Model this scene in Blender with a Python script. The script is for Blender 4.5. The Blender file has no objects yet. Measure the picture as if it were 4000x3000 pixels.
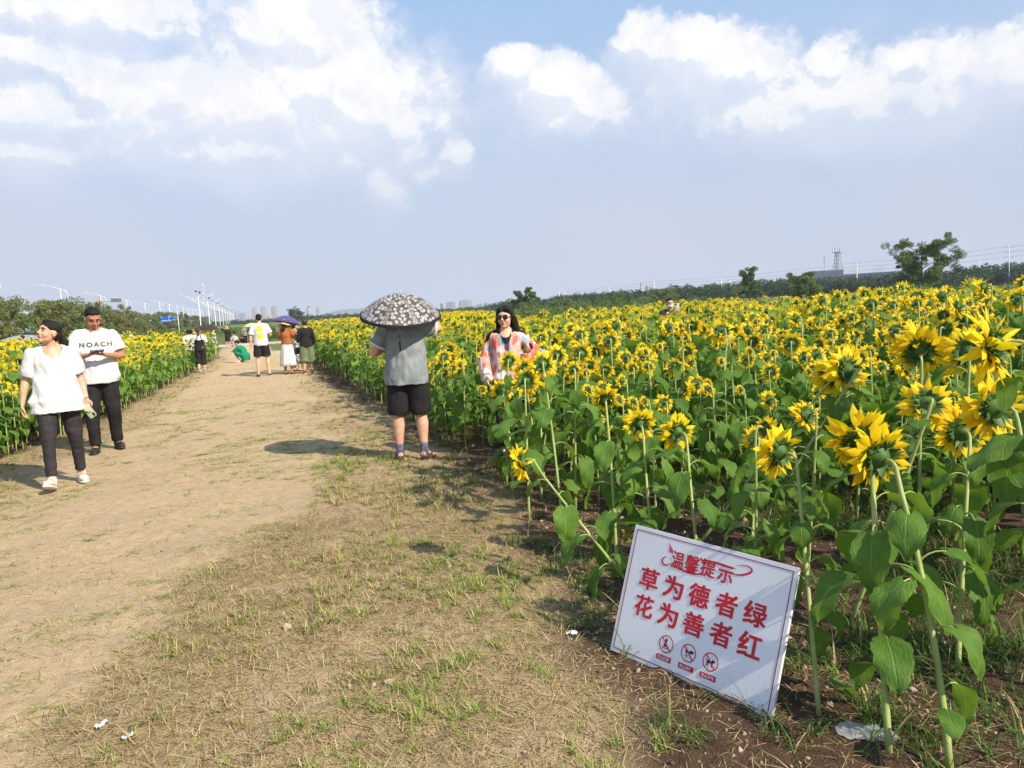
import bpy, math, random
import numpy as np
from mathutils import Vector, Matrix, Quaternion, noise as mnoise
from mathutils.bvhtree import BVHTree

random.seed(7)
RNG = np.random.default_rng(7)
scene = bpy.context.scene
COL = scene.collection
PI = math.pi

# ------------------------------------------------------------------ camera
CAMH = 1.55
YAW, PITCH, ROLL = math.radians(18.7), math.radians(5.812), math.radians(3.148)
FPX = 3000.0
_f = Vector((math.sin(YAW) * math.cos(PITCH), math.cos(YAW) * math.cos(PITCH), -math.sin(PITCH)))
_r0 = Vector((math.cos(YAW), -math.sin(YAW), 0))
_u0 = _r0.cross(_f)
_u = _u0 * math.cos(ROLL) + _r0 * math.sin(ROLL)
_r = _f.cross(_u)
cam_data = bpy.data.cameras.new("camera")
cam_data.sensor_width = 36
cam_data.lens = 27
cam_data.clip_start = 0.05
cam_data.clip_end = 20000
cam = bpy.data.objects.new("camera", cam_data)
COL.objects.link(cam)
mw = Matrix((( _r.x, _u.x, -_f.x, 0), (_r.y, _u.y, -_f.y, 0), (_r.z, _u.z, -_f.z, CAMH), (0, 0, 0, 1)))
cam.matrix_world = mw
scene.camera = cam


def at(px, py, dist):
    """photo pixel (4000x3000) at a forward distance -> world point"""
    d = _r * ((px - 2000) / FPX) - _u * ((py - 1500) / FPX) + _f
    return Vector((0, 0, CAMH)) + d * dist


def gp(px, py, z=0.0):
    d = _r * ((px - 2000) / FPX) - _u * ((py - 1500) / FPX) + _f
    t = (z - CAMH) / d.z
    return Vector((0, 0, CAMH)) + d * t


def proj(p):
    q = Vector(p) - Vector((0, 0, CAMH))
    z = q.dot(_f)
    return 2000 + FPX * q.dot(_r) / z, 1500 - FPX * q.dot(_u) / z, z


# ------------------------------------------------------------------ light
SUN_EL = math.radians(38)
SUN_DIR = Vector((0.52, -0.85, 0)).normalized() * math.cos(SUN_EL) + Vector((0, 0, math.sin(SUN_EL)))
sd = bpy.data.lights.new("sun", 'SUN')
sd.energy = 5.0
sd.angle = math.radians(0.55)
sd.color = (1.0, 0.90, 0.73)
so = bpy.data.objects.new("sun", sd)
so.rotation_euler = (-SUN_DIR).to_track_quat('-Z', 'Y').to_euler()
so.location = (10, -20, 30)
COL.objects.link(so)

scene.view_settings.view_transform = 'Standard'
scene.view_settings.look = 'None'
scene.view_settings.exposure = 0.47
scene.view_settings.gamma = 1

CLOUDS = [(0.099, 0.338, 0.062, 0.055, 1.0), (0.051, 0.329, 0.027, 0.024, .9), (0.113, 0.276, 0.072, 0.05, 1.0), (0.032, 0.246, 0.115, 0.047, .8), (-0.053, 0.252, 0.086, 0.04, .75), (-0.126, 0.267, 0.045, 0.036, .6), (0.163, 0.247, 0.054, 0.049, .9), (0.203, 0.234, 0.029, 0.026, .6), (-0.201, 0.235, 0.057, 0.031, .7), (0.013, 0.203, 0.172, 0.032, .55), (-0.218, 0.19, 0.064, 0.021, .55), (0.179, 0.159, 0.027, 0.034, .6), (0.13, 0.191, 0.035, 0.024, .5), (0.201, 0.208, 0.022, 0.018, .4), (-0.17, 0.345, 0.142, 0.04, .55), (-0.212, 0.293, 0.082, 0.032, .5),
          (0.358, 0.287, 0.035, 0.025, .8), (0.401, 0.261, 0.048, 0.034, .9), (0.429, 0.244, 0.029, 0.026, .8), (0.409, 0.225, 0.042, 0.021, .6), (0.271, 0.19, 0.016, 0.018, .6), (0.25, 0.169, 0.036, 0.017, .4), (0.258, 0.239, 0.016, 0.013, .3),
          (0.508, 0.306, 0.034, 0.027, .8), (0.569, 0.291, 0.063, 0.027, .85), (0.622, 0.265, 0.058, 0.025, .7), (0.646, 0.275, 0.026, 0.019, .7), (0.725, 0.258, 0.022, 0.023, .8), (0.722, 0.221, 0.054, 0.033, .9), (0.671, 0.199, 0.073, 0.023, .5), (0.749, 0.195, 0.053, 0.03, .5), (0.809, 0.244, 0.027, 0.015, .7), (0.868, 0.228, 0.053, 0.024, .75), (0.844, 0.199, 0.097, 0.034, .6),
          (0.11, 0.265, 0.13, 0.09, .75), (-0.05, .238, .14, .055, .62), (.20, .215, .05, .04, .5), (.72, .212, .14, .045, .58), (.59, .272, .10, .042, .62), (.87, .215, .12, .045, .62), (.42, .24, .07, .04, .6),
          # clouds outside this view, so the sky goes on around the place
          (1.25, 0.3, 0.12, 0.06, .7), (1.6, 0.22, 0.15, 0.05, .6), (-0.6, 0.28, 0.15, 0.07, .8), (-1.0, 0.2, 0.12, 0.05, .6), (0.3, 0.62, 0.2, 0.1, .7), (-0.5, 0.7, 0.2, 0.1, .7)]


class NT:
    """small helper for node trees"""
    def __init__(s, tree):
        s.t = tree
        s.n = tree.nodes
        s.l = tree.links

    def new(s, kind, **kw):
        nd = s.n.new(kind)
        for k, v in kw.items():
            setattr(nd, k, v)
        return nd

    def put(s, sock, v):
        if hasattr(v, 'is_output'):
            s.l.new(v, sock)
        elif isinstance(v, (tuple, list)) and len(v) == 3 and sock.type == 'RGBA':
            sock.default_value = (*v, 1)
        else:
            sock.default_value = v

    def math(s, op, a, b=0.0, c=None, clamp=False):
        nd = s.new('ShaderNodeMath', operation=op, use_clamp=clamp)
        s.put(nd.inputs[0], a)
        s.put(nd.inputs[1], b)
        if c is not None:
            s.put(nd.inputs[2], c)
        return nd.outputs[0]

    def vm(s, op, a, b=(0, 0, 0), out=0):
        nd = s.new('ShaderNodeVectorMath', operation=op)
        s.put(nd.inputs[0], a)
        s.put(nd.inputs[1], b)
        return nd.outputs[out]

    def ramp(s, v, lo, hi, a=0.0, b=1.0, smooth=True):
        nd = s.new('ShaderNodeMapRange')
        if smooth:
            nd.interpolation_type = 'SMOOTHSTEP'
        s.put(nd.inputs[0], v)
        for i, q in enumerate((lo, hi, a, b)):
            s.put(nd.inputs[i + 1], q)
        return nd.outputs[0]

    def mix(s, f, a, b, mode='MIX'):
        nd = s.new('ShaderNodeMix', data_type='RGBA', blend_type=mode)
        s.put(nd.inputs[0], f)
        s.put(nd.inputs[6], a)
        s.put(nd.inputs[7], b)
        return nd.outputs[2]

    def noise(s, vec, scale, detail=3, rough=.55, out='Fac'):
        nd = s.new('ShaderNodeTexNoise')
        if vec is not None:
            s.put(nd.inputs['Vector'], vec)
        nd.inputs['Scale'].default_value = scale
        nd.inputs['Detail'].default_value = detail
        nd.inputs['Roughness'].default_value = rough
        return nd.outputs[out]


def make_world():
    w = bpy.data.worlds.new("World")
    scene.world = w
    w.use_nodes = True
    t = NT(w.node_tree)
    t.n.clear()
    out = t.new('ShaderNodeOutputWorld')
    bg = t.new('ShaderNodeBackground')
    bg.inputs[1].default_value = 0.1
    sky = t.new('ShaderNodeTexSky', sky_type='NISHITA')
    sky.sun_disc = False
    sky.sun_elevation = SUN_EL
    sky.sun_rotation = math.atan2(SUN_DIR.x, SUN_DIR.y)
    sky.altitude = 50
    sky.air_density = 1.0
    sky.dust_density = 1.2
    sky.ozone_density = 1.5
    tc = t.new('ShaderNodeTexCoord').outputs['Generated']
    nrm = t.vm('NORMALIZE', tc)
    sep = t.new('ShaderNodeSeparateXYZ')
    t.l.new(nrm, sep.inputs[0])
    az = t.math('ARCTAN2', sep.outputs[0], sep.outputs[1])
    el = t.math('ARCSINE', sep.outputs[2])
    comb = t.new('ShaderNodeCombineXYZ')
    t.l.new(az, comb.inputs[0])
    t.l.new(el, comb.inputs[1])
    P = comb.outputs[0]
    # haze of a humid summer day: pale grey-blue low in the sky
    hz = t.ramp(el, 0.02, 0.42, 1.0, 0.0)
    hz = t.math('POWER', hz, 0.8)
    base = t.mix(0.60, sky.outputs[0], (3.3, 5.2, 8.0))
    big = t.noise(P, 3.2, 2)
    hzc = t.mix(t.ramp(big, .35, .65), (4.1, 4.6, 5.6), (4.6, 4.78, 5.65))
    col = t.mix(t.math('MULTIPLY', hz, 0.92), base, hzc)
    # cumulus: sets of puffs, their rims broken up by noise
    n1 = t.noise(P, 9, 2, .5, 'Color')
    w1 = t.vm('MULTIPLY', t.vm('SUBTRACT', n1, (.5, .5, .5)), (0.05, 0.04, 0))
    n2 = t.noise(P, 48, 5, .62, 'Color')
    w2 = t.vm('MULTIPLY', t.vm('SUBTRACT', n2, (.5, .5, .5)), (0.030, 0.026, 0))
    Q = t.vm('ADD', t.vm('ADD', P, w1), w2)
    grp = bpy.data.node_groups.new('puffs', 'ShaderNodeTree')
    grp.interface.new_socket('P', in_out='INPUT', socket_type='NodeSocketVector')
    grp.interface.new_socket('acc', in_out='OUTPUT', socket_type='NodeSocketFloat')
    g = NT(grp)
    gin = g.new('NodeGroupInput').outputs[0]; gout = g.new('NodeGroupOutput')
    acc = None
    for (a, e, ra, re, s) in CLOUDS:
        d = g.vm('SUBTRACT', gin, (a, e, 0))
        d = g.vm('MULTIPLY', d, (1 / (ra * 1.5), 1 / (re * 1.45), 0))
        ln = g.vm('LENGTH', d, out=1)
        v = g.math('MULTIPLY_ADD', ln, -s * 1.0, s)
        if acc is None:
            acc = v
        else:
            nd = g.new('ShaderNodeMath', operation='SMOOTH_MAX')
            g.put(nd.inputs[0], acc)
            g.put(nd.inputs[1], v)
            nd.inputs[2].default_value = 0.18
            acc = nd.outputs[0]
    g.l.new(acc, gout.inputs[0])

    def puffs(vec):
        nd = t.new('ShaderNodeGroup'); nd.node_tree = grp
        t.l.new(vec, nd.inputs[0])
        return nd.outputs[0]
    acc = puffs(Q)
    acc_up = puffs(t.vm('ADD', Q, (0.006, 0.020, 0)))
    rise = t.math('SUBTRACT', acc, acc_up)
    bil = t.noise(Q, 34, 6, .66)
    bil2 = t.noise(P, 11, 3, .55)
    dens = t.math('MULTIPLY_ADD', t.math('SUBTRACT', bil, 0.5), 0.42, acc)
    dens = t.math('MULTIPLY_ADD', t.math('SUBTRACT', bil2, 0.5), 0.55, dens)
    bil3 = t.noise(t.vm('ADD', Q, (0.006, 0.016, 0)), 34, 6, .66)
    rise = t.math('MULTIPLY_ADD', t.math('SUBTRACT', bil, bil3), 0.55, rise)
    topside = t.ramp(rise, -.22, .20)
    edge = t.math('MULTIPLY', t.ramp(topside, 0, 1, .62, .24), t.ramp(el, .12, .26, 1.5, 1.0))
    m = t.new('ShaderNodeMapRange')
    m.interpolation_type = 'SMOOTHSTEP'
    t.put(m.inputs[0], dens)
    t.put(m.inputs[1], t.ramp(topside, 0, 1, -.32, .05))
    t.put(m.inputs[2], edge)
    mask = t.math('MULTIPLY', m.outputs[0], t.ramp(el, 0.08, 0.27, 0.25, 0.97))
    body = t.math('MULTIPLY', t.ramp(t.math('MULTIPLY_ADD', t.math('SUBTRACT', bil, .5), .8, dens), 0.0, 0.6, .45, 1.0), t.ramp(topside, .1, .75, .25, 1.0))
    ccol = t.mix(body, (5.8, 6.15, 7.0), (7.9, 7.75, 7.5))
    sh = t.ramp(t.noise(t.vm('ADD', Q, (0.0, 0.012, 0.3)), 15, 5, .6), .46, .62)
    ccol = t.mix(t.math('MULTIPLY', sh, .35), ccol, (5.1, 5.6, 6.8))
    col = t.mix(mask, col, ccol)
    # soft skirts that trail below the puffs
    soft = None
    for (a, e, ra, re, s) in ((.03, .19, .24, .07, .8), (.12, .24, .16, .07, .8), (-.18, .20, .14, .06, .6), (.41, .235, .075, .04, .7), (.62, .235, .13, .035, .7), (.74, .18, .17, .045, .8), (.88, .20, .12, .045, .7), (.18, .165, .05, .04, .6), (.26, .18, .04, .025, .5), (1.3, .25, .2, .06, .6), (-.7, .22, .2, .06, .6)):
        d = t.vm('MULTIPLY', t.vm('SUBTRACT', t.vm('ADD', P, w1), (a, e, 0)), (1 / ra, 1 / re, 0))
        v = t.math('MULTIPLY', t.math('SUBTRACT', 1.0, t.vm('LENGTH', d, out=1), clamp=True), s)
        soft = v if soft is None else t.math('MAXIMUM', soft, v)
    sm = t.math('MULTIPLY', t.ramp(t.math('MULTIPLY_ADD', t.math('SUBTRACT', bil2, .5), .9, soft), .05, .75), .62)
    col = t.mix(t.math('MULTIPLY', sm, t.math('SUBTRACT', 1.0, mask)), col, (5.5, 5.95, 7.0))
    # thin veil at high left
    veil = t.math('MULTIPLY', t.ramp(t.noise(t.vm('MULTIPLY', P, (1, 2.6, 1)), 5, 4, .6), .42, .72), t.ramp(az, .35, -.1, 0.05, .55))
    veil = t.math('MULTIPLY', veil, t.ramp(el, .1, .28))
    col = t.mix(veil, col, (6.1, 6.55, 7.4))
    t.l.new(col, bg.inputs[0])
    t.l.new(bg.outputs[0], out.inputs[0])
    try:
        w.cycles.sampling_method = 'MANUAL'
        w.cycles.sample_map_resolution = 512
    except Exception:
        pass


make_world()

# ------------------------------------------------------------------ geometry helpers
class G:
    """verts + triangles + quads (+ per-vertex uv)"""
    def __init__(s, V, F=(), uv=None, T=None, Q=None):
        s.V = np.asarray(V, float).reshape(-1, 3)
        if T is None:
            T = []
            Q = []
            for f in F:
                if len(f) == 3:
                    T.append(f)
                elif len(f) == 4:
                    Q.append(f)
                else:
                    for k in range(1, len(f) - 1):
                        T.append((f[0], f[k], f[k + 1]))
        s.T = np.asarray(T, np.int64).reshape(-1, 3)
        s.Q = np.asarray(Q, np.int64).reshape(-1, 4)
        s.uv = uv

    def tf(s, M):
        M = np.array(M)
        g = G(s.V @ M[:3, :3].T + M[:3, 3], T=s.T, Q=s.Q, uv=s.uv)
        return g


class MB:
    def __init__(s):
        s.V = []; s.T = []; s.Q = []; s.mt = []; s.mq = []; s.uv = []; s.n = 0; s.hasuv = False

    def add(s, g, m=0, M=None):
        V = g.V
        if M is not None:
            M = np.array(M)
            V = V @ M[:3, :3].T + M[:3, 3]
        s.V.append(V)
        s.T.append(g.T + s.n)
        s.Q.append(g.Q + s.n)
        s.mt.append(np.full(len(g.T), m)); s.mq.append(np.full(len(g.Q), m))
        if g.uv is not None:
            s.hasuv = True
            s.uv.append(np.asarray(g.uv, float))
        else:
            s.uv.append(np.zeros((len(V), 2)))
        s.n += len(V)
        return s

    def addmb(s, o, M=None):
        V = np.concatenate(o.V)
        if M is not None:
            M = np.array(M)
            V = V @ M[:3, :3].T + M[:3, 3]
        s.V.append(V); s.T.append(np.concatenate(o.T) + s.n); s.Q.append(np.concatenate(o.Q) + s.n)
        s.mt.append(np.concatenate(o.mt)); s.mq.append(np.concatenate(o.mq)); s.uv.append(np.concatenate(o.uv))
        s.hasuv = s.hasuv or o.hasuv
        s.n += len(V)

    def mesh(s, name, mats=(), smooth=True):
        me = bpy.data.meshes.new(name)
        V = np.concatenate(s.V) if s.V else np.zeros((0, 3))
        T = np.concatenate(s.T); Q = np.concatenate(s.Q)
        nT, nQ = len(T), len(Q)
        me.vertices.add(len(V))
        me.vertices.foreach_set('co', V.ravel())
        li = np.concatenate([T.ravel(), Q.ravel()]).astype(np.int32)
        me.loops.add(len(li))
        me.loops.foreach_set('vertex_index', li)
        me.polygons.add(nT + nQ)
        st = np.concatenate([np.arange(nT) * 3, nT * 3 + np.arange(nQ) * 4]).astype(np.int32)
        me.polygons.foreach_set('loop_start', st)
        me.polygons.foreach_set('material_index', np.concatenate([np.concatenate(s.mt), np.concatenate(s.mq)]).astype(np.int32))
        me.polygons.foreach_set('use_smooth', np.full(nT + nQ, smooth))
        for m in mats:
            me.materials.append(m)
        if s.hasuv:
            uv = np.concatenate(s.uv)
            l = me.uv_layers.new(name='uv')
            l.data.foreach_set('uv', uv[li].ravel())
        me.update(calc_edges=True)
        me.validate()
        return me

    def build(s, name, mats=(), parent=None, smooth=True, **kw):
        if not isinstance(mats, (list, tuple)):
            mats = [mats]
        return link(name, s.mesh(name, mats, smooth), parent, **kw)


def link(name, me, parent=None, M=None):
    o = bpy.data.objects.new(name, me)
    COL.objects.link(o)
    if parent is not None:
        o.parent = parent
    if M is not None:
        o.matrix_basis = M if isinstance(M, Matrix) else Matrix(M)
    return o


def tag(o, label=None, cat=None, group=None, kind=None):
    if label: o['label'] = label
    if cat: o['category'] = cat
    if group: o['group'] = group
    if kind: o['kind'] = kind
    return o


def empty(name, loc=(0, 0, 0), rz=0.0, scale=1.0):
    o = bpy.data.objects.new(name, None)
    o.empty_display_size = 0.2
    COL.objects.link(o)
    o.location = loc
    o.rotation_euler = (0, 0, rz)
    o.scale = (scale,) * 3
    return o


def frame(z, x=None):
    """rotation matrix with local Z along z"""
    z = Vector(z).normalized()
    x = Vector(x) if x is not None else Vector((1, 0, 0))
    if abs(z.dot(x.normalized())) > .98:
        x = Vector((0, 1, 0))
    y = z.cross(x).normalized()
    x = y.cross(z).normalized()
    return Matrix(((x.x, y.x, z.x), (x.y, y.y, z.y), (x.z, y.z, z.z)))


def TM(loc, R=None, s=1.0):
    M = Matrix.Identity(4) if R is None else R.to_4x4()
    if not isinstance(s, (tuple, list)):
        s = (s, s, s)
    return Matrix.Translation(Vector(loc)) @ M @ Matrix.Diagonal((*s, 1))


def loft(pts, rad, n=12, side=(1, 0, 0), cap=True, mod=None, power=2.0):
    """tube through pts; rad = list of r or (a,b): half width along side / across"""
    pts = [Vector(p) for p in pts]
    V = []; F = []
    m = len(pts)
    for i, p in enumerate(pts):
        if i == 0: t = pts[1] - pts[0]
        elif i == m - 1: t = pts[-1] - pts[-2]
        else: t = (pts[i + 1] - p).normalized() + (p - pts[i - 1]).normalized()
        R = frame(t, side)
        a, b = (rad[i], rad[i]) if not isinstance(rad[i], (tuple, list)) else rad[i]
        for k in range(n):
            th = 2 * PI * k / n
            q = mod(i / (m - 1), th) if mod else 1.0
            c, s_ = math.cos(th), math.sin(th)
            if power != 2.0:
                c = math.copysign(abs(c) ** (2 / power), c); s_ = math.copysign(abs(s_) ** (2 / power), s_)
            V.append(p + R @ Vector((a * c * q, b * s_ * q, 0)))
    for i in range(m - 1):
        for k in range(n):
            k2 = (k + 1) % n
            F.append((i * n + k, i * n + k2, (i + 1) * n + k2, (i + 1) * n + k))
    if cap:
        V.append(pts[0]); V.append(pts[-1])
        c0 = m * n; c1 = c0 + 1
        for k in range(n):
            k2 = (k + 1) % n
            F.append((c0, k2, k)); F.append((c1, (m - 1) * n + k, (m - 1) * n + k2))
    return G([tuple(v) for v in V], F)


def ell(c, r, nu=12, nv=8, R=None):
    V = []; F = []
    for j in range(1, nv):
        ph = PI * j / nv
        for i in range(nu):
            th = 2 * PI * i / nu
            V.append((math.sin(ph) * math.cos(th), math.sin(ph) * math.sin(th), math.cos(ph)))
    V += [(0, 0, 1), (0, 0, -1)]
    top = (nv - 1) * nu; bot = top + 1
    for j in range(nv - 2):
        for i in range(nu):
            i2 = (i + 1) % nu
            F.append((j * nu + i, (j + 1) * nu + i, (j + 1) * nu + i2, j * nu + i2))
    for i in range(nu):
        i2 = (i + 1) % nu
        F.append((top, i, i2)); F.append((bot, (nv - 2) * nu + i2, (nv - 2) * nu + i))
    r = (r, r, r) if not isinstance(r, (tuple, list)) else r
    return G(V, F).tf(TM(c, R, r))


def box(c, s, R=None):
    x, y, z = s[0] / 2, s[1] / 2, s[2] / 2
    V = [(-x, -y, -z), (x, -y, -z), (x, y, -z), (-x, y, -z), (-x, -y, z), (x, -y, z), (x, y, z), (-x, y, z)]
    F = [(0, 3, 2, 1), (4, 5, 6, 7), (0, 1, 5, 4), (1, 2, 6, 5), (2, 3, 7, 6), (3, 0, 4, 7)]
    return G(V, F).tf(TM(c, R))


def prism(poly, z0, z1):
    """polygon (xy list, convex or star-shaped about its mean) extruded"""
    n = len(poly)
    V = [(x, y, z0) for x, y in poly] + [(x, y, z1) for x, y in poly]
    F = [(i, (i + 1) % n, n + (i + 1) % n, n + i) for i in range(n)]
    cx = sum(p[0] for p in poly) / n; cy = sum(p[1] for p in poly) / n
    V += [(cx, cy, z0), (cx, cy, z1)]
    for i in range(n):
        F.append((2 * n, (i + 1) % n, i)); F.append((2 * n + 1, n + i, n + (i + 1) % n))
    return G(V, F)


def ev_mesh(o, name):
    dg = bpy.context.evaluated_depsgraph_get()
    dg.update()
    me = bpy.data.meshes.new_from_object(o.evaluated_get(dg))
    me.name = name
    return me


def fuse(mb, name, mats, parent=None, voxel=.01, smooth=2, wr=None, cut=None, decim=None):
    """one continuous surface out of overlapping closed pieces"""
    me0 = mb.mesh('tmp')
    o = bpy.data.objects.new('tmp', me0)
    COL.objects.link(o)
    m = o.modifiers.new('r', 'REMESH'); m.mode = 'VOXEL'; m.voxel_size = voxel; m.use_smooth_shade = True
    if smooth:
        m = o.modifiers.new('s', 'SMOOTH'); m.iterations = smooth; m.factor = .5
    me = ev_mesh(o, name)
    bpy.data.objects.remove(o)
    bpy.data.meshes.remove(me0)
    n = len(me.vertices)
    if wr or cut:
        co = np.zeros(n * 3); me.vertices.foreach_get('co', co); co = co.reshape(-1, 3)
    if wr:
        amp, sc = wr
        me.update()
        nr = np.zeros(n * 3); me.vertices.foreach_get('normal', nr); nr = nr.reshape(-1, 3)
        d = np.array([mnoise.noise(Vector((c[0] * sc[0], c[1] * sc[1], c[2] * sc[2]))) +
                      .5 * mnoise.noise(Vector((c[0] * sc[0] * 2.1 + 5, c[1] * sc[1] * 2.1, c[2] * sc[2] * 2.3))) for c in co])
        co2 = co + nr * (d * amp)[:, None]
        me.vertices.foreach_set('co', co2.ravel())
    if cut:
        import bmesh
        bm = bmesh.new(); bm.from_mesh(me)
        kill = [f for f in bm.faces if cut(f.calc_center_median())]
        bmesh.ops.delete(bm, geom=kill, context='FACES')
        bm.to_mesh(me); bm.free()
    if not isinstance(mats, (list, tuple)):
        mats = [mats]
    me.materials.clear()
    for q in mats:
        me.materials.append(q)
    me.update()
    return link(name, me, parent)


# numpy value noise for terrain and scattering
def _h(ix, iy, seed):
    n = (ix.astype(np.int64) * 374761393 + iy.astype(np.int64) * 668265263 + seed * 1442695041) & 0x7fffffff
    n = ((n ^ (n >> 13)) * 1274126177) & 0x7fffffff
    return ((n ^ (n >> 16)) & 0xffff) / 65535.0


def vn(x, y, seed=0):
    x = np.asarray(x, float); y = np.asarray(y, float)
    ix = np.floor(x); iy = np.floor(y)
    fx = x - ix; fy = y - iy
    fx = fx * fx * (3 - 2 * fx); fy = fy * fy * (3 - 2 * fy)
    a = _h(ix, iy, seed); b = _h(ix + 1, iy, seed); c = _h(ix, iy + 1, seed); d = _h(ix + 1, iy + 1, seed)
    return (a * (1 - fx) + b * fx) * (1 - fy) + (c * (1 - fx) + d * fx) * fy


def fbm(x, y, seed=0, o=4):
    s = 0; a = .5; t = 0
    for i in range(o):
        s = s + a * vn(np.asarray(x) * 2 ** i + 17 * i, np.asarray(y) * 2 ** i - 9 * i, seed + i); t += a; a *= .5
    return s / t


def sst(a, b, x):
    t = np.clip((np.asarray(x, float) - a) / (b - a), 0, 1)
    return t * t * (3 - 2 * t)


# ------------------------------------------------------------------ materials
def newmat(name):
    m = bpy.data.materials.new(name)
    m.use_nodes = True
    t = NT(m.node_tree)
    t.n.clear()
    out = t.new('ShaderNodeOutputMaterial')
    return m, t, out


def pmat(name, c1, c2=None, scale=6, rough=.75, spec=.3, bump=0, bscale=60, metal=0, coat=0, det=3, stretch=(1, 1, 1), alpha=None, trans=0):
    m, t, out = newmat(name)
    b = t.new('ShaderNodeBsdfPrincipled')
    tc = t.vm('MULTIPLY', t.new('ShaderNodeTexCoord').outputs['Object'], stretch)
    if c2 is None:
        c2 = tuple(x * .8 for x in c1)
    f = t.ramp(t.noise(tc, scale, det), .35, .65)
    t.put(b.inputs['Base Color'], t.mix(f, c1, c2))
    b.inputs['Roughness'].default_value = rough
    b.inputs['Specular IOR Level'].default_value = spec
    b.inputs['Metallic'].default_value = metal
    b.inputs['Coat Weight'].default_value = coat
    if alpha is not None: b.inputs['Alpha'].default_value = alpha
    if trans: b.inputs['Transmission Weight'].default_value = trans
    if bump:
        bp = t.new('ShaderNodeBump')
        bp.inputs['Strength'].default_value = bump
        bp.inputs['Distance'].default_value = .01
        t.l.new(t.noise(tc, bscale, 4), bp.inputs['Height'])
        t.l.new(bp.outputs[0], b.inputs['Normal'])
    t.l.new(b.outputs[0], out.inputs[0])
    return m


def leafmat(name, c1, c2, c3=None, transl=.35, rough=.5, spec=.4, veins=None, tcol=None, island=True):
    """thin living tissue: diffuse + translucent, each island its own tint"""
    m, t, out = newmat(name)
    if island:
        rnd = t.new('ShaderNodeNewGeometry').outputs['Random Per Island']
        oi = t.new('ShaderNodeObjectInfo').outputs['Random']
        rnd = t.math('FRACT', t.math('ADD', rnd, oi))
    else:
        rnd = t.new('ShaderNodeObjectInfo').outputs['Random']
    col = t.mix(rnd, c1, c2)
    if c3:
        r2 = t.math('FRACT', t.math('MULTIPLY', rnd, 17.3))
        col = t.mix(t.ramp(r2, .72, .8), col, c3)
    tc = t.new('ShaderNodeTexCoord')
    nz = t.noise(tc.outputs['Object'], 25, 3)
    col = t.mix(t.ramp(nz, .3, .7, 0, .35), col, tuple(x * .6 for x in c1))
    b = t.new('ShaderNodeBsdfPrincipled')
    b.inputs['Roughness'].default_value = rough
    b.inputs['Specular IOR Level'].default_value = spec
    if veins:
        sp = t.new('ShaderNodeSeparateXYZ')
        t.l.new(tc.outputs['UV'], sp.inputs[0])
        au = t.math('ABSOLUTE', sp.outputs[0])
        mid = t.ramp(au, .025, .07, 1, 0)
        q = t.math('FRACT', t.math('SUBTRACT', t.math('MULTIPLY', sp.outputs[1], veins), t.math('MULTIPLY', au, 2.2)))
        side = t.ramp(t.math('ABSOLUTE', t.math('SUBTRACT', q, .5)), .03, .09, .6, 0)
        vv = t.math('MAXIMUM', mid, side)
        col = t.mix(t.math('MULTIPLY', vv, .75), col, tuple(min(1, x * 1.7 + .05) for x in c1))
        spt = t.ramp(t.noise(tc.outputs['Object'], 60, 3, .7), .66, .72)
        col = t.mix(t.math('MULTIPLY', spt, .8), col, (.26, .20, .06))
        bp = t.new('ShaderNodeBump'); bp.inputs['Strength'].default_value = .8; bp.inputs['Distance'].default_value = .005
        bp.invert = True
        hh = t.math('ADD', vv, t.noise(tc.outputs['UV'], 9, 2))
        t.l.new(hh, bp.inputs['Height'])
        t.l.new(bp.outputs[0], b.inputs['Normal'])
    t.put(b.inputs['Base Color'], col)
    tr = t.new('ShaderNodeBsdfTranslucent')
    if tcol: t.put(tr.inputs[0], t.mix(.5, col, tcol))
    else: t.put(tr.inputs[0], col)
    mx = t.new('ShaderNodeMixShader'); mx.inputs[0].default_value = transl
    t.l.new(b.outputs[0], mx.inputs[1]); t.l.new(tr.outputs[0], mx.inputs[2])
    t.l.new(mx.outputs[0], out.inputs[0])
    return m
# ------------------------------------------------------------------ terrain
def tz(x, y):
    x = np.asarray(x, float); y = np.asarray(y, float)
    d = np.hypot(x, y)
    a = np.degrees(np.arctan2(x, np.maximum(y, 1e-3)))
    z = 0.22 * sst(34, 48, a) * sst(6.0, 9.5, d) * (1 - sst(80, 140, d))
    z = z + .35 * sst(24, 34, a) * sst(10, 30, d) * (1 - sst(34, 46, a)) * 0
    z = z - 13 * sst(330, 1300, d)
    return z


def tzs(x, y):
    return float(tz(np.array([x]), np.array([y]))[0])


def edge_right(y):
    return np.interp(y, [1.5, 2.3, 3.0, 3.9, 5.2, 12, 19, 30, 50], [0.9, 1.2, 1.5, 1.82, 1.98, 2.05, 1.9, 2.0, 2.2])


def edge_left(y):
    return np.interp(y, [3, 9, 11, 15, 20, 28, 36], [-3.7, -3.15, -2.95, -2.35, -2.05, -1.65, -1.2])


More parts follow.
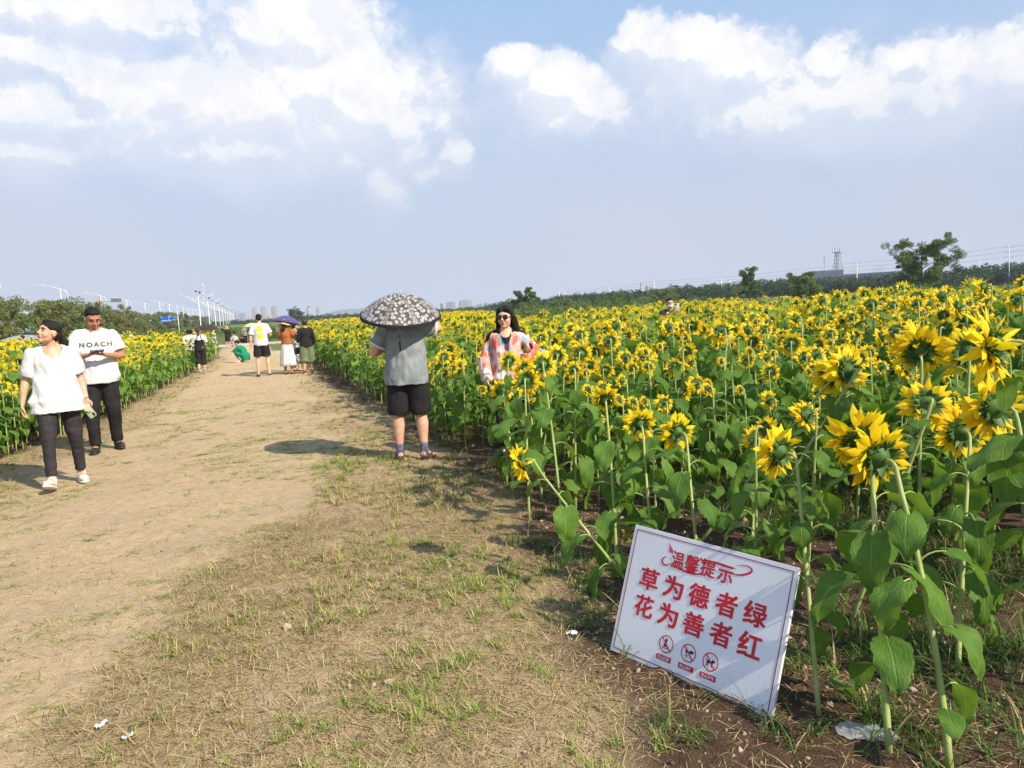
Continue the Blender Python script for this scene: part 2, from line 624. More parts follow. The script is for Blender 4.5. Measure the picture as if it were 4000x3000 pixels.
def masks(x, y):
    wob = (fbm(x * 1.3, y * 1.3, 3) - .5)
    er = edge_right(y); el_ = edge_left(y)
    soil_shade_r = sst(-.16, .22, x - er + .24 + wob * .7)  # soil carried past the field edge so its brown also paints the shadow strip
    soil_l = sst(-.12, .2, el_ - x + wob * .5) * (1 - sst(36, 38, y))
    far = sst(49, 52, y + wob * 2)
    soil = np.clip(soil_shade_r + soil_l, 0, 1) * (1 - sst(60, 90, np.hypot(x, y)))
    # trodden bare sand down the middle of the track
    xr = np.interp(y, [1.5, 2.6, 3.6, 5, 8, 12, 20, 40], [-2.0, -1.2, -.75, -.1, .75, 1.2, 1.45, 1.6])
    xl = el_ + np.interp(y, [4, 8, 12, 20, 36], [.7, .75, .8, .6, .4])
    w2 = (fbm(x * .9, y * .9, 11) - .5) * 1.5 + (fbm(x * 3, y * 3, 15) - .5) * .7
    sand = sst(-.25, .3, xr - x + w2) * sst(-.2, .3, x - xl + w2 * .5) * (1 - soil)
    sand = sand * sst(1.9, 3.4, y + w2)
    lawn = np.clip(far * (1 - soil) + sst(36, 38, y) * (1 - sst(-.2, .2, x - (edge_left(y) - .3))) + sst(60, 90, np.hypot(x, y)), 0, 1)
    lawn = np.maximum(lawn, sst(38, 40, y) * sst(.8, 1.2, x) * (1 - soil_shade_r) * .9)
    return soil, sand, lawn


def axis(lo, hi, step, far_lo, far_hi, grow=1.045):
    a = list(np.arange(lo, hi, step))
    s = step; v = hi
    while v < far_hi:
        a.append(v); s *= grow; v += s
    a.append(far_hi)
    b = []; s = step; v = lo
    while True:
        s *= grow; v -= s
        if v < far_lo: break
        b.append(v)
    b.append(far_lo)
    return np.array(b[::-1] + a)


def make_ground():
    xs = axis(-2.9, 3.6, .022, -6000, 6000, 1.06)
    ys = axis(1.5, 8.0, .024, -2500, 9000, 1.032)
    X, Y = np.meshgrid(xs, ys)
    Z = tz(X, Y)
    soil, sand, lawn = masks(X, Y)
    near = 1 - sst(25, 60, np.hypot(X, Y))
    rough = (fbm(X * 5, Y * 5, 40, 4) - .5) * .05 + (fbm(X * 18, Y * 18, 50, 3) - .5) * .026 + (fbm(X * 1.1, Y * 1.1, 60, 2) - .5) * .04
    fine = (fbm(X * 9, Y * 9, 70, 3) - .5) * .014 + (fbm(X * 4.2, Y * 4.2, 72, 2) - .5) * .022 + (fbm(X * 1.6, Y * 1.6, 75, 2) - .5) * .03
    Z = Z + near * (rough * soil * .9 + fine * (1 - soil) + (fbm(X * 14, Y * 14, 80, 3) - .5) * .016 * (1 - soil) * (1 - sand))
    ny, nx = X.shape
    V = np.stack([X.ravel(), Y.ravel(), Z.ravel()], 1)
    i = (np.arange(ny - 1)[:, None] * nx + np.arange(nx - 1)[None, :]).ravel()
    Q = np.stack([i, i + 1, i + nx + 1, i + nx], 1)
    mb = MB(); mb.add(G(V, T=np.zeros((0, 3)), Q=Q))
    m, t, out = newmat('earth')
    at_ = t.new('ShaderNodeAttribute'); at_.attribute_name = 'zone'
    sp = t.new('ShaderNodeSeparateColor'); t.l.new(at_.outputs['Color'], sp.inputs[0])
    P = t.new('ShaderNodeTexCoord').outputs['Object']
    n1 = t.noise(P, 1.2, 4, .6); n2 = t.noise(P, 14, 4, .6); n3 = t.noise(P, 95, 3, .6); n4 = t.noise(P, 320, 2, .6)
    sandc = t.mix(t.ramp(n2, .35, .65), (.70, .505, .29), (.58, .41, .225))
    sandc = t.mix(t.ramp(n1, .45, .7, 0, .6), sandc, (.54, .395, .24))
    sandc = t.mix(t.ramp(n3, .52, .62, 0, .55), sandc, (.76, .65, .48))
    sandc = t.mix(t.ramp(n4, .30, .42, .55, 0), sandc, (.32, .22, .13))
    dry = t.mix(t.ramp(n2, .35, .65), (.60, .43, .24), (.44, .30, .16))
    dry = t.mix(t.ramp(n1, .4, .65, 0, .5), dry, (.58, .44, .27))
    dry = t.mix(t.ramp(n3, .5, .64, 0, .55), dry, (.68, .56, .38))
    dry = t.mix(t.ramp(n3, .30, .44, .85, 0), dry, (.12, .08, .05))  # dark grain paints shaded gaps between the straw into the colour
    dry = t.mix(t.ramp(t.noise(P, 3.5, 3, .6), .52, .68, 0, .45), dry, (.28, .18, .11))
    soilc = t.mix(t.ramp(n2, .35, .65), (.135, .078, .048), (.085, .05, .034))
    soilc = t.mix(t.ramp(n3, .52, .64, 0, .6), soilc, (.22, .145, .095))
    soilc = t.mix(t.ramp(n1, .45, .7, 0, .5), soilc, (.17, .105, .065))
    lawnc = t.mix(t.ramp(n2, .35, .65), (.13, .18, .05), (.20, .20, .07))
    far_ = t.noise(P, .02, 3)
    lawnc = t.mix(t.ramp(far_, .4, .6, 0, .6), lawnc, (.06, .10, .03))
    c = t.mix(sp.outputs[1], dry, sandc)
    c = t.mix(sp.outputs[0], c, soilc)
    c = t.mix(sp.outputs[2], c, lawnc)
    b = t.new('ShaderNodeBsdfPrincipled')
    t.put(b.inputs['Base Color'], c)
    b.inputs['Roughness'].default_value = .95
    b.inputs['Specular IOR Level'].default_value = .15
    bp = t.new('ShaderNodeBump'); bp.inputs['Strength'].default_value = 1.0; bp.inputs['Distance'].default_value = .022
    t.l.new(t.math('ADD', n3, t.math('MULTIPLY', n4, .5)), bp.inputs['Height']); t.l.new(bp.outputs[0], b.inputs['Normal'])
    t.l.new(b.outputs[0], out.inputs[0])
    me = mb.mesh('ground', [m])
    ca = me.color_attributes.new('zone', 'FLOAT_COLOR', 'POINT')
    dat = np.ones((len(V), 4), np.float32)
    dat[:, 0] = soil.ravel(); dat[:, 1] = sand.ravel(); dat[:, 2] = lawn.ravel()
    ca.data.foreach_set('color', dat.ravel())
    o = link('ground', me)
    tag(o, kind='structure')
    return V, X.shape, xs, ys, Z


gV, gS, gxs, gys, gZ = make_ground()


def gz(x, y):
    """exact height of the ground sheet"""
    x = np.atleast_1d(np.asarray(x, float)); y = np.atleast_1d(np.asarray(y, float))
    i = np.clip(np.searchsorted(gxs, x) - 1, 0, len(gxs) - 2); j = np.clip(np.searchsorted(gys, y) - 1, 0, len(gys) - 2)
    u = (x - gxs[i]) / (gxs[i + 1] - gxs[i]); v = (y - gys[j]) / (gys[j + 1] - gys[j])
    return (gZ[j, i] * (1 - u) + gZ[j, i + 1] * u) * (1 - v) + (gZ[j + 1, i] * (1 - u) + gZ[j + 1, i + 1] * u) * v


def gzs(x, y):
    return float(gz(x, y)[0])


# ------------------------------------------------------------------ grass
def blades(cx, cy, L, W, az, el0, bend, mat, segs=3):
    """many curved blades at once. arrays of n. returns G + material array"""
    n = len(cx)
    z = gz(cx, cy) - .004
    dx, dy = np.cos(az), np.sin(az)
    P = np.stack([cx, cy, z], 1)
    rows = []
    el = el0.copy()
    for k in range(segs + 1):
        w = W * (1 - (k / segs) ** 1.6) * .5 + .0003
        sx = np.stack([-dy * w, dx * w, np.zeros(n)], 1)
        rows.append(P - sx); rows.append(P + sx)
        st = L / segs
        P = P + np.stack([np.cos(el) * dx * st, np.cos(el) * dy * st, np.sin(el) * st], 1)
        el = el - bend / segs
    V = np.stack(rows, 1)  # n, 2(segs+1), 3
    floor = gz(V[:, :, 0].ravel(), V[:, :, 1].ravel()).reshape(n, -1) + .002
    V[:, 2:, 2] = np.maximum(V[:, 2:, 2], floor[:, 2:])
    m = 2 * (segs + 1)
    base = np.arange(n)[:, None] * m
    Q = np.concatenate([base + np.array([2 * k, 2 * k + 1, 2 * k + 3, 2 * k + 2]) for k in range(segs)], 0)
    mq = np.tile(mat, segs)
    return G(V.reshape(-1, 3), T=np.zeros((0, 3)), Q=Q), mq


def in_view(x, y, z=0.3, pad=150):
    P = np.stack([x, y, np.full(len(x), z) - CAMH], 1)
    R3 = np.array([_r, _u, _f])
    q = P @ R3.T
    px = 2000 + FPX * q[:, 0] / q[:, 2]; py = 1500 - FPX * q[:, 1] / q[:, 2]
    return (q[:, 2] > .3) & (px > -pad) & (px < 4000 + pad) & (py > -pad) & (py < 3000 + pad * 2.5)


M_grass = leafmat('grass_green', (.20, .33, .05), (.36, .44, .09), (.48, .44, .16), transl=.3, rough=.6, spec=.25)
M_straw = leafmat('grass_dry', (.64, .49, .26), (.36, .25, .11), (.13, .08, .045), transl=.15, rough=.8, spec=.15)
M_weed = leafmat('weed_green', (.07, .15, .025), (.15, .24, .05), transl=.35, rough=.6, spec=.25)


def scatter(n, x0, x1, y0, y1, r=RNG, pw=1.0):
    x = r.uniform(x0, x1, n); y = y0 + (y1 - y0) * r.uniform(0, 1, n) ** pw
    return x, y


def make_grass():
    r = np.random.default_rng(11)
    mb = MB()

    def push(*a, **k):
        g, mq = blades(*a, **k)
        mb.add(g); mb.mq[-1] = mq; mb.mt[-1] = np.zeros(0, int)
    # 1 tufts on the trodden edge of the track
    for (n, y0, y1, pw) in ((8500, 1.6, 9, 1.0), (4200, 9, 34, 1.3)):
        x, y = scatter(n, -3.4, 2.3, y0, y1, r, pw)
        soil, sand, lawn = masks(x, y)
        cl = fbm(x * 1.7, y * 1.7, 91)
        p = (1 - sand) * (1 - soil * .75) * sst(.36, .60, cl) * .9 + sand * .16 * sst(.48, .62, cl) + .03 * (1 - sand) * (1 - soil)
        ok = (r.uniform(0, 1, n) < p) & in_view(x, y)
        x = x[ok]; y = y[ok]; sd_ = sand[ok]
        nb = r.integers(14, 40, len(x))
        big = r.uniform(.5, 1.35, len(x)) ** 1.2 * np.where(sd_ > .5, .8, 1.0)
        I = np.repeat(np.arange(len(x)), nb); k = len(I)
        az = r.uniform(0, 2 * PI, k)
        L = big[I] * r.uniform(.022, .085, k)
        flat = np.where(sd_[I] > .5, .15, 1)
        el0 = r.uniform(.2, 1.35, k) * np.where(sd_[I] > .5, .45, 1)
        mt = np.where(r.uniform(0, 1, k) < np.where(vn(x * .8, y * .8, 5) > .4, .22, .6)[I], 1, 0)
        push(x[I] + r.normal(0, .012, k), y[I] + r.normal(0, .012, k), L, r.uniform(.003, .0055, k) * np.where(y[I] > 9, 1.6, 1), az, el0, r.uniform(.3, 1.5, k), mt)
    # 2 dead flat straw
    for (n, y0, y1, s, pw) in ((190000, 1.6, 6, 1, 1.0), (75000, 6, 14, 1.6, 1.0), (14000, 14, 30, 2.6, 1.2)):
        x, y = scatter(n, -3.2, 2.4, y0, y1, r, pw)
        soil, sand, lawn = masks(x, y)
        p = (1 - sand) * (1 - soil * .8) * (.35 + .65 * sst(.35, .6, fbm(x * 2.2, y * 2.2, 33))) + sand * .05
        ok = (r.uniform(0, 1, n) < p) & in_view(x, y)
        x = x[ok]; y = y[ok]; k = len(x)
        push(x, y, r.uniform(.03, .13, k) * s ** .5, r.uniform(.0016, .0042, k) * s, r.uniform(0, 2 * PI, k), r.uniform(-.05, .35, k), r.uniform(-.2, .5, k), np.where(r.uniform(0, 1, k) < .95, 1, 0), segs=2)
    # 3 single short blades
    for (n, y0, y1, s) in ((24000, 1.6, 7, 1), (10000, 7, 20, 1.8)):
        x, y = scatter(n, -3.2, 2.2, y0, y1, r)
        soil, sand, lawn = masks(x, y)
        p = (1 - sand) * (1 - soil * .6) * sst(.35, .62, fbm(x * 2.7, y * 2.7, 77))
        ok = (r.uniform(0, 1, n) < p) & in_view(x, y)
        x = x[ok]; y = y[ok]; k = len(x)
        push(x, y, r.uniform(.02, .065, k), r.uniform(.002, .0034, k) * s, r.uniform(0, 2 * PI, k), r.uniform(.4, 1.4, k), r.uniform(.2, 1.2, k), np.where(r.uniform(0, 1, k) < .65, 1, 0))
    # 4 streaks lying on the far sand
    x, y = scatter(1500, -2.6, 1.7, 8, 34, r, 1.2)
    soil, sand, lawn = masks(x, y)
    ok = (sand > .5) & (r.uniform(0, 1, 1500) < .5)
    x = x[ok]; y = y[ok]
    nb = r.integers(8, 22, len(x)); I = np.repeat(np.arange(len(x)), nb); k = len(I)
    push(x[I] + r.normal(0, .10, k), y[I] + r.normal(0, .04, k), r.uniform(.06, .14, k), r.uniform(.005, .009, k), r.choice([0, PI], k) + r.normal(0, .5, k), r.uniform(.0, .5, k), r.uniform(.2, .8, k), r.integers(0, 2, k), segs=2)
    # 5 clumps pressed flat into the sand
    x, y = scatter(800, -3.2, 1.4, 2.4, 15, r, 1.0)
    soil, sand, lawn = masks(x, y)
    ok = (sand > .35) & (r.uniform(0, 1, 800) < sst(.36, .58, fbm(x * .8, y * .8, 301)) + .12)
    x = x[ok]; y = y[ok]
    nb = r.integers(25, 75, len(x)); I = np.repeat(np.arange(len(x)), nb); k = len(I)
    dirn = r.normal(.4, .5, len(x)); ext = r.uniform(.04, .15, len(x)); e1 = r.normal(0, 1, k) * ext[I]; e2 = r.normal(0, .3, k) * ext[I]
    a_ = r.uniform(0, 2 * PI, k)
    push(x[I] + e1 * np.cos(dirn[I]) - e2 * np.sin(dirn[I]), y[I] + e1 * np.sin(dirn[I]) + e2 * np.cos(dirn[I]), r.uniform(.025, .09, k), r.uniform(.0025, .0045, k) * np.where(y[I] > 8, 1.6, 1), a_, r.uniform(.05, .75, k), r.uniform(.2, 1.0, k), (r.uniform(0, 1, k) < .22).astype(int))
    o = mb.build('grass', [M_grass, M_straw])
    tag(o, 'dry trodden grass and small green tufts along the sandy track', 'grass', kind='stuff')
    # weeds in the field
    mb = MB()
    for (n, x0, x1, y0, y1, s) in ((4200, .9, 6.5, 1.7, 8, 1), (1200, 1.8, 5, 8, 16, 1.6), (500, -6, -2.6, 8, 14, 1.4)):
        x, y = scatter(n, x0, x1, y0, y1, r)
        soil, sand, lawn = masks(x, y)
        cl = fbm(x * 1.4 + 5, y * 1.4, 191)
        inner = sst(.55, 1.3, x - edge_right(y)) + sst(.2, .8, edge_left(y) - x) + .22
        ok = (r.uniform(0, 1, n) < soil * inner * sst(.36, .56, cl)) & in_view(x, y)
        x = x[ok]; y = y[ok]
        nb = r.integers(8, 20, len(x)); I = np.repeat(np.arange(len(x)), nb); k = len(I)
        push(x[I] + r.normal(0, .03, k), y[I] + r.normal(0, .03, k), r.uniform(.06, .20, k), r.uniform(.003, .008, k) * s, r.uniform(0, 2 * PI, k), r.uniform(.3, 1.4, k), r.uniform(.3, 1.6, k), (r.uniform(0, 1, k) < .12).astype(int))
    o = mb.build('weeds', [M_weed, M_straw])
    tag(o, 'dark green weeds growing between the sunflower stems', 'weeds', kind='stuff')


make_grass()


def make_pebbles():
    r = np.random.default_rng(21)
    ico = ell((0, 0, 0), 1, 6, 4)
    mb = MB()
    for (n, x0, x1, y0, y1, s0, s1, w) in ((2600, .9, 4, 1.7, 5.5, .003, .011, 1), (900, -2.5, 1.8, 1.9, 6, .002, .008, 0), (60, -1, 2.2, 2, 5, .008, .015, 2)):
        x, y = scatter(n, x0, x1, y0, y1, r)
        soil, sand, lawn = masks(x, y)
        ok = in_view(x, y) & ((soil > .3) if w == 1 else (soil < 2))
        for a, b in zip(x[ok], y[ok]):
            s = r.uniform(s0, s1) * (1 + (r.uniform() > .95))
            M = TM((a, b, gzs(a, b) + s * .2), Quaternion(r.normal(size=4).tolist()).normalized().to_matrix(), (s, s * r.uniform(.6, 1), s * r.uniform(.5, .8)))
            g = G(ico.V * r.uniform(.82, 1.15, (len(ico.V), 1)), T=ico.T, Q=ico.Q)
            mb.add(g, int(r.integers(0, 3)), M)
    o = mb.build('pebbles', [pmat('pebble_grey', (.40, .32, .24), rough=.9), pmat('pebble_tan', (.36, .28, .19), rough=.9), pmat('clod', (.16, .10, .065), rough=1)], smooth=False)
    tag(o, 'small stones and clods of earth scattered on the soil', 'pebbles', kind='stuff')


make_pebbles()
# ------------------------------------------------------------------ sunflowers
M_stem = pmat('sunflower_stem', (.28, .36, .10), (.38, .43, .16), scale=9, rough=.6, spec=.3, bump=.3, bscale=200)
M_leaf = leafmat('sunflower_leaf', (.082, .180, .024), (.155, .285, .042), None, transl=.36, rough=.55, spec=.22, veins=5.0, tcol=(.30, .48, .03))
M_leafold = leafmat('sunflower_leaf_yellowing', (.22, .28, .05), (.45, .38, .06), None, transl=.35, rough=.6, spec=.3, veins=5.0)
M_petal = leafmat('sunflower_petal', (.96, .68, .012), (.98, .77, .03), (.94, .58, .008), transl=.42, rough=.55, spec=.2, tcol=(1.0, .82, .01))
M_bract = leafmat('sunflower_bract', (.055, .13, .025), (.11, .21, .05), None, transl=.2, rough=.55, spec=.3)
M_disc = pmat('sunflower_disc', (.075, .035, .012), (.20, .10, .02), scale=60, rough=.95, bump=.8, bscale=220)


def leaf_geo(r, L=.18, W=.075, arch=.09, droop=.9, curl=.4, nu=14, pet=None, nv=4):
    """petiole from the origin outwards along +Y, then a heart-shaped drooping blade"""
    pet = pet if pet is not None else L * .55
    mbp = []
    el = .75 + r.uniform(-.2, .25)
    P = Vector((0, 0, 0)); pts = [P.copy()]; nseg = 5
    for k in range(nseg):
        P = P + Vector((0, math.cos(el), math.sin(el))) * (pet / nseg)
        pts.append(P.copy()); el -= (1.0 + droop * .35) / nseg
    petg = loft(pts, [.0045, .0038, .0032, .0030, .0028, .0024], 5, cap=False)
    V = []; uv = []; tw = r.uniform(-.35, .35)
    e = el; Q = P.copy()
    ph = r.uniform(0, 6)
    for i in range(nu + 1):
        u = i / nu
        w = W * 1.9 * ((u + .015) ** .42) * ((1 - u) ** .72) * (1 + (.035 if i % 2 else -.035) + .04 * math.sin(u * 23 + ph))
        if i == nu: w = .0005
        fold = .28 + .15 * math.sin(ph)
        c, s = math.cos(e), math.sin(e)
        for j in range(-nv // 2, nv // 2 + 1):
            v = j / (nv / 2)
            back = -.16 * L * abs(v) ** 1.5 * (1 - u) ** 4
            up = abs(v) * w * fold - (v * v) * w * .35 + .012 * math.sin(u * 9 + v * 3 + ph) * abs(v)
            x = v * w
            # twist about the midrib
            x2 = x * math.cos(tw * u) - up * math.sin(tw * u); up2 = x * math.sin(tw * u) + up * math.cos(tw * u)
            V.append((x2, Q.y + c * back - s * up2, Q.z + s * back + c * up2)); uv.append((v, u))
        Q = Q + Vector((0, c, s)) * (L / nu)
        e -= (droop + curl * u) / nu
    m = nv + 1
    F = [(i * m + j, i * m + j + 1, (i + 1) * m + j + 1, (i + 1) * m + j) for i in range(nu) for j in range(nv)]
    return petg, G(V, F, uv=uv)


def leaf_mesh(r, mat, name='leaf', **k):
    a, b = leaf_geo(r, **k)
    mb = MB(); mb.add(a, 0); mb.add(b, 1)
    return mb.mesh(name, [M_stem, mat])


def petal_geo(r, n=30, ln=.080, wd=.030, r0=.042, segs=3, tilt0=0.0, spread=.45, missing=0.0):
    V = []; F = []
    for i in range(n):
        if r.uniform() < missing: continue
        th = 2 * PI * i / n + r.normal(0, .09)
        L = ln * r.uniform(.78, 1.15); w = wd * r.uniform(.8, 1.2)
        e = tilt0 + r.normal(0, spread); bend = r.normal(.1, .5)
        tw = r.normal(0, .5); sw = r.normal(0, .35)
        d = Vector((math.cos(th), math.sin(th), 0)); sd_ = Vector((-math.sin(th), math.cos(th), 0))
        P = d * r0 + Vector((0, 0, r.uniform(-.006, .006)))
        b0 = len(V)
        for k in range(segs + 1):
            u = k / segs
            ww = w * .5 * (math.sin(PI * min(1, .16 + u * .84)) ** .6) + .0004
            dd = (d * math.cos(sw * u) + sd_ * math.sin(sw * u))
            dirv = dd * math.cos(e) + Vector((0, 0, 1)) * math.sin(e)
            nn = (Vector((0, 0, 1)) * math.cos(e) - dd * math.sin(e))
            s2 = sd_ * math.cos(tw * u) + nn * math.sin(tw * u)
            V.append(tuple(P - s2 * ww)); V.append(tuple(P - nn * ww * .35)); V.append(tuple(P + s2 * ww))
            P = P + dirv * (L / segs); e += bend / segs
        for k in range(segs):
            a = b0 + 3 * k
            F.append((a, a + 1, a + 4, a + 3)); F.append((a + 1, a + 2, a + 5, a + 4))
    return G(V, F)


def cup_geo(r, R=.046, nb=27):
    """green back of the head with pointed bracts (faces +Z, stem joins at z=-.03)"""
    mb = MB()
    pts = [(0, 0, -.040), (0, 0, -.034), (0, 0, -.024), (0, 0, -.010), (0, 0, .003)]
    mb.add(loft(pts, [.008, .017, R * .66, R * .96, R], 14, cap=True))
    for lay in range(2):
        for i in range(nb // (1 + lay * 0)):
            th = 2 * PI * (i + .5 * lay) / nb + r.normal(0, .08)
            d = Vector((math.cos(th), math.sin(th), 0)); s_ = Vector((-math.sin(th), math.cos(th), 0))
            L = r.uniform(.028, .052); w = r.uniform(.0055, .0085)
            e = r.uniform(-.75, .25) - lay * .3; P = d * (R * (.86 - .12 * lay)) + Vector((0, 0, -.012 - .008 * lay))
            V = []
            for k, ww in enumerate((w, w * 1.0, w * .5, .0004)):
                V.append(tuple(P - s_ * ww)); V.append(tuple(P + s_ * ww))
                P = P + (d * math.cos(e) + Vector((0, 0, math.sin(e)))) * L / 3; e += r.uniform(-.25, .55)
            mb.add(G(V, [(0, 1, 3, 2), (2, 3, 5, 4), (4, 5, 7, 6)]))
    return mb


HEADS = []
rr = np.random.default_rng(5)
for k in range(6):
    cup = cup_geo(rr)
    cme = cup.mesh('flower_head', [M_bract])
    pb = MB()
    pb.add(petal_geo(rr, n=int(rr.integers(26, 34)), tilt0=rr.uniform(-.25, .15), missing=.06))
    pb.add(petal_geo(rr, n=18, ln=.075, tilt0=.25, r0=.040, missing=.15))
    pme = pb.mesh('petals', [M_petal])
    dm = MB(); dm.add(ell((0, 0, .004), (.043, .043, .013), 14, 6))
    dme = dm.mesh('seed_disc', [M_disc])
    HEADS.append((cme, pme, dme))
LEAVES = [leaf_mesh(rr, M_leaf, L=rr.uniform(.16, .20), W=rr.uniform(.062, .08), droop=rr.uniform(.3, 1.3), curl=rr.uniform(0, .8)) for k in range(9)]
LEAVES_OLD = [leaf_mesh(rr, M_leafold, L=.12, W=.05, droop=rr.uniform(1.2, 1.9), curl=.6) for k in range(3)]


def head_dir(azdeg, pitchdeg):
    a, p = math.radians(azdeg), math.radians(pitchdeg)
    return Vector((math.sin(a) * math.cos(p), math.cos(a) * math.cos(p), math.sin(p)))


def make_sunflower(loc, top, hd, hsize=1.0, leaves=10, seed=0, label=None, group=None, rad=.009, ctrl=None, hk=None, lmin=.25, leafscale=1.0, avoid=None):
    """loc base, top = offset of the top of the stalk from the base, hd = way the head faces"""
    r = np.random.default_rng(seed)
    root = empty('sunflower', loc)
    tag(root, label, 'sunflower', group)
    top = Vector(top); d = Vector(hd).normalized()
    dh = Vector((d.x, d.y, 0))
    headp = top + d * .055 * hsize + dh * .035 - Vector((0, 0, .012))
    wob = Vector((r.normal(0, .012), r.normal(0, .012), 0))
    pts = []
    c1 = Vector(ctrl) if ctrl else top * .5 + wob
    lowp = top - Vector((top.x * .1, top.y * .1, .10))
    for k in range(9):
        u = k / 8
        pts.append((1 - u) ** 2 * Vector((0, 0, -.02)) + 2 * u * (1 - u) * c1 + u * u * lowp)
    b0, b1, b2, b3 = lowp, lowp + (lowp - pts[-2]).normalized() * .085, headp - d * .10 * hsize + Vector((0, 0, .02)), headp - d * .036 * hsize
    for u in (.25, .5, .7, .85, 1.0):
        pts.append((1 - u) ** 3 * b0 + 3 * u * (1 - u) ** 2 * b1 + 3 * u * u * (1 - u) * b2 + u ** 3 * b3)
    n = len(pts)
    rs = [rad * (1.15 - .45 * min(1, i / 10)) * (1 if i < n - 2 else 1.25) for i in range(n)]
    mb = MB(); mb.add(loft(pts, rs, 8))
    mb.build('stem', [M_stem], root)
    hset = HEADS[hk if hk is not None else int(r.integers(0, 6))]
    M = TM(headp, frame(d, (0, 0, 1)) @ Matrix.Rotation(r.uniform(0, 6.28), 3, 'Z'), hsize)
    h = link('flower_head', hset[0], root, M)
    link('petals', hset[1], h); link('seed_disc', hset[2], h)
    ph = r.uniform(0, 6.28)
    for k in range(leaves):
        f = lmin + (0.97 - lmin) * (k + r.uniform(-.2, .2)) / max(1, leaves - 1)
        f = min(.98, max(.1, f))
        i = f * 8; a = int(min(7, i)); p = pts[a].lerp(pts[a + 1], i - a)
        ph += 2.4 + r.normal(0, .25)
        if avoid and f < .62 and math.cos(ph) * avoid[1] - math.sin(ph) * avoid[0] > .1: ph += PI * .8
        s = leafscale * (.66 + .52 * math.sin(PI * (.12 + .70 * f)) ** 1.2) * r.uniform(.75, 1.2) * .84
        old = f < .38 and r.uniform() < .22
        me = (LEAVES_OLD if old else LEAVES)[int(r.integers(0, 3 if old else 9))]
        link('leaf', me, root, TM(p, Matrix.Rotation(ph, 3, 'Z') @ Matrix.Rotation(r.normal(0.12, .2), 3, 'X'), s))
    return root


def copy_plant(src, loc, rz, s, label, group):
    r_ = src.copy(); COL.objects.link(r_)
    r_.location = loc; r_.rotation_euler = (0, 0, rz); r_.scale = (s, s, s)
    r_['label'] = label; r_['group'] = group
    for ch in KIDS[src.name]:
        c = ch[0].copy(); COL.objects.link(c); c.parent = r_
        for g_ in ch[1]:
            d_ = g_.copy(); COL.objects.link(d_); d_.parent = c
    return r_


KIDS = {}


def kids(src):
    KIDS[src.name] = [(c, list(c.children)) for c in src.children]


GR, GL = 'sunflowers of the big field right of the track', 'sunflowers of the strip left of the track'
HERO_XY = []


def hero(bx, by, hx, hy, azd, pit, label, hs=1.0, seed=1, leaves=10, dist=None, z=None, **k):
    b = gp(bx, by)
    b.z = gzs(b.x, b.y)
    # the stalk top: on the sight line of the head pixel, at the base's own distance unless told otherwise
    dep = (Vector(b) - Vector((0, 0, CAMH))).dot(_f)
    t = at(hx, hy, dist or (dep + (.25 if hy < 2000 else 0)))
    o = make_sunflower(b, t - b, head_dir(azd, pit), hs, leaves, seed, label, GR, **k)
    HERO_XY.append((b.x, b.y))
    return o


def hero3(base, headp, azd, pit, label, hs=1.0, seed=1, leaves=10, **k):
    b = Vector((base[0], base[1], gzs(base[0], base[1])))
    o = make_sunflower(b, Vector(headp) - b, head_dir(azd, pit), hs, leaves, seed, label, GR, **k)
    HERO_XY.append((b.x, b.y))
    return o


hero(3715, 3010, 3500, 1800, 5, 12, 'nearest tall sunflower right of the sign, bright head turned up and away', 1.15, 3, 10, rad=.0105, leafscale=1.0, lmin=.18)
hero(3475, 2945, 3400, 1740, 10, 32, 'sunflower with an upward head just behind the nearest one, a clear bag at its foot', 1.12, 4, 9, rad=.0105, leafscale=1.1)
hero(3200, 2800, 3110, 1770, -15, 8, 'sunflower right beside the sign with its head turned left', 1.0, 57, 10, rad=.009, leafscale=.85, lmin=.12, avoid=(-.75, -.65))
hero(2930, 2230, 2965, 1710, 30, -15, 'thin sunflower behind the sign, head half hidden by a leaf', .85, 6, 9)
hero(3740, 2640, 3790, 1690, 30, 0, 'sunflower near the right side with a dark green back and curly petals', 1.12, 7, 9, rad=.0095, leafscale=1.1)
hero3((2.60, 1.75), at(3960, 1590, 2.9), 5, -5, 'big sunflower cut by the right side, head turned left over its leaves', 1.15, 8, 9, rad=.0105, leafscale=1.1)
hero3((2.75, 1.9), at(4000, 1330, 2.75), -30, -8, 'largest sunflower head at the right side, seen in profile facing left', 1.35, 9, 8, rad=.011, leafscale=1.1)
hero(2480, 2300, 2085, 1790, -55, -20, 'leaning sunflower left of the sign, its head hanging low over the soil', .95, 10, 10, ctrl=(-.14, -.02, .16), rad=.0085)
hero(2128, 1900, 2105, 1530, 22, -10, 'sunflower at the field corner with a full ring of petals seen from behind', 1.0, 12, 8)
hero(2005, 1930, 1965, 1520, 10, -15, 'sunflower at the field corner right of the umbrella man', 1.0, 13, 9)
hero(2410, 2230, 2368, 1570, 20, 35, 'sunflower left above the sign with petals raised like a crown', .85, 14, 9)
hero(2560, 2240, 2510, 1665, 15, 15, 'sunflower above the sign, its pale back toward the viewer', .95, 15, 9)
hero(2745, 2330, 2680, 1690, -5, 5, 'sunflower above the sign with a leaf folded over its head', .95, 16, 9)
hero3((1.98, 4.9), at(2120, 1415, 5.6), 20, -15, 'tallest sunflower in front of the woman with the shawl', 1.0, 17, 9)
hero3((1.80, 5.1), at(2050, 1480, 5.6), 25, -15, 'lower sunflower right beside the tall one in front of the woman', 1.0, 18, 9)
hero3((2.75, 3.9), at(3360, 1440, 4.4), -5, -5, 'broad sunflower with long wind-swept petals pointing left', 1.3, 19, 9)
hero3((2.55, 4.1), at(3270, 1460, 4.5), 25, -5, 'sunflower touching the broad wind-swept one on its left', 1.1, 20, 9)
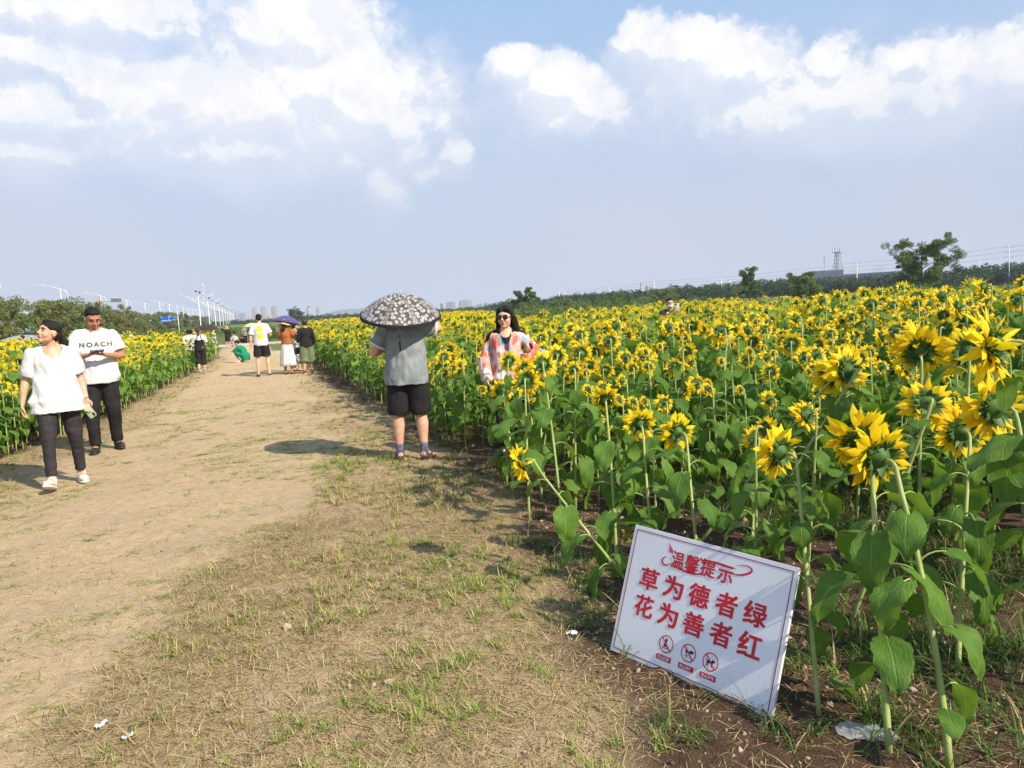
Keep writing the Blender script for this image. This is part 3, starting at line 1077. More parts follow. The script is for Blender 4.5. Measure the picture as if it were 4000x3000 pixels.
hero3((3.2, 3.0), at(3600, 1390, 4.0), 40, 30, 'sunflower with a pale green cup and its petals pointing up', 1.25, 21, 9)
hero3((3.35, 2.9), at(3790, 1370, 3.9), 45, -5, 'sunflower under the large profile head, dark back with a light knob', 1.2, 22, 9)
hero3((3.2, 3.3), at(3660, 1320, 4.1), -35, -10, 'sunflower with few petals left of the large profile head', 1.1, 23, 8)
hero3((2.5, 2.75), at(3650, 1560, 3.3), 25, -20, 'sunflower on a tall straight stalk behind the nearest pair', 1.0, 24, 10)

hero3((2.00, 6.2), at(1985, 1405, 6.6), 25, -10, 'sunflower right before the hanging sleeve of the woman with the shawl', .85, 31, 10)
hero3((2.20, 6.0), at(2180, 1385, 6.4), 15, -5, 'sunflower below the outstretched arm of the woman with the shawl', .9, 32, 10)
hero3((2.10, 5.6), at(2045, 1440, 6.0), 30, 0, 'sunflower covering the waist of the woman with the shawl', .85, 33, 10)
hero3((2.55, 6.1), at(2265, 1375, 6.8), 30, -10, 'sunflower just right of the hand of the woman with the shawl', 1.0, 34, 10)

# templates that are themselves plants of the field, then copies of them
TEMPL = []; TFACE = []
rt = np.random.default_rng(99)
for k in range(10):
    h = rt.uniform(.98, 1.12)
    azk = 14 + rt.normal(0, 20)
    pk = float(rt.choice([-32, -20, -8, -15, 5, 18])); TFACE.append((azk, pk))
    o = make_sunflower((0, 0, 0), (rt.normal(0, .04), rt.normal(0, .04), h), head_dir(azk, pk), [.92, .84, .70, .96, .62, .86, .42, .78, .90, .55][k], 12, 200 + k, leafscale=1.08, rad=.0085, lmin=.22)
    TEMPL.append(o); kids(o)


def field_limit(a):
    return np.interp(a, [0, 3, 6, 11, 14, 17, 19, 22, 25, 29, 34, 37, 41, 47, 53, 60, 75], [44, 44, 48, 60, 62, 52, 24, 21, 28, 42, 46, 27, 21, 17, 15, 14, 12])


def gen_positions():
    r = np.random.default_rng(31)
    out = []
    # right field: rows along the track
    s = .31
    for row in range(0, 170):
        x0 = 2.12 + row * s
        for j in range(0, 215):
            x = x0 + r.normal(0, .05); y = .9 + j * .30 + (row % 2) * .15 + r.normal(0, .05)
            a = math.degrees(math.atan2(x, y)); d = math.hypot(x, y)
            if d > field_limit(a) + r.normal(0, .6): continue
            if y < 48.5 and x < edge_right(y) + .06: continue
            if r.uniform() < .13 + sst(20, 55, d) * .38: continue
            dep = x * _f.x + y * _f.y
            if dep < 5.2 and x < 4.2:
                # the corner by the sign stands thin
                if r.uniform() < (.88 if dep < 3.5 else .42): continue
                if dep < 2.2: continue
            if any((x - hx) ** 2 + (y - hy) ** 2 < .10 for hx, hy in HERO_XY): continue
            out.append((x, y, 0))
    for row in range(0, 46):
        for j in range(0, 110):
            y = 6.2 + j * .27 + r.normal(0, .05)
            x = float(edge_left(y)) - .10 - row * .28 + r.normal(0, .05)
            if y > 34.5 or y < 5.5: continue
            if y > 22 and r.uniform() < .25: continue
            out.append((x, y, 1))
    return out


WOMAN_XY = gp(1965, 1800)
POS = gen_positions()
KEEP = []
for (x, y, side) in POS:
    if (x - 2.36) ** 2 + (y - 7.3) ** 2 < .085: continue
    KEEP.append((x, y, side))
ALLP = np.array(KEEP)
rf = np.random.default_rng(77)
nP = len(ALLP)
zs = tz(ALLP[:, 0], ALLP[:, 1])
edge_in = np.where(ALLP[:, 2] == 0, ALLP[:, 0] - edge_right(ALLP[:, 1]), edge_left(ALLP[:, 1]) - ALLP[:, 0])
far_d = np.hypot(ALLP[:, 0], ALLP[:, 1])
azp = np.degrees(np.arctan2(ALLP[:, 0], ALLP[:, 1]))
HS = .86 + .16 * sst(0, 1.8, edge_in) + .04 * sst(34, 45, azp) * sst(7, 10, far_d) + rf.normal(0, .105, nP)
HS = np.where(ALLP[:, 2] == 1, HS * .98, HS)
HS = HS * np.where((azp > 4) & (azp < 17) & (far_d > 22), 1.12, 1)
HS = np.clip(np.where(rf.uniform(0, 1, nP) < .14, HS * .80, HS), .55, 1.22)
RZ = rf.normal(0, math.radians(34), nP) + np.where(ALLP[:, 2] == 1, math.radians(22), 0)
iv = in_view(ALLP[:, 0], ALLP[:, 1], 1.0, 60)
depth = ALLP[:, 0] * _f.x + ALLP[:, 1] * _f.y
order = np.argsort(np.where(iv, depth, 1e6))
N_IND = 300 - len(HERO_XY)
IND = order[:N_IND]
isind = np.zeros(nP, bool); isind[IND] = True
LMK = [(1600, 'the legs of the umbrella man'), (1985, 'the woman with the shawl'), (2230, 'the low bushy willow'), (2400, 'the bright leaning willow'), (2625, 'the masked man and the white house'),
       (2765, 'the long-haired woman at the back'), (2930, 'the tall slim tree'), (3150, 'the wind-combed willow'), (3270, 'the lattice tower'), (3420, 'the slanted stair tower'), (3600, 'the large spreading tree'), (3830, 'the small white pole'), (3960, 'the tall power pole')]
LML = [(60, 'the woman looking up, left of her'), (340, 'the two walkers, between them'), (520, 'the phone man, right of him'), (700, 'the dungarees, left of them')]
ORDN = ['frontmost', 'second', 'third', 'fourth', 'fifth', 'sixth', 'seventh', 'eighth', 'ninth', 'tenth']


def ordinal(n):
    return ORDN[n] if n < 10 else '%d%s' % (n + 1, 'th' if 10 < (n + 1) % 100 < 14 else {1: 'st', 2: 'nd', 3: 'rd'}.get((n + 1) % 10, 'th'))


CNT = {}
PICK = rf.integers(0, 10, len(IND))
for q, i in enumerate(IND):
    if ALLP[i, 2] == 1: PICK[q] = [0, 1, 3, 5, 8][int(rf.integers(0, 5))]
    elif depth[i] < 6.8 and rf.uniform() < .62: PICK[q] = [2, 4, 6, 6, 9][int(rf.integers(0, 5))]
    if depth[i] < 6.8 and ALLP[i, 2] == 0: HS[i] *= .93
T0 = len(IND) - len(TEMPL)
PICK[T0:] = np.arange(len(TEMPL))
for q, i in enumerate(IND):
    x, y, side = ALLP[i]
    k = int(PICK[q]); fa, fp = TFACE[k]
    hx, hy, _d = proj((x, y, zs[i] + 1.05 * HS[i]))
    lm = min(LML if side == 1 else LMK, key=lambda w: abs(w[0] - hx))[1]
    rel = fa - math.degrees(RZ[i]) - azp[i]
    face = 'turned left' if rel < -48 else ('turned right' if rel > 42 else 'seen from behind')
    pit = 'nodding' if fp < -18 else ('raised' if fp > 4 else 'level')
    n_ = CNT.get(lm, 0); CNT[lm] = n_ + 1
    size = 'short ' if HS[i] < .86 else ('tall ' if HS[i] > 1.05 else '')
    for lb in ('%s%s sunflower %s, %s from the front below %s' % (size, pit, face, ordinal(n_), lm), '%s sunflower %s, %s from the front below %s' % (pit, face, ordinal(n_), lm),
               '%s %s sunflower, %s from the front below %s' % (size, pit, ordinal(n_), lm), '%s sunflower, %s from the front below %s' % (pit, ordinal(n_), lm)):
        lb = ' '.join(lb.split())
        if len(lb.replace('-', ' ').split()) <= 15: break
    if side == 1: lb = lb.replace('below', 'beside')
    loc = (x, y, gzs(x, y) - .01)
    if q >= T0:
        o = TEMPL[q - T0]; o.location = loc; o.rotation_euler = (0, 0, RZ[i]); o.scale = (HS[i],) * 3
        o['label'] = lb; o['group'] = GL if side == 1 else GR
    else:
        copy_plant(TEMPL[k], loc, RZ[i], HS[i], lb, GL if side == 1 else GR)


# the rest of both fields as one mass
def low_plant(r, lod, idx=0):
    """arrays of one plant, materials: 0 stem 1 leaf 2 petal 3 green back"""
    mb = MB()
    h = r.uniform(.95, 1.1)
    d = head_dir(14 + r.normal(0, 22), r.choice([-30, -20, -8, 0, 15]))
    top = Vector((r.normal(0, .04), r.normal(0, .04), h))
    hp = top + Vector((d.x, d.y, 0)) * .09
    mb.add(loft([(0, 0, 0), top * .5, top - Vector((0, 0, .06)), hp - d * .07 + Vector((0, 0, .03)), hp - d * .02], [.009, .008, .007, .006, .006], 3 if lod else 5, cap=False), 0)
    M = TM(hp, frame(d, (0, 0, 1)) @ Matrix.Rotation(r.uniform(0, 6), 3, 'Z'), [.95, .86, .78, .56, .42][idx % 5])
    np_ = 15 if lod else 24
    V = []; F = []
    for i in range(np_):
        th = 2 * PI * i / np_ + r.normal(0, .1); e = r.normal(-.05, .4); L = r.uniform(.07, .10); w = (.017 if lod else .0125) * r.uniform(.8, 1.2)
        dd = Vector((math.cos(th) * math.cos(e), math.sin(th) * math.cos(e), math.sin(e))); s_ = Vector((-math.sin(th), math.cos(th), r.normal(0, .3))).normalized()
        p0 = Vector((math.cos(th), math.sin(th), 0)) * .038; b = len(V)
        V += [tuple(p0), tuple(p0 + dd * L * .5 - s_ * w), tuple(p0 + dd * L * .5 + s_ * w), tuple(p0 + dd * L + Vector((0, 0, r.normal(0, .02))))]
        F += [(b, b + 1, b + 3, b + 2)]
    mb.add(G(V, F), 2, M)
    mb.add(loft([(0, 0, -.035), (0, 0, -.015), (0, 0, .005)], [.012, .042, .05], 6 if lod else 10), 3, M)
    ph = r.uniform(0, 6)
    nl = 10 if lod else 13
    for k in range(nl):
        f = .25 + .72 * k / (nl - 1); ph += 2.4 + r.normal(0, .2)
        s = (.68 + .55 * math.sin(PI * (.12 + .70 * f)) ** 1.2) * r.uniform(.85, 1.15) * 1.0
        e = r.uniform(.2, .7); w = .068 * s; L = .18 * s; p = r.uniform(.06, .10) * s
        a = Vector((0, 0, 0)); b_ = Vector((0, math.cos(e), math.sin(e))) * p
        e2 = e - r.uniform(.7, 1.2); c_ = b_ + Vector((0, math.cos(e2), math.sin(e2))) * L * .45
        e3 = e2 - r.uniform(.3, .8); d_ = c_ + Vector((0, math.cos(e3), math.sin(e3))) * L * .55
        R = TM(top * f, Matrix.Rotation(ph, 3, 'Z'))
        u = Vector((0, 0, 1))
        mb.add(G([tuple(a), tuple(a + Vector((.006, 0, 0))), tuple(b_ + Vector((.006, 0, 0))), tuple(b_)], [(0, 1, 2, 3)]), 0, R)
        X = Vector((w, 0, 0))
        V = [b_, b_ - X * .8 + u * .012 - Vector((0, .02, 0)), b_ + X * .8 + u * .012 - Vector((0, .02, 0)), c_, c_ - X + u * .02, c_ + X + u * .02, d_]
        mb.add(G([tuple(v) for v in V], [(0, 3, 4, 1), (0, 2, 5, 3), (3, 6, 4), (3, 5, 6)]), 1, R)
    return mb


def merge_many(name, tmpls, xyz, rz, sc, pick, mats):
    mb = MB()
    for k, tp in enumerate(tmpls):
        sel = np.where(pick == k)[0]
        if not len(sel): continue
        V = np.concatenate(tp.V); T = np.concatenate(tp.T); Q = np.concatenate(tp.Q); mt = np.concatenate(tp.mt); mq = np.concatenate(tp.mq)
        c, s = np.cos(rz[sel]), np.sin(rz[sel])
        x = V[:, 0][None] * c[:, None] - V[:, 1][None] * s[:, None]
        y = V[:, 0][None] * s[:, None] + V[:, 1][None] * c[:, None]
        z = np.repeat(V[:, 2][None], len(sel), 0)
        W = np.stack([x, y, z], 2) * sc[sel][:, None, None] + xyz[sel][:, None, :]
        off = (np.arange(len(sel)) * len(V))[:, None, None]
        g = G(W.reshape(-1, 3), T=(T[None] + off).reshape(-1, 3), Q=(Q[None] + off).reshape(-1, 4))
        mb.add(g)
        mb.mt[-1] = np.tile(mt, len(sel)); mb.mq[-1] = np.tile(mq, len(sel))
    return mb.mesh(name, mats, smooth=False)


rest = np.where(~isind & in_view(ALLP[:, 0], ALLP[:, 1], .8, 900))[0]
rl = np.random.default_rng(123)
mid = [low_plant(rl, 0, _) for _ in range(12)]
low = [low_plant(rl, 1, _) for _ in range(12)]
xyz = np.stack([ALLP[rest, 0], ALLP[rest, 1], zs[rest] - .01], 1)
pick = rl.integers(0, 12, len(rest))
pick = np.where(ALLP[rest, 2] == 1, np.array([0, 1, 2, 5, 6, 7, 10, 11, 0, 1, 5, 6])[pick], pick)
pick = pick + np.where(depth[rest] > 15, 12, 0)
M_leaf_far = leafmat('sunflower_leaf_plain', (.082, .180, .024), (.155, .285, .042), (.21, .34, .06), transl=.36, rough=.55, spec=.22, tcol=(.30, .48, .03))
crowd = link('sunflower_crowd', merge_many('sunflower_crowd', mid + low, xyz, RZ[rest], HS[rest], pick, [M_stem, M_leaf_far, M_petal, M_bract]))
tag(crowd, 'dense mass of yellow sunflowers filling the farther parts of both fields', 'sunflowers', kind='stuff')
print('plants', nP, 'individual', N_IND, 'rest', len(rest))
# ------------------------------------------------------------------ people
def tint(c, k): return tuple(min(1, x * k) for x in c)


def skinmat(name, c):
    m, t, out = newmat(name)
    b = t.new('ShaderNodeBsdfPrincipled')
    P = t.new('ShaderNodeTexCoord').outputs['Object']
    f = t.ramp(t.noise(P, 14, 3), .35, .65)
    t.put(b.inputs['Base Color'], t.mix(f, c, (c[0] * .93, c[1] * .80, c[2] * .76)))
    b.inputs['Roughness'].default_value = .5
    b.inputs['Specular IOR Level'].default_value = .4
    b.inputs['Subsurface Weight'].default_value = .12
    b.inputs['Subsurface Radius'].default_value = (.02, .008, .004)
    b.inputs['Subsurface Scale'].default_value = .3
    t.l.new(b.outputs[0], out.inputs[0])
    return m


SK = skinmat('skin', (.60, .36, .25))
SK_TAN = skinmat('skin_tanned', (.42, .21, .125))
SK_LT = skinmat('skin_fair', (.70, .44, .32))
HAIR = pmat('hair_black', (.008, .006, .006), (.016, .012, .010), scale=60, rough=.55, spec=.25, stretch=(6, 6, 1), bump=.6, bscale=80)
HAIR_BR = pmat('hair_brown', (.035, .016, .010), (.07, .03, .018), scale=60, rough=.45, spec=.4, stretch=(6, 6, 1))
EYE = pmat('eye_dark', (.01, .008, .007), rough=.3)
LIP = pmat('lips', (.42, .12, .10), rough=.45)


def cloth(name, c1, c2=None, bump=.6, bscale=18, rough=.85, **k):
    return pmat(name, c1, c2 or tint(c1, .88), rough=rough, spec=.2, bump=bump, bscale=bscale, **k)


C_WHITE = cloth('cotton_white', (.63, .63, .63), (.57, .58, .60), bump=1.0, bscale=11, stretch=(1, 1, .55))
C_BLACK = cloth('cloth_black', (.014, .013, .014), (.022, .02, .022))
C_DKTR = cloth('cloth_charcoal', (.028, .024, .028), (.04, .034, .038))
RUB = pmat('rubber_white', (.72, .68, .60), (.62, .58, .5), rough=.6)
SHOE_BLK = pmat('shoe_black', (.018, .017, .018), (.03, .03, .03), rough=.5)

TORSO_M = [(0, .135, .10), (.1, .160, .115), (.25, .155, .112), (.45, .150, .108), (.65, .168, .115), (.84, .175, .10), (.93, .13, .082), (1, .062, .060)]
TORSO_F = [(0, .135, .10), (.1, .165, .118), (.25, .148, .105), (.45, .128, .098), (.65, .145, .118), (.84, .155, .092), (.93, .11, .075), (1, .055, .055)]


def mat_at(c, yaw=0, pitch=0, roll=0):
    R = Matrix.Rotation(math.radians(yaw), 3, 'Z') @ Matrix.Rotation(math.radians(pitch), 3, 'X') @ Matrix.Rotation(math.radians(roll), 3, 'Y')
    return TM(c, R)


class Fig:
    def __init__(s, loc, az, height, label, group=None, sex='f', vox=.012, fat=1.0, skin=SK, base='person', **pose):
        s.root = empty(base, loc, -math.radians(az), height / 1.70)
        tag(s.root, label, 'person', group)
        s.slim = pose.pop('slim', 1.0); s.vox = vox; s.fat = fat; s.sex = sex; s.skin = skin
        d = dict(pel=(0, 0, .93), chest=(0, 0, 1.22), neck=(0, -.005, 1.435), head=(0, .02, 1.582), hyaw=0, hpitch=0, hroll=0,
                 hipR=(.088, 0, .90), kneeR=(.10, .02, .49), ankR=(.105, -.02, .085), hipL=(-.088, 0, .90), kneeL=(-.10, .02, .49), ankL=(-.105, -.02, .085),
                 shR=(.172, -.01, 1.375), elR=(.235, -.03, 1.11), wrR=(.245, .05, .865), shL=(-.172, -.01, 1.375), elL=(-.235, -.03, 1.11), wrL=(-.245, .05, .865),
                 hdR=None, hdL=None, pnR=(-1, 0, 0), pnL=(1, 0, 0), curlR=.35, curlL=.35, footR=8, footL=-8, fpR=0, fpL=0, bare=False, hand=True)
        d.update(pose)
        s.p = {k: (Vector(v) if isinstance(v, tuple) else v) for k, v in d.items()}
        p = s.p
        s.side = (p['shR'] - p['shL']).normalized()
        s.sidep = (p['hipR'] - p['hipL']).normalized()
        s.HM = mat_at(p['head'], p['hyaw'], p['hpitch'], p['hroll']) @ Matrix.Diagonal((1.09, 1.07, 1.06, 1))
        s.crotch = p['pel'] + (p['pel'] - p['chest']).normalized() * .10

    def tpath(s, t):
        p = s.p
        pts = [s.crotch, p['pel'], p['pel'].lerp(p['chest'], .5), p['chest'], p['chest'].lerp(p['neck'], .5), p['neck']]
        f = t * 5
        i = int(min(4, max(0, math.floor(f))))
        return pts[i].lerp(pts[i + 1], f - i)

    def tring(s, t, ease=0.0):
        T = TORSO_M if s.sex == 'm' else TORSO_F
        a = np.interp(t, [q[0] for q in T], [q[1] for q in T]) * (s.fat if t < .6 else 1 + (s.fat - 1) * .35 if t < .9 else 1) + ease
        b = np.interp(t, [q[0] for q in T], [q[2] for q in T]) * (s.fat if t < .6 else 1 + (s.fat - 1) * .35 if t < .9 else 1) + ease
        return (float(a), float(b))

    def torso(s, mb, t0, t1, ease=0.0, n=9, flare=0.0, mod=None):
        ts = [t0 + (t1 - t0) * i / (n - 1) for i in range(n)]
        rad = []
        for i, t in enumerate(ts):
            a, b = s.tring(t, ease + flare * (1 - i / (n - 1)) ** 2)
            rad.append((a, b))
        mb.add(loft([s.tpath(t) for t in ts], rad, 20, side=s.side, mod=mod))

    def hand(s, mb, w, d, pn, curl, right):
        d = d.normalized(); pn = (pn - d * pn.dot(d)).normalized()
        sd_ = d.cross(pn)  # across the palm
        if not right: sd_ = -sd_
        # sd_ points to the thumb side
        mb.add(loft([w - d * .01, w + d * .03, w + d * .065, w + d * .092], [(.024, .017), (.036, .016), (.040, .014), (.036, .011)], 10, side=sd_))
        for i, (o, L) in enumerate(((.030, .068), (.010, .076), (-.010, .070), (-.029, .056))):
            P = w + d * (.086 - abs(o - .01) * .15) + sd_ * o
            c = curl * (1 + .12 * i); dd = d.copy(); pts = [P]
            for k in range(3):
                dd = (dd * math.cos(c) + pn * math.sin(c)).normalized() if k else (dd * math.cos(c * .6) + pn * math.sin(c * .6)).normalized()
                P = P + dd * (L * (.42, .32, .26)[k]); pts.append(P)
            mb.add(loft(pts, [.0092, .0086, .0078, .006], 7, side=sd_))
        P = w + d * .022 + sd_ * .026
        t1 = (d * .62 + sd_ * .62 + pn * .45).normalized(); t2 = (d * .9 + sd_ * .12 + pn * .5).normalized()
        mb.add(loft([P, P + t1 * .035, P + t1 * .035 + t2 * .028, P + t1 * .035 + t2 * .05], [.014, .0115, .0095, .007], 7, side=pn))

    def limb(s, mb, a, b, c, r):
        """r: 7 radii from the top of the upper bone to the end of the lower bone"""
        pts = [a, a.lerp(b, .35), a.lerp(b, .75), b, b.lerp(c, .28), b.lerp(c, .65), c]
        mb.add(loft(pts, r, 14))

    def body(s, legs=True, arms=True):
        p = s.p; mb = MB(); f = s.fat
        s.torso(mb, 0, 1, 0)
        sh = .9 if s.sex == 'f' else 1.0
        mb.add(loft([p['neck'] - Vector((0, 0, .03)), p['neck'] + (p['head'] - p['neck']) * .35, p['head'] - Vector((0, .01, .03))], [.062 * sh, .053 * sh, .05 * sh], 14))
        # trapezius
        mb.add(loft([p['shR'], p['neck'] + Vector((0, -.01, .01)), p['shL']], [.046 * sh, .055, .046 * sh], 10, side=(0, 1, 0)))
        for S in 'RL':
            sh_, el_, wr_ = p['sh' + S], p['el' + S], p['wr' + S]
            mb.add(ell(sh_, .052 * sh, 12, 8))
            r = [.05, .047, .041, .038, .041, .031, .025]
            s.limb(mb, sh_, el_, wr_, [x * sh * (1 + (f - 1) * .6 if i < 5 else 1) for i, x in enumerate(r)])
            if p['hand']:
                hd = p['hd' + S] or (wr_ - el_)
                s.hand(mb, wr_, hd, p['pn' + S], p['curl' + S], S == 'R')
            if legs:
                hp, kn, an = p['hip' + S], p['knee' + S], p['ank' + S]
                L_ = s.slim; s.limb(mb, hp, kn, an, [.082 * f * L_, .078 * f * L_, .062 * f * L_, .053 * L_, .058 * f * L_, .046 * L_, .034])
                foot = s.footdir(S)
                mb.add(loft([an + Vector((0, 0, .01)) - foot * .045 - Vector((0, 0, .035)), an - Vector((0, 0, .035)) + foot * .05, an - Vector((0, 0, .055)) + foot * .13, an - Vector((0, 0, .062)) + foot * .175],
                            [(.030, .034), (.036, .036), (.040, .022), (.030, .014)], 10, side=foot.cross(Vector((0, 0, 1)))))
        H = s.HM
        for g in (ell((0, -.012, .028), (.073, .092, .090), 18, 12), ell((0, .016, -.040), (.058, .064, .066), 14, 10), ell((0, .055, -.088), (.026, .024, .020)),
                  ell((.034, .050, -.030), (.028, .028, .030)), ell((-.034, .050, -.030), (.028, .028, .030)),
                  loft([(0, .076, .022), (0, .090, -.005), (0, .100, -.026)], [.008, .010, .015], 8), ell((.011, .088, -.032), (.010, .010, .008)), ell((-.011, .088, -.032), (.010, .010, .008)),
                  ell((0, .078, -.058), (.024, .012, .011)), ell((0, .070, .034), (.052, .016, .011)),
                  ell((.075, -.008, -.008), (.010, .020, .031)), ell((-.075, -.008, -.008), (.010, .020, .031))):
            mb.add(g, 0, H)
        b = fuse(mb, 'body', s.skin, s.root, s.vox * .75, 2)
        return b

    def face(s, glasses=False):
        H = s.HM
        if not glasses:
            for x in (-1, 1):
                m = MB(); m.add(ell((.030 * x, .0785, .010), (.0105, .0055, .0036)), 0, H); m.build('eye', [EYE], s.root)
        for x in (-1, 1):
            m = MB(); m.add(loft([(.014 * x, .088, .026), (.032 * x, .086, .032), (.050 * x, .070, .026)], [.003, .0042, .002], 6), 0, H); m.build('eyebrow', [HAIR], s.root)
        m = MB(); m.add(ell((0, .0865, -.055), (.022, .006, .0042)), 0, H); m.add(ell((0, .085, -.063), (.018, .007, .005)), 0, H); m.build('mouth', [LIP], s.root)

    def footdir(s, S):
        a = math.radians(s.p['foot' + S]); q = math.radians(s.p['fp' + S])
        return Vector((math.sin(a) * math.cos(q), math.cos(a) * math.cos(q), math.sin(q)))

    def hair(s, parts, mat=HAIR, name='hair', wr=(.004, (30, 30, 8))):
        mb = MB()
        for g in parts: mb.add(g, 0, s.HM)
        return fuse(mb, name, mat, s.root, s.vox * .7, 1, wr=wr)

    def short_hair(s, mat=HAIR, k=1.0):
        return s.hair([ell((0, -.026, .052), (.079 * k, .092 * k, .078 * k), 16, 10), ell((0, -.055, .005), (.072, .058, .062), 14, 8), ell((0, .030, .088), (.060, .045, .030), 12, 8)], mat)

    def top(s, mat, t0=.0, ease=.02,  sleeve=.55, sr=(.072, .075), flare=.01, name='shirt', neck=True, wr=(.011, (9, 9, 5)), cut=None, t1=.985, puff=0, folds=0, mats=None):
        mb = MB(); p = s.p; f = 1 + (s.fat - 1) * .3
        md = (lambda u, th: 1 + folds * (1 - u) * math.sin(th * 9)) if folds else None
        s.torso(mb, t0, t1, ease, 10, flare, md)
        sh = .92 if s.sex == 'f' else 1.0
        mb.add(loft([p['shR'] + Vector((0, 0, .004)), p['neck'] + Vector((0, -.012, -.012)), p['shL'] + Vector((0, 0, .004))], [.060 * sh, .066, .060 * sh], 12, side=(0, 1, 0)))
        for S in 'RL':
            a, b, c = p['sh' + S], p['el' + S], p['wr' + S]
            mb.add(ell(a, sr[0] * f * .98, 14, 10))
            pts = [a + (a - b) * .02]; rd = [sr[0] * .95 * f]
            tot = sleeve
            n = 6
            for i in range(1, n + 1):
                u = tot * i / n
                q = a.lerp(b, u / .5) if u < .5 else b.lerp(c, (u - .5) / .5)
                pts.append(q); rd.append((sr[0] + (sr[1] - sr[0]) * i / n) * f + puff * math.sin(PI * min(1, i / n)))
            mb.add(loft(pts, rd, 14))
        return fuse(mb, name, mats or mat, s.root, s.vox * .85, 1, wr=wr, cut=cut)

    def trousers(s, mat, top=.32, length=1.0, r=(.098, .076, .068), ease=.012, name='trousers', wr=(.010, (8, 8, 6)), flare=0):
        mb = MB(); p = s.p; f = s.fat
        s.torso(mb, .02, top, ease, 6)
        mb.add(ell(s.crotch + Vector((0, 0, .05)), (.13 * f, .108 * f, .10)))
        for S in 'RL':
            h, k, a = p['hip' + S], p['knee' + S], p['ank' + S]
            pts = [h + (h - k) * .06]; rd = [r[0] * .94 * f]
            n = 9
            for i in range(1, n + 1):
                u = length * i / n
                q = h.lerp(k, u / .5) if u < .5 else k.lerp(a, (u - .5) / .5)
                rr_ = np.interp(u, [0, .5, 1], r) * (f if u < .5 else 1) + flare * (i / n) ** 2
                pts.append(q); rd.append(float(rr_))
            mb.add(loft(pts, rd, 16))
        return fuse(mb, name, mat, s.root, s.vox * .85, 1, wr=wr)

    def skirt(s, mat, top=.3, hem=.4, r=.26, pleat=.07, n=16, name='skirt', depth=.8):
        p = s.p
        a, b = s.tring(top, .015)
        P0 = s.tpath(top); pts = []; rad = []
        for i in range(9):
            u = i / 8
            z = P0.z + (hem - P0.z) * u
            pts.append(Vector((P0.x, P0.y, z))); w = a + (r - a) * u ** .75
            rad.append((w, (b + (r * depth - b) * u ** .75)))
        g = loft(pts, rad, 64, mod=lambda u, th: 1 + pleat * min(1, u * 1.6) * (math.sin(th * n) + .5 * math.sin(th * (n * .5) + 1.3)))
        mb = MB(); mb.add(g)
        return mb.build(name, [mat], s.root)

    def shoe(s, S, mat, sole=RUB, h=1.0, laces=None):
        p = s.p; an = p['ank' + S]; f = s.footdir(S); up = Vector((0, 0, 1)); sd_ = f.cross(up).normalized(); up2 = sd_.cross(f)
        q = an - up2 * .048
        mb = MB()
        mb.add(loft([q - f * .068, q - f * .045, q + f * .02, q + f * .09, q + f * .15, q + f * .19], [(.022, .026), (.036, .040 * h), (.041, .044 * h), (.047, .034), (.044, .026), (.024, .016)], 14, side=sd_))
        mb.add(loft([q - f * .01, an + up2 * .025 - f * .004], [.044, .042], 12))
        o = fuse(mb, 'shoe', mat, s.root, min(.008, s.vox * .8), 2)
        m = MB()
        m.add(loft([q - f * .072 - up2 * .034, q - f * .03 - up2 * .036, q + f * .06 - up2 * .037, q + f * .13 - up2 * .034, q + f * .195 - up2 * .026], [(.026, .014), (.042, .015), (.047, .014), (.049, .013), (.028, .012)], 14, side=sd_, power=3))
        m.build('sole', [sole], o)
        if laces:
            m = MB()
            for k in range(4):
                c = q + f * (.03 + .022 * k) + up2 * (.046 - .007 * k)
                m.add(loft([c - sd_ * .022 - f * .006, c + up2 * .004, c + sd_ * .022 + f * .006], [.003] * 3, 6))
            m.build('laces', [laces], o)
        return o

    def sandal(s, S, mat, sole=SHOE_BLK):
        p = s.p; an = p['ank' + S]; f = s.footdir(S); up = Vector((0, 0, 1)); sd_ = f.cross(up).normalized()
        q = an - up * .08
        m = MB()
        m.add(loft([q - f * .075, q - f * .03, q + f * .06, q + f * .14, q + f * .19], [(.03, .012), (.042, .013), (.045, .012), (.049, .012), (.03, .010)], 14, side=sd_, power=3))
        o = m.build('sandal', [sole], s.root)
        m = MB()
        for (u, hh, w) in ((.10, .038, .046), (.05, .060, .043)):
            c = q + f * u
            m.add(loft([c - sd_ * w, c - sd_ * w * .7 + up * hh * .8, c + up * hh, c + sd_ * w * .7 + up * hh * .8, c + sd_ * w], [(.014, .004)] * 5, 8, side=f))
        c = q - f * .055 + up * .03
        m.add(loft([q + f * .03 - sd_ * .042 + up * .01, c - sd_ * .02 - f * .012 + up * .02, c + sd_ * .02 - f * .012 + up * .02, q + f * .03 + sd_ * .042 + up * .01], [(.004, .010)] * 4, 8))
        m.build('strap', [mat], o)
        return o

    def sock(s, S, mat, h=.12):
        p = s.p; an = p['ank' + S]; kn = p['knee' + S]
        d = (kn - an).normalized(); f = s.footdir(S)
        m = MB(); m.add(loft([an - Vector((0, 0, .03)) + f * .0, an, an + d * h * .5, an + d * h], [.044, .0405, .040, .043], 14))
        m.add(loft([an - Vector((0, 0, .04)) - f * .035, an - Vector((0, 0, .04)) + f * .10], [(.034, .036), (.040, .026)], 12, side=f.cross(Vector((0, 0, 1)))))
        return m.build('sock', [mat], s.root)

    def W(s, v):
        bpy.context.view_layer.update()
        return s.root.matrix_world @ Vector(v)


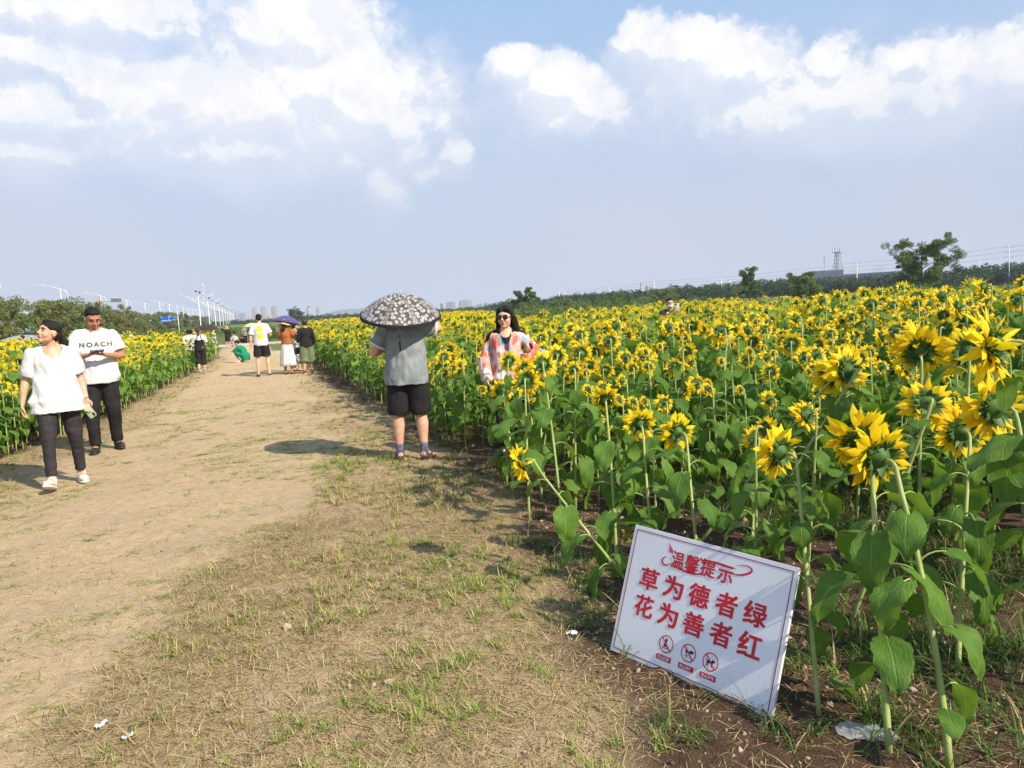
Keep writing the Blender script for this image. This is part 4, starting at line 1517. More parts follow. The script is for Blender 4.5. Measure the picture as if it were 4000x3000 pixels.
def decal(g, fig, target, c, front=1, mats=(), name='print', off=.003):
    """flat figure g in (x,z) laid onto the cloth mesh target in the figure's own space"""
    me = target.data
    bv = BVHTree.FromPolygons([v.co[:] for v in me.vertices], [p.vertices[:] for p in me.polygons])
    V = []
    for v in g.V:
        o = Vector((c[0] + v[0], c[1] + front * .6, c[2] + v[2]))
        h = bv.ray_cast(o, Vector((0, -front, 0)))
        y = h[0].y if h[0] is not None else c[1]
        V.append((o.x, y + front * off, o.z))
    g2 = G(V, T=g.T, Q=g.Q)
    mb = MB(); mb.add(g2)
    return mb.build(name, list(mats), target)


def text_geo(body, size=1.0, bold=0.0, ext=0.0, align='CENTER', shear=0.0, space=1.0, center=True):
    cu = bpy.data.curves.new('t', 'FONT')
    cu.body = body; cu.size = size; cu.offset = bold; cu.extrude = ext; cu.align_x = align; cu.shear = shear; cu.space_character = space
    cu.resolution_u = 4
    o = bpy.data.objects.new('t', cu); COL.objects.link(o)
    me = ev_mesh(o, 't')
    n = len(me.vertices); co = np.zeros(n * 3); me.vertices.foreach_get('co', co); co = co.reshape(-1, 3)
    F = [tuple(p.vertices) for p in me.polygons]
    bpy.data.objects.remove(o); bpy.data.meshes.remove(me)
    if center and n:
        co[:, :2] -= (co[:, :2].max(0) + co[:, :2].min(0)) / 2
    return G(co, F)


# ---- umbrella
def make_umbrella(apex, axis, R, depth, label, mat, trim=None, shaft=.6, n=8, handle=True, ang=0.0):
    """axis points from the apex down the shaft"""
    root = empty('umbrella', (0, 0, 0))
    fr = frame(-Vector(axis)).to_4x4(); fr.translation = apex
    root.matrix_world = fr @ Matrix.Rotation(ang, 4, 'Z')
    tag(root, label, 'umbrella')
    V = []; uv = []; F = []
    na = n * 6; nr = 10
    def P(rho, th):
        k = th / (2 * PI) * n; fr_ = abs((k % 1) - .5) * 2  # 1 at a rib, 0 mid panel
        mid = 1 - fr_
        rr_ = R * rho * (1 - .055 * mid * (1 - mid * .3) * rho ** 3)
        z = -depth * (.22 * rho + .78 * rho ** 2.1) - .055 * mid * mid * math.sin(PI * min(1, rho * .9)) * R
        return (rr_ * math.cos(th), rr_ * math.sin(th), z)
    for i in range(nr + 1):
        rho = max(.004, (i / nr))
        for k in range(na):
            th = 2 * PI * k / na
            V.append(P(rho, th)); pk = math.floor(k / 6)
            uv.append(((th - (pk + .5) * 2 * PI / n) * rho * R + pk * 1.37, rho * R * 1.1))
    for i in range(nr):
        for k in range(na):
            k2 = (k + 1) % na
            F.append((i * na + k, (i + 1) * na + k, (i + 1) * na + k2, i * na + k2))
    mb = MB(); mb.add(G(V, F, uv=uv))
    c = mb.build('canopy', [mat], root)
    if trim:
        V = []; F = []
        for k in range(na):
            th = 2 * PI * k / na
            a = Vector(P(.965, th)); b = Vector(P(1.0, th)); q = Vector((math.cos(th), math.sin(th), 0))
            V += [tuple(a + q * .0015 + Vector((0, 0, .002))), tuple(b + q * .003), tuple(b - Vector((0, 0, .012)) + q * .002)]
        for k in range(na):
            k2 = (k + 1) % na
            F += [(3 * k, 3 * k + 1, 3 * k2 + 1, 3 * k2), (3 * k + 1, 3 * k + 2, 3 * k2 + 2, 3 * k2 + 1)]
        mb = MB(); mb.add(G(V, F)); mb.build('trim', [trim], c)
    steel = pmat('umbrella_metal', (.35, .35, .36), rough=.35, metal=.8)
    for k in range(n):
        th = 2 * PI * k / n
        pts = [Vector(P(max(.004, i / 6), th)) - Vector((0, 0, .006)) for i in range(7)]
        mb = MB(); mb.add(loft(pts, [.002] * 7, 5)); mb.build('rib', [steel], root)
    mb = MB(); mb.add(loft([(0, 0, .03), (0, 0, -.02), (0, 0, -shaft)], [.004, .0045, .0045], 8)); mb.build('shaft', [steel], root)
    if handle:
        mb = MB(); mb.add(loft([(0, 0, -shaft), (0, 0, -shaft - .03), (0, 0, -shaft - .09), (0, 0, -shaft - .10)], [.008, .013, .014, .008], 10)); mb.build('handle', [SHOE_BLK], root)
    return root


def flowercloth():
    m, t, out = newmat('umbrella_flowered')
    uv = t.new('ShaderNodeTexCoord').outputs['UV']
    vo = t.new('ShaderNodeTexVoronoi'); vo.voronoi_dimensions = '2D'; vo.inputs['Scale'].default_value = 15; vo.inputs['Randomness'].default_value = .75
    t.l.new(uv, vo.inputs['Vector'])
    d = vo.outputs['Distance']
    df = t.vm('SUBTRACT', t.vm('MULTIPLY', uv, (22, 22, 0)), vo.outputs['Position'])
    vo.inputs['Scale'].default_value = 1.0
    t.l.new(t.vm('MULTIPLY', uv, (22, 22, 0)), vo.inputs['Vector'])
    sp = t.new('ShaderNodeSeparateXYZ'); t.l.new(df, sp.inputs[0])
    a = t.math('ARCTAN2', sp.outputs[1], sp.outputs[0])
    pet = t.math('MULTIPLY_ADD', t.math('SINE', t.math('MULTIPLY', a, 7.0)), .05, .35)
    fl = t.ramp(t.math('SUBTRACT', pet, d), -.02, .03)
    fl = t.math('MULTIPLY', fl, t.ramp(d, .09, .13))
    dot = t.ramp(d, .03, .05, 1, 0)
    nz = t.noise(uv, 90, 2)
    squig = t.math('MULTIPLY', t.ramp(t.math('ABSOLUTE', t.math('SUBTRACT', nz, .5)), .01, .03, .4, 0), t.ramp(d, .33, .4))
    f = t.math('MAXIMUM', t.math('MAXIMUM', fl, dot), squig)
    col = t.mix(f, (.045, .033, .029), (.52, .50, .47))
    b = t.new('ShaderNodeBsdfPrincipled'); t.put(b.inputs['Base Color'], col)
    b.inputs['Roughness'].default_value = .42; b.inputs['Specular IOR Level'].default_value = .6
    b.inputs['Sheen Weight'].default_value = .05
    tr = t.new('ShaderNodeBsdfTranslucent'); t.put(tr.inputs[0], t.mix(f, (.12, .08, .06), (.5, .45, .4)))
    mx = t.new('ShaderNodeMixShader'); mx.inputs[0].default_value = .15
    t.l.new(b.outputs[0], mx.inputs[1]); t.l.new(tr.outputs[0], mx.inputs[2]); t.l.new(mx.outputs[0], out.inputs[0])
    return m


def phone(loc, R, mat, label, screen=None):
    root = empty('phone', (0, 0, 0)); root.matrix_world = TM(loc, R)
    tag(root, label, 'phone')
    mb = MB(); mb.add(loft([(0, 0, -.0045), (0, 0, -.003), (0, 0, .003), (0, 0, .0045)], [(.034, .073), (.037, .077), (.037, .077), (.034, .073)], 28, power=7)); mb.build('case', [mat], root)
    mb = MB(); mb.add(box((0, 0, .0052), (.064, .140, .001))); mb.build('screen', [screen or pmat('phone_glass', (.02, .022, .03), rough=.08, spec=.6)], root)
    mb = MB(); mb.add(box((.018, .052, -.0055), (.022, .036, .003))); mb.build('camera_bump', [SHOE_BLK], root)
    return root


def aim(az_from, loc):
    return math.degrees(math.atan2(-loc[0], -loc[1]))  # facing the camera


CAMF = lambda p: math.degrees(math.atan2(-p.x, -p.y))   # azimuth that faces the viewer
HOLD = Vector((0, 0, 1))

# === 1 woman in white, walking toward us
pW = gp(262, 1893); pW.z = 0
f1 = Fig((pW.x, pW.y, gzs(pW.x, pW.y)), CAMF(pW) - 6, 1.655, 'walking woman in a white T-shirt and black trousers, head turned up to the left', 'two people in white T-shirts walking on the track', 'f', .0095, 1.17, SK, slim=.72,
         chest=(0, -.01, 1.22), neck=(.0, .0, 1.43), head=(.012, .03, 1.575), hyaw=-62, hpitch=17, hroll=-4,
         hipR=(.092, .02, .90), kneeR=(.135, .17, .50), ankR=(.15, .24, .115), hipL=(-.092, 0, .90), kneeL=(-.125, .02, .49), ankL=(-.155, -.10, .09), fpR=16, footR=22, footL=-2,
         shR=(.166, -.02, 1.365), elR=(.255, -.07, 1.10), wrR=(.305, -.02, .87), hdR=(.02, .05, -1), pnR=(-.9, .3, 0), curlR=.5,
         shL=(-.166, -.01, 1.365), elL=(-.235, -.03, 1.09), wrL=(-.255, .07, .865), hdL=(-.05, .25, -1), pnL=(.3, .5, .1), curlL=.55)
f1.body(); f1.face()


def neckcut(c, r):
    c = Vector(c)
    return lambda q: ((q.x - c.x) / r[0]) ** 2 + ((q.y - c.y) / r[1]) ** 2 + ((q.z - c.z) / r[2]) ** 2 < 1


sh1 = f1.top(C_WHITE, t0=-.13, ease=.020, sleeve=.40, sr=(.068, .074), flare=.08, cut=neckcut((0, .07, 1.43), (.088, .13, .115)), wr=(.019, (11, 9, 5)))
f1.trousers(C_DKTR, length=.95, r=(.086, .064, .050), wr=(.006, (9, 9, 18)))
for S in 'RL': f1.shoe(S, RUB, laces=C_WHITE)
f1.hair([ell((0, -.018, .048), (.081, .094, .082), 16, 10), ell((0, -.066, .0), (.074, .060, .074)), ell((0, .028, .098), (.055, .045, .028)),
         ell((0, -.128, -.018), (.03, .03, .03)), loft([(0, -.13, -.02), (0, -.165, -.05), (0, -.18, -.11), (.01, -.17, -.17)], [.032, .046, .042, .014], 10), loft([(.0, -.14, -.03), (.03, -.19, -.08), (.04, -.21, -.13)], [.02, .022, .006], 8)])
m = MB(); m.add(loft([(-.258 + .030 * math.cos(a), .062 + .030 * math.sin(a), .885) for a in np.linspace(0, 2 * PI, 17)], [.0028] * 17, 5, cap=False)); m.build('bracelet', [C_BLACK], f1.root)
ph_w = f1.W((-.262, .115, .745))
M_case = pmat('phone_case_green', (.30, .36, .22), (.38, .44, .30), rough=.4)
ph1 = phone(ph_w, Matrix.Rotation(math.radians(180 - 12), 3, 'Z') @ Matrix.Rotation(math.radians(-78), 3, 'X') @ Matrix.Rotation(math.radians(35), 3, 'Z') @ Matrix.Rotation(PI, 3, 'Y'), M_case, 'phone in a pale green case held low in the walking woman\'s hand')

# === 2 man with phone
pM = gp(418, 1762); pM.z = 0
f2 = Fig((pM.x, pM.y, gzs(pM.x, pM.y)), CAMF(pM) - 2, 1.80, 'man in a printed white T-shirt and black trousers looking down at his phone', 'two people in white T-shirts walking on the track', 'm', .0095, 1.17, SK_TAN, slim=.75,
         head=(0, .045, 1.575), hyaw=10, hpitch=-26, neck=(0, .0, 1.435),
         kneeR=(.11, .05, .50), ankR=(.11, .04, .085), hipL=(-.09, 0, .9), kneeL=(-.12, .03, .49), ankL=(-.13, -.12, .10), footR=14, footL=-12,
         shR=(.178, -.01, 1.375), elR=(.255, .04, 1.12), wrR=(.085, .27, 1.165), hdR=(-.75, .35, .12), pnR=(0, 0, 1), curlR=.55,
         shL=(-.178, -.01, 1.375), elL=(-.27, .03, 1.115), wrL=(-.075, .27, 1.155), hdL=(.75, .30, .12), pnL=(0, 0, 1), curlL=.5)
f2.body(); f2.face()
sh2 = f2.top(C_WHITE, t0=-.02, ease=.018, sleeve=.36, sr=(.073, .080), flare=.035, cut=neckcut((0, .05, 1.475), (.07, .10, .05)), wr=(.018, (10, 9, 6)))
tg = text_geo('NOACH', .075, .0028, space=1.35)
tg.V = np.stack([-tg.V[:, 0], tg.V[:, 2], tg.V[:, 1]], 1)
tg.V[:, 0] *= 1.05
decal(tg, f2, sh2, (0, 0, 1.275), 1, [pmat('print_ink', (.03, .04, .035), (.16, .17, .10), scale=18, rough=.8)])
f2.trousers(C_BLACK, length=.99, r=(.096, .074, .064))
for S in 'RL': f2.shoe(S, SHOE_BLK, SHOE_BLK, laces=C_BLACK)
f2.short_hair()
ph2 = phone(f2.W((0.0, .335, 1.205)), (Matrix.Rotation(-math.radians(CAMF(pM) - 2), 3, 'Z') @ Matrix.Rotation(math.radians(80), 3, 'Z') @ Matrix.Rotation(math.radians(18), 3, 'Y')), pmat('phone_black', (.02, .02, .024), rough=.3), 'black phone held in both hands by the man in the printed T-shirt')

# === 3 man with the umbrella, from behind
pU = gp(1612, 1795); pU.z = 0
C_GREY = cloth('polo_grey', (.25, .28, .29), (.20, .225, .235), bump=.4, bscale=35)
f3 = Fig((pU.x, pU.y, gzs(pU.x, pU.y)), 14, 1.69, 'man in a grey polo and black shorts seen from behind under the flowered umbrella', None, 'm', .0095, 1.14, SK,
         head=(.03, .06, 1.575), hyaw=-20, hpitch=-8,
         kneeR=(.125, .02, .49), ankR=(.135, -.03, .085), kneeL=(-.12, .02, .49), ankL=(-.125, -.02, .085), footR=28, footL=-14,
         shR=(.19, -.0, 1.385), elR=(.36, .10, 1.36), wrR=(.27, .28, 1.52), hdR=(-.3, .35, .75), pnR=(-.8, .1, -.1), curlR=.75,
         shL=(-.19, -.01, 1.375), elL=(-.335, .02, 1.135), wrL=(-.16, .22, 1.20), hdL=(.7, .3, .25), pnL=(.1, .1, 1), curlL=1.0)
f3.body()
sh3 = f3.top(C_GREY, t0=-.05, ease=.024, sleeve=.30, sr=(.080, .084), flare=.045, name='polo_shirt', wr=(.019, (10, 9, 5)))
m = MB()
for S in 'RL':
    a, b = f3.p['sh' + S], f3.p['el' + S]
    d_ = (b - a); q = a + d_ * .60
    m.add(loft([q - d_.normalized() * .010, q + d_.normalized() * .014], [.0975, .0985], 18, cap=False))
m.build('sleeve_band', [C_WHITE], sh3)
mg = G([(-.006, 0, -.08), (.006, 0, -.08), (.006, 0, .0), (.006, 0, .08), (-.006, 0, .08), (-.006, 0, 0)], [(0, 1, 2, 5), (5, 2, 3, 4)])
decal(mg, f3, sh3, (-.04, 0, 1.24), -1, [C_BLACK], 'back_zip')
f3.trousers(C_BLACK, length=.50, r=(.106, .105, .105), name='shorts')
M_sock = cloth('sock_navy', (.05, .06, .10), (.14, .15, .22), bump=.2, bscale=90, scale=30)
M_leather = pmat('leather_brown', (.22, .09, .035), (.13, .055, .025), rough=.5)
for S in 'RL':
    f3.sock(S, M_sock); f3.sandal(S, M_leather)
f3.short_hair()
apex = at(1562, 1146, 7.80)
M_fl = flowercloth()
um = make_umbrella(apex, Vector((0.02, .30, -1)), .425, .225, 'dark umbrella with white blossoms held over the shoulder of the man in grey', M_fl, trim=C_BLACK, shaft=.42, ang=.25)
ph3 = phone(f3.W((.20, .38, 1.60)), Matrix.Rotation(-math.radians(14), 3, 'Z') @ Matrix.Rotation(math.radians(90), 3, 'X'), pmat('phone_dark', (.03, .03, .035), rough=.3), 'dark phone raised by the man under the flowered umbrella')

# === 4 woman with sunglasses and shawl in the field
pS = at(1972, 1196, 7.75)
pSb = Vector((pS.x, pS.y, gzs(pS.x, pS.y)))


def shawlmat():
    m, t, out = newmat('shawl_print')
    P = t.new('ShaderNodeTexCoord').outputs['Object']
    Pw = t.vm('ADD', P, t.vm('MULTIPLY', t.vm('SUBTRACT', t.noise(P, 5, 2, out='Color'), (.5, .5, .5)), (.14, .14, .14)))
    def vor(scale, off):
        v = t.new('ShaderNodeTexVoronoi'); v.inputs['Scale'].default_value = scale
        t.l.new(t.vm('ADD', t.vm('MULTIPLY', Pw, (2.6, 2.2, .9)), off), v.inputs['Vector'])
        return v
    v = vor(6.3, (0, 0, 0))
    sp = t.new('ShaderNodeSeparateColor'); t.l.new(v.outputs['Color'], sp.inputs[0])
    c = t.mix(t.ramp(sp.outputs[0], .18, .19, smooth=False), (.62, .60, .60), (.62, .16, .11))
    c = t.mix(t.ramp(sp.outputs[0], .52, .53, smooth=False), c, (.70, .32, .24))
    c = t.mix(t.ramp(sp.outputs[0], .68, .69, smooth=False), c, (.62, .60, .64))
    c = t.mix(t.ramp(sp.outputs[0], .80, .81, smooth=False), c, (.06, .33, .40))
    c = t.mix(t.ramp(sp.outputs[0], .90, .91, smooth=False), c, (.07, .07, .12))
    c = t.mix(t.ramp(v.outputs['Distance'], .45, .6, 0, .5), c, (.78, .60, .56))
    b = t.new('ShaderNodeBsdfPrincipled'); t.put(b.inputs['Base Color'], c); b.inputs['Roughness'].default_value = .75
    b.inputs['Specular IOR Level'].default_value = .2
    bp = t.new('ShaderNodeBump'); bp.inputs['Strength'].default_value = .6; bp.inputs['Distance'].default_value = .02
    t.l.new(t.noise(t.vm('MULTIPLY', P, (3, 3, .5)), 8, 3), bp.inputs['Height']); t.l.new(bp.outputs[0], b.inputs['Normal'])
    t.l.new(b.outputs[0], out.inputs[0])
    return m


f4 = Fig(pSb, CAMF(pSb) + 4, pS.z - pSb.z + .0, 'woman in sunglasses and a coral, white and teal shawl among the sunflowers', None, 'f', .0095, 1.08, SK_LT,
         head=(0, .02, 1.572), hyaw=-18, hpitch=0,
         shR=(.165, -.01, 1.37), elR=(.26, .0, 1.12), wrR=(.23, .14, .93), pnR=(-1, 0, 0),
         shL=(-.165, -.01, 1.37), elL=(-.33, .03, 1.16), wrL=(-.52, .12, 1.075), hdL=(-.9, .2, -.1), pnL=(0, 0, -1), curlL=.3)
f4.body(); f4.face(glasses=True)
f4.top(C_BLACK, t0=-.05, ease=.012, sleeve=.4, sr=(.055, .055), name='dark_top', cut=neckcut((0, .08, 1.44), (.075, .12, .085)))
mb = MB()
M_sh = shawlmat()
f4.torso(mb, .12, .93, .022, 9, .02, lambda u, th: 1 + .05 * math.sin(th * 7 + u * 3))
for S, k in (('R', 1), ('L', -1)):
    a, b, c = f4.p['sh' + S], f4.p['el' + S], f4.p['wr' + S]
    mb.add(loft([a + Vector((-k * .05, 0, .02)), a.lerp(b, .5), b, b.lerp(c, .5), c - (c - b) * .08], [.060, .066, .070, .062, .052], 16, mod=lambda u, th: 1 + .06 * math.sin(th * 5)))
mb.add(loft([f4.p['elR'] + Vector((0, .02, .02)), f4.p['elR'] + Vector((-.02, .06, -.25))], [(.09, .10), (.07, .10)], 14))
mb.add(loft([f4.p['elL'] + Vector((.10, .02, .0)), f4.p['elL'] + Vector((.12, .06, -.28))], [(.09, .07), (.05, .05)], 14))
mb.add(loft([(.10, -.03, 1.41), (.0, -.07, 1.44), (-.10, -.03, 1.41)], [.052, .05, .052], 12, side=(0, 1, 0)))
mb.add(loft([(-.105, -.02, 1.42), (-.10, .08, 1.36), (-.07, .135, 1.2), (-.05, .14, 1.0)], [(.045, .03), (.05, .03), (.05, .025), (.06, .02)], 12))
mb.add(loft([(.105, -.02, 1.42), (.10, .08, 1.36), (.07, .135, 1.2), (.05, .14, 1.0)], [(.045, .03), (.05, .03), (.05, .025), (.06, .02)], 12))
fuse(mb, 'shawl', M_sh, f4.root, .009, 1, wr=(.014, (12, 12, 4)), cut=neckcut((0, .11, 1.42), (.062, .12, .14)))
f4.trousers(C_BLACK, length=.97, r=(.09, .07, .06))
for S in 'RL': f4.shoe(S, SHOE_BLK, SHOE_BLK)
f4.hair([ell((0, -.022, .052), (.084, .096, .084), 16, 10), ell((.04, .045, .085), (.035, .035, .03)), ell((-.04, .045, .085), (.035, .035, .03)), ell((0, -.055, -.01), (.078, .056, .08)), loft([(.060, .02, .075), (.085, .0, .02), (.09, -.02, -.08), (.10, -.04, -.2)], [.020, .026, .03, .012], 10),
         loft([(-.060, .015, .075), (-.088, -.01, .0), (-.10, -.035, -.1), (-.13, -.06, -.26), (-.16, -.07, -.34)], [.020, .028, .036, .034, .01], 10), loft([(0, -.09, 0), (-.02, -.1, -.12), (-.05, -.1, -.26)], [.06, .065, .03], 10)])
H = f4.HM
m = MB()
for x in (-1, 1): m.add(ell((.033 * x, .088, .006), (.031, .010, .026), 16, 10), 0, H)
sg = m.build('sunglasses', [pmat('sunglass_lens', (.02, .008, .010), rough=.12, spec=.7)], f4.root)
m = MB(); m.add(loft([(-.070, .070, .014), (-.076, .02, .012), (-.078, -.02, .006)], [.004] * 3, 6), 0, H); m.add(loft([(.070, .070, .014), (.076, .02, .012), (.078, -.02, .006)], [.004] * 3, 6), 0, H)
m.add(loft([(-.012, .096, .012), (0, .099, .014), (.012, .096, .012)], [.004] * 3, 6), 0, H); m.build('temple', [SHOE_BLK], sg)

# === people farther down the track
def stand(px, feet_py, az, height_px_top, label, group=None, **k):
    p = gp(px, feet_py)
    dep = (p - Vector((0, 0, CAMH))).dot(_f)
    h = at(px, height_px_top, dep).z
    return Fig((p.x, p.y, 0), az, h, label, group, **k)


def behind(px, top_py, dist, az, label, group=None, **k):
    p = at(px, top_py, dist)
    b = Vector((p.x, p.y, tzs(p.x, p.y)))
    return Fig(b, az, p.z - b.z, label, group, **k)


GP = 'visitors standing on the track ahead'
C_YEL = pmat('print_yellow', (.85, .62, .03), (.80, .50, .02), rough=.8)
f5 = stand(1030, 1468, 2, 1228, 'man in a white T-shirt with two yellow discs on its back and black shorts', GP, sex='m', vox=.014, fat=1.06, skin=SK_LT,
           kneeR=(.14, .0, .49), ankR=(.16, -.02, .085), kneeL=(-.12, .0, .49), ankL=(-.13, -.02, .085), elR=(.27, .03, 1.13), wrR=(.17, .20, 1.06), elL=(-.255, -.02, 1.1), wrL=(-.27, .04, .86), hpitch=-12)
f5.body()
s5 = f5.top(C_WHITE, t0=.02, ease=.026, sleeve=.40, sr=(.074, .082), flare=.015)


def disc_geo(r, nr=5, na=20, cx=0, cz=0):
    V = [(cx, 0, cz)]; F = []
    for i in range(1, nr + 1):
        for k in range(na):
            V.append((cx + r * i / nr * math.cos(2 * PI * k / na), 0, cz + r * i / nr * math.sin(2 * PI * k / na)))
    for k in range(na):
        F.append((0, 1 + k, 1 + (k + 1) % na))
        for i in range(nr - 1):
            a = 1 + i * na
            F.append((a + k, a + na + k, a + na + (k + 1) % na, a + (k + 1) % na))
    return G(V, F)


decal(disc_geo(.085), f5, s5, (-.005, 0, 1.31), -1, [C_YEL]); decal(disc_geo(.085), f5, s5, (.01, 0, 1.11), -1, [C_YEL])
f5.trousers(C_BLACK, length=.44, r=(.104, .108, .108), name='shorts')
for S in 'RL': f5.sandal(S, SHOE_BLK)
f5.short_hair()

C_RUST = cloth('blouse_rust', (.36, .13, .035), (.30, .10, .03))
f6 = stand(1130, 1462, 20, 1252, 'woman in a rust blouse, long white skirt and wide straw hat under a violet umbrella', GP, sex='f', vox=.014, skin=SK_TAN,
           hpitch=-14, hyaw=-20, elR=(.24, .06, 1.13), wrR=(.26, .26, 1.10), elL=(-.20, .10, 1.12), wrL=(-.12, .24, 1.25), curlL=1.1)
f6.body()
f6.top(C_RUST, t0=.22, ease=.022, sleeve=.42, sr=(.075, .060), puff=.035, name='blouse')
f6.skirt(C_WHITE, top=.34, hem=.27, r=.25, n=14)
for S in 'RL': f6.sandal(S, SHOE_BLK)
f6.hair([ell((0, -.03, .04), (.082, .09, .085)), loft([(0, -.06, -.02), (0, -.08, -.16), (0, -.07, -.24)], [.07, .06, .02], 10)])
C_HAT = pmat('straw_hat', (.62, .40, .17), (.52, .32, .12), rough=.85, bump=.5, bscale=120)


def hat(f, mat, R=.17, H=.11, name='hat', tilt=0):
    Hm = f.HM @ Matrix.Rotation(tilt, 4, 'X')
    prof = [(0, H + .05), (.05, H + .05), (.082, H + .03), (.092, .07), (.098, .045), (R * .8, .015), (R, -.03), (R * .98, -.035), (.097, .035), (.086, .06)]
    V = []; F = []; n = 24
    for r_, z in prof:
        for k in range(n):
            th = 2 * PI * k / n
            V.append((max(r_, .001) * math.cos(th), max(r_, .001) * math.sin(th) * 1.05 - .01, z + (r_ > .12) * .012 * math.sin(3 * th)))
    for i in range(len(prof) - 1):
        for k in range(n):
            F.append((i * n + k, (i + 1) * n + k, (i + 1) * n + (k + 1) % n, i * n + (k + 1) % n))
    mb = MB(); mb.add(G(V, F), 0, Hm)
    return mb.build(name, [mat], f.root)


hat(f6, C_HAT)
M_vio = pmat('umbrella_violet', (.085, .065, .19), (.065, .05, .15), rough=.4, spec=.5)
hw = f6.W((-.10, .25, 1.28))
make_umbrella(at(1125, 1233, 21.4), (Vector((hw.x, hw.y, hw.z)) - at(1125, 1233, 21.4)).normalized(), .40, .20, 'violet umbrella above the woman in the straw hat', M_vio, shaft=.5)

C_KHAKI = cloth('culottes_green', (.16, .19, .10), (.12, .145, .075))
f7 = stand(1205, 1458, -6, 1248, 'woman in a black long-sleeved top and wide olive culottes seen from behind', GP, sex='f', vox=.014, fat=1.08, skin=SK,
           kneeR=(.12, .02, .49), ankR=(.14, .05, .085), kneeL=(-.10, .0, .49), ankL=(-.12, -.08, .085), elL=(-.25, .0, 1.12), wrL=(-.22, .16, 1.0), elR=(.25, -.02, 1.1), wrR=(.25, .10, .88))
f7.body()
f7.top(C_BLACK, t0=.05, ease=.024, sleeve=.92, sr=(.068, .046), flare=.02, name='long_sleeved_top')
f7.trousers(C_KHAKI, length=.66, r=(.110, .125, .13), name='culottes', flare=.02)
for S in 'RL': f7.shoe(S, M_leather)
f7.short_hair(HAIR_BR, 1.15)
mb = MB(); mb.add(loft([f7.p['neck'] + Vector((0, 0, -.01)), f7.p['neck'] + Vector((0, 0, .035))], [.068, .062], 14)); mb.build('collar', [pmat('collar_blue', (.15, .42, .52), rough=.8)], f7.root)
C_PAT = pmat('cloth_grey_pattern', (.55, .55, .54), (.06, .06, .07), scale=24, rough=.8, det=1)
f7b = stand(1163, 1450, 40, 1262, 'woman in a grey patterned skirt between the rust blouse and the black top', GP, sex='f', vox=.016, skin=SK)
f7b.body(); f7b.top(C_PAT, t0=.2, sleeve=.45, name='blouse'); f7b.skirt(C_PAT, hem=.32, r=.22); f7b.short_hair()
for S in 'RL': f7b.sandal(S, SHOE_BLK)


def bag(loc, mat, s, label):
    root = empty('handbag', loc); tag(root, label, 'handbag')
    mb = MB(); mb.add(loft([(0, 0, 0), (0, 0, .02), (0, 0, .15), (0, 0, .19)], [(.13, .05), (.14, .06), (.12, .045), (.11, .02)], 20, power=4), 0, TM((0, 0, 0), None, s)); mb.build('pouch', [mat], root)
    mb = MB(); mb.add(loft([(-.09 * s, 0, .18 * s), (-.07 * s, 0, .30 * s), (0, 0, .36 * s), (.07 * s, 0, .30 * s), (.09 * s, 0, .18 * s)], [.006] * 5, 6)); mb.build('strap', [mat], root)
    return root


hb = f7.W((-.21, .22, .62)); bag(hb, SHOE_BLK, 1.0, 'black handbag hanging from the arm of the woman in olive culottes')

# overalls
f8 = stand(790, 1455, -4, 1281, 'woman in a white blouse and black cropped dungarees walking away from us', GP, sex='f', vox=.015, skin=SK_LT,
           kneeR=(.09, .04, .49), ankR=(.10, .02, .085), kneeL=(-.09, .06, .50), ankL=(-.09, -.12, .13), fpL=-30, elR=(.24, .06, 1.13), wrR=(.16, .22, 1.12), elL=(-.24, .06, 1.13), wrL=(-.17, .22, 1.12))
f8.body(); f8.top(C_WHITE, t0=.2, ease=.024, sleeve=.46, sr=(.07, .07), name='blouse')
mb = MB(); f8.torso(mb, .0, .66, .036, 8); fuse(mb, 'bib', C_BLACK, f8.root, .014, 1)
mb = MB()
for k in (-1, 1): mb.add(loft([(k * .10, -.145, 1.16), (k * .07, -.13, 1.32), (k * .055, -.06, 1.455), (k * .06, .10, 1.36), (k * .08, .14, 1.2)], [(.016, .006)] * 5, 8))
mb.build('strap', [C_BLACK], f8.root)
f8.trousers(C_BLACK, length=.74, r=(.108, .10, .088), name='dungaree_trousers')
for S in 'RL': f8.shoe(S, pmat('canvas_grey', (.25, .25, .26), rough=.8))
f8.hair([ell((0, -.03, .045), (.082, .092, .084)), loft([(0, -.09, .03), (0, -.13, -.04), (0, -.12, -.18)], [.03, .04, .012], 10)], HAIR_BR)
f9 = stand(748, 1445, -25, 1288, 'woman in a white top with dark hair at the flowers left of the dungarees', GP, sex='f', vox=.016, skin=SK)
f9.body(); f9.top(C_WHITE, t0=.0, sleeve=.5, ease=.03); f9.trousers(C_DKTR, length=.9); f9.short_hair()
f10 = stand(840, 1388, 60, 1284, 'woman in a loose white shirt and pale trousers beside the flower strip', GP, sex='f', vox=.017, skin=SK_LT, hpitch=-10)
f10.body(); f10.top(C_WHITE, t0=-.12, sleeve=.55, ease=.035, sr=(.07, .08)); f10.trousers(pmat('cloth_pale_blue', (.45, .52, .58), rough=.85), length=.8, r=(.085, .06, .05)); f10.short_hair(HAIR_BR)
for S in 'RL': f10.sandal(S, SHOE_BLK)
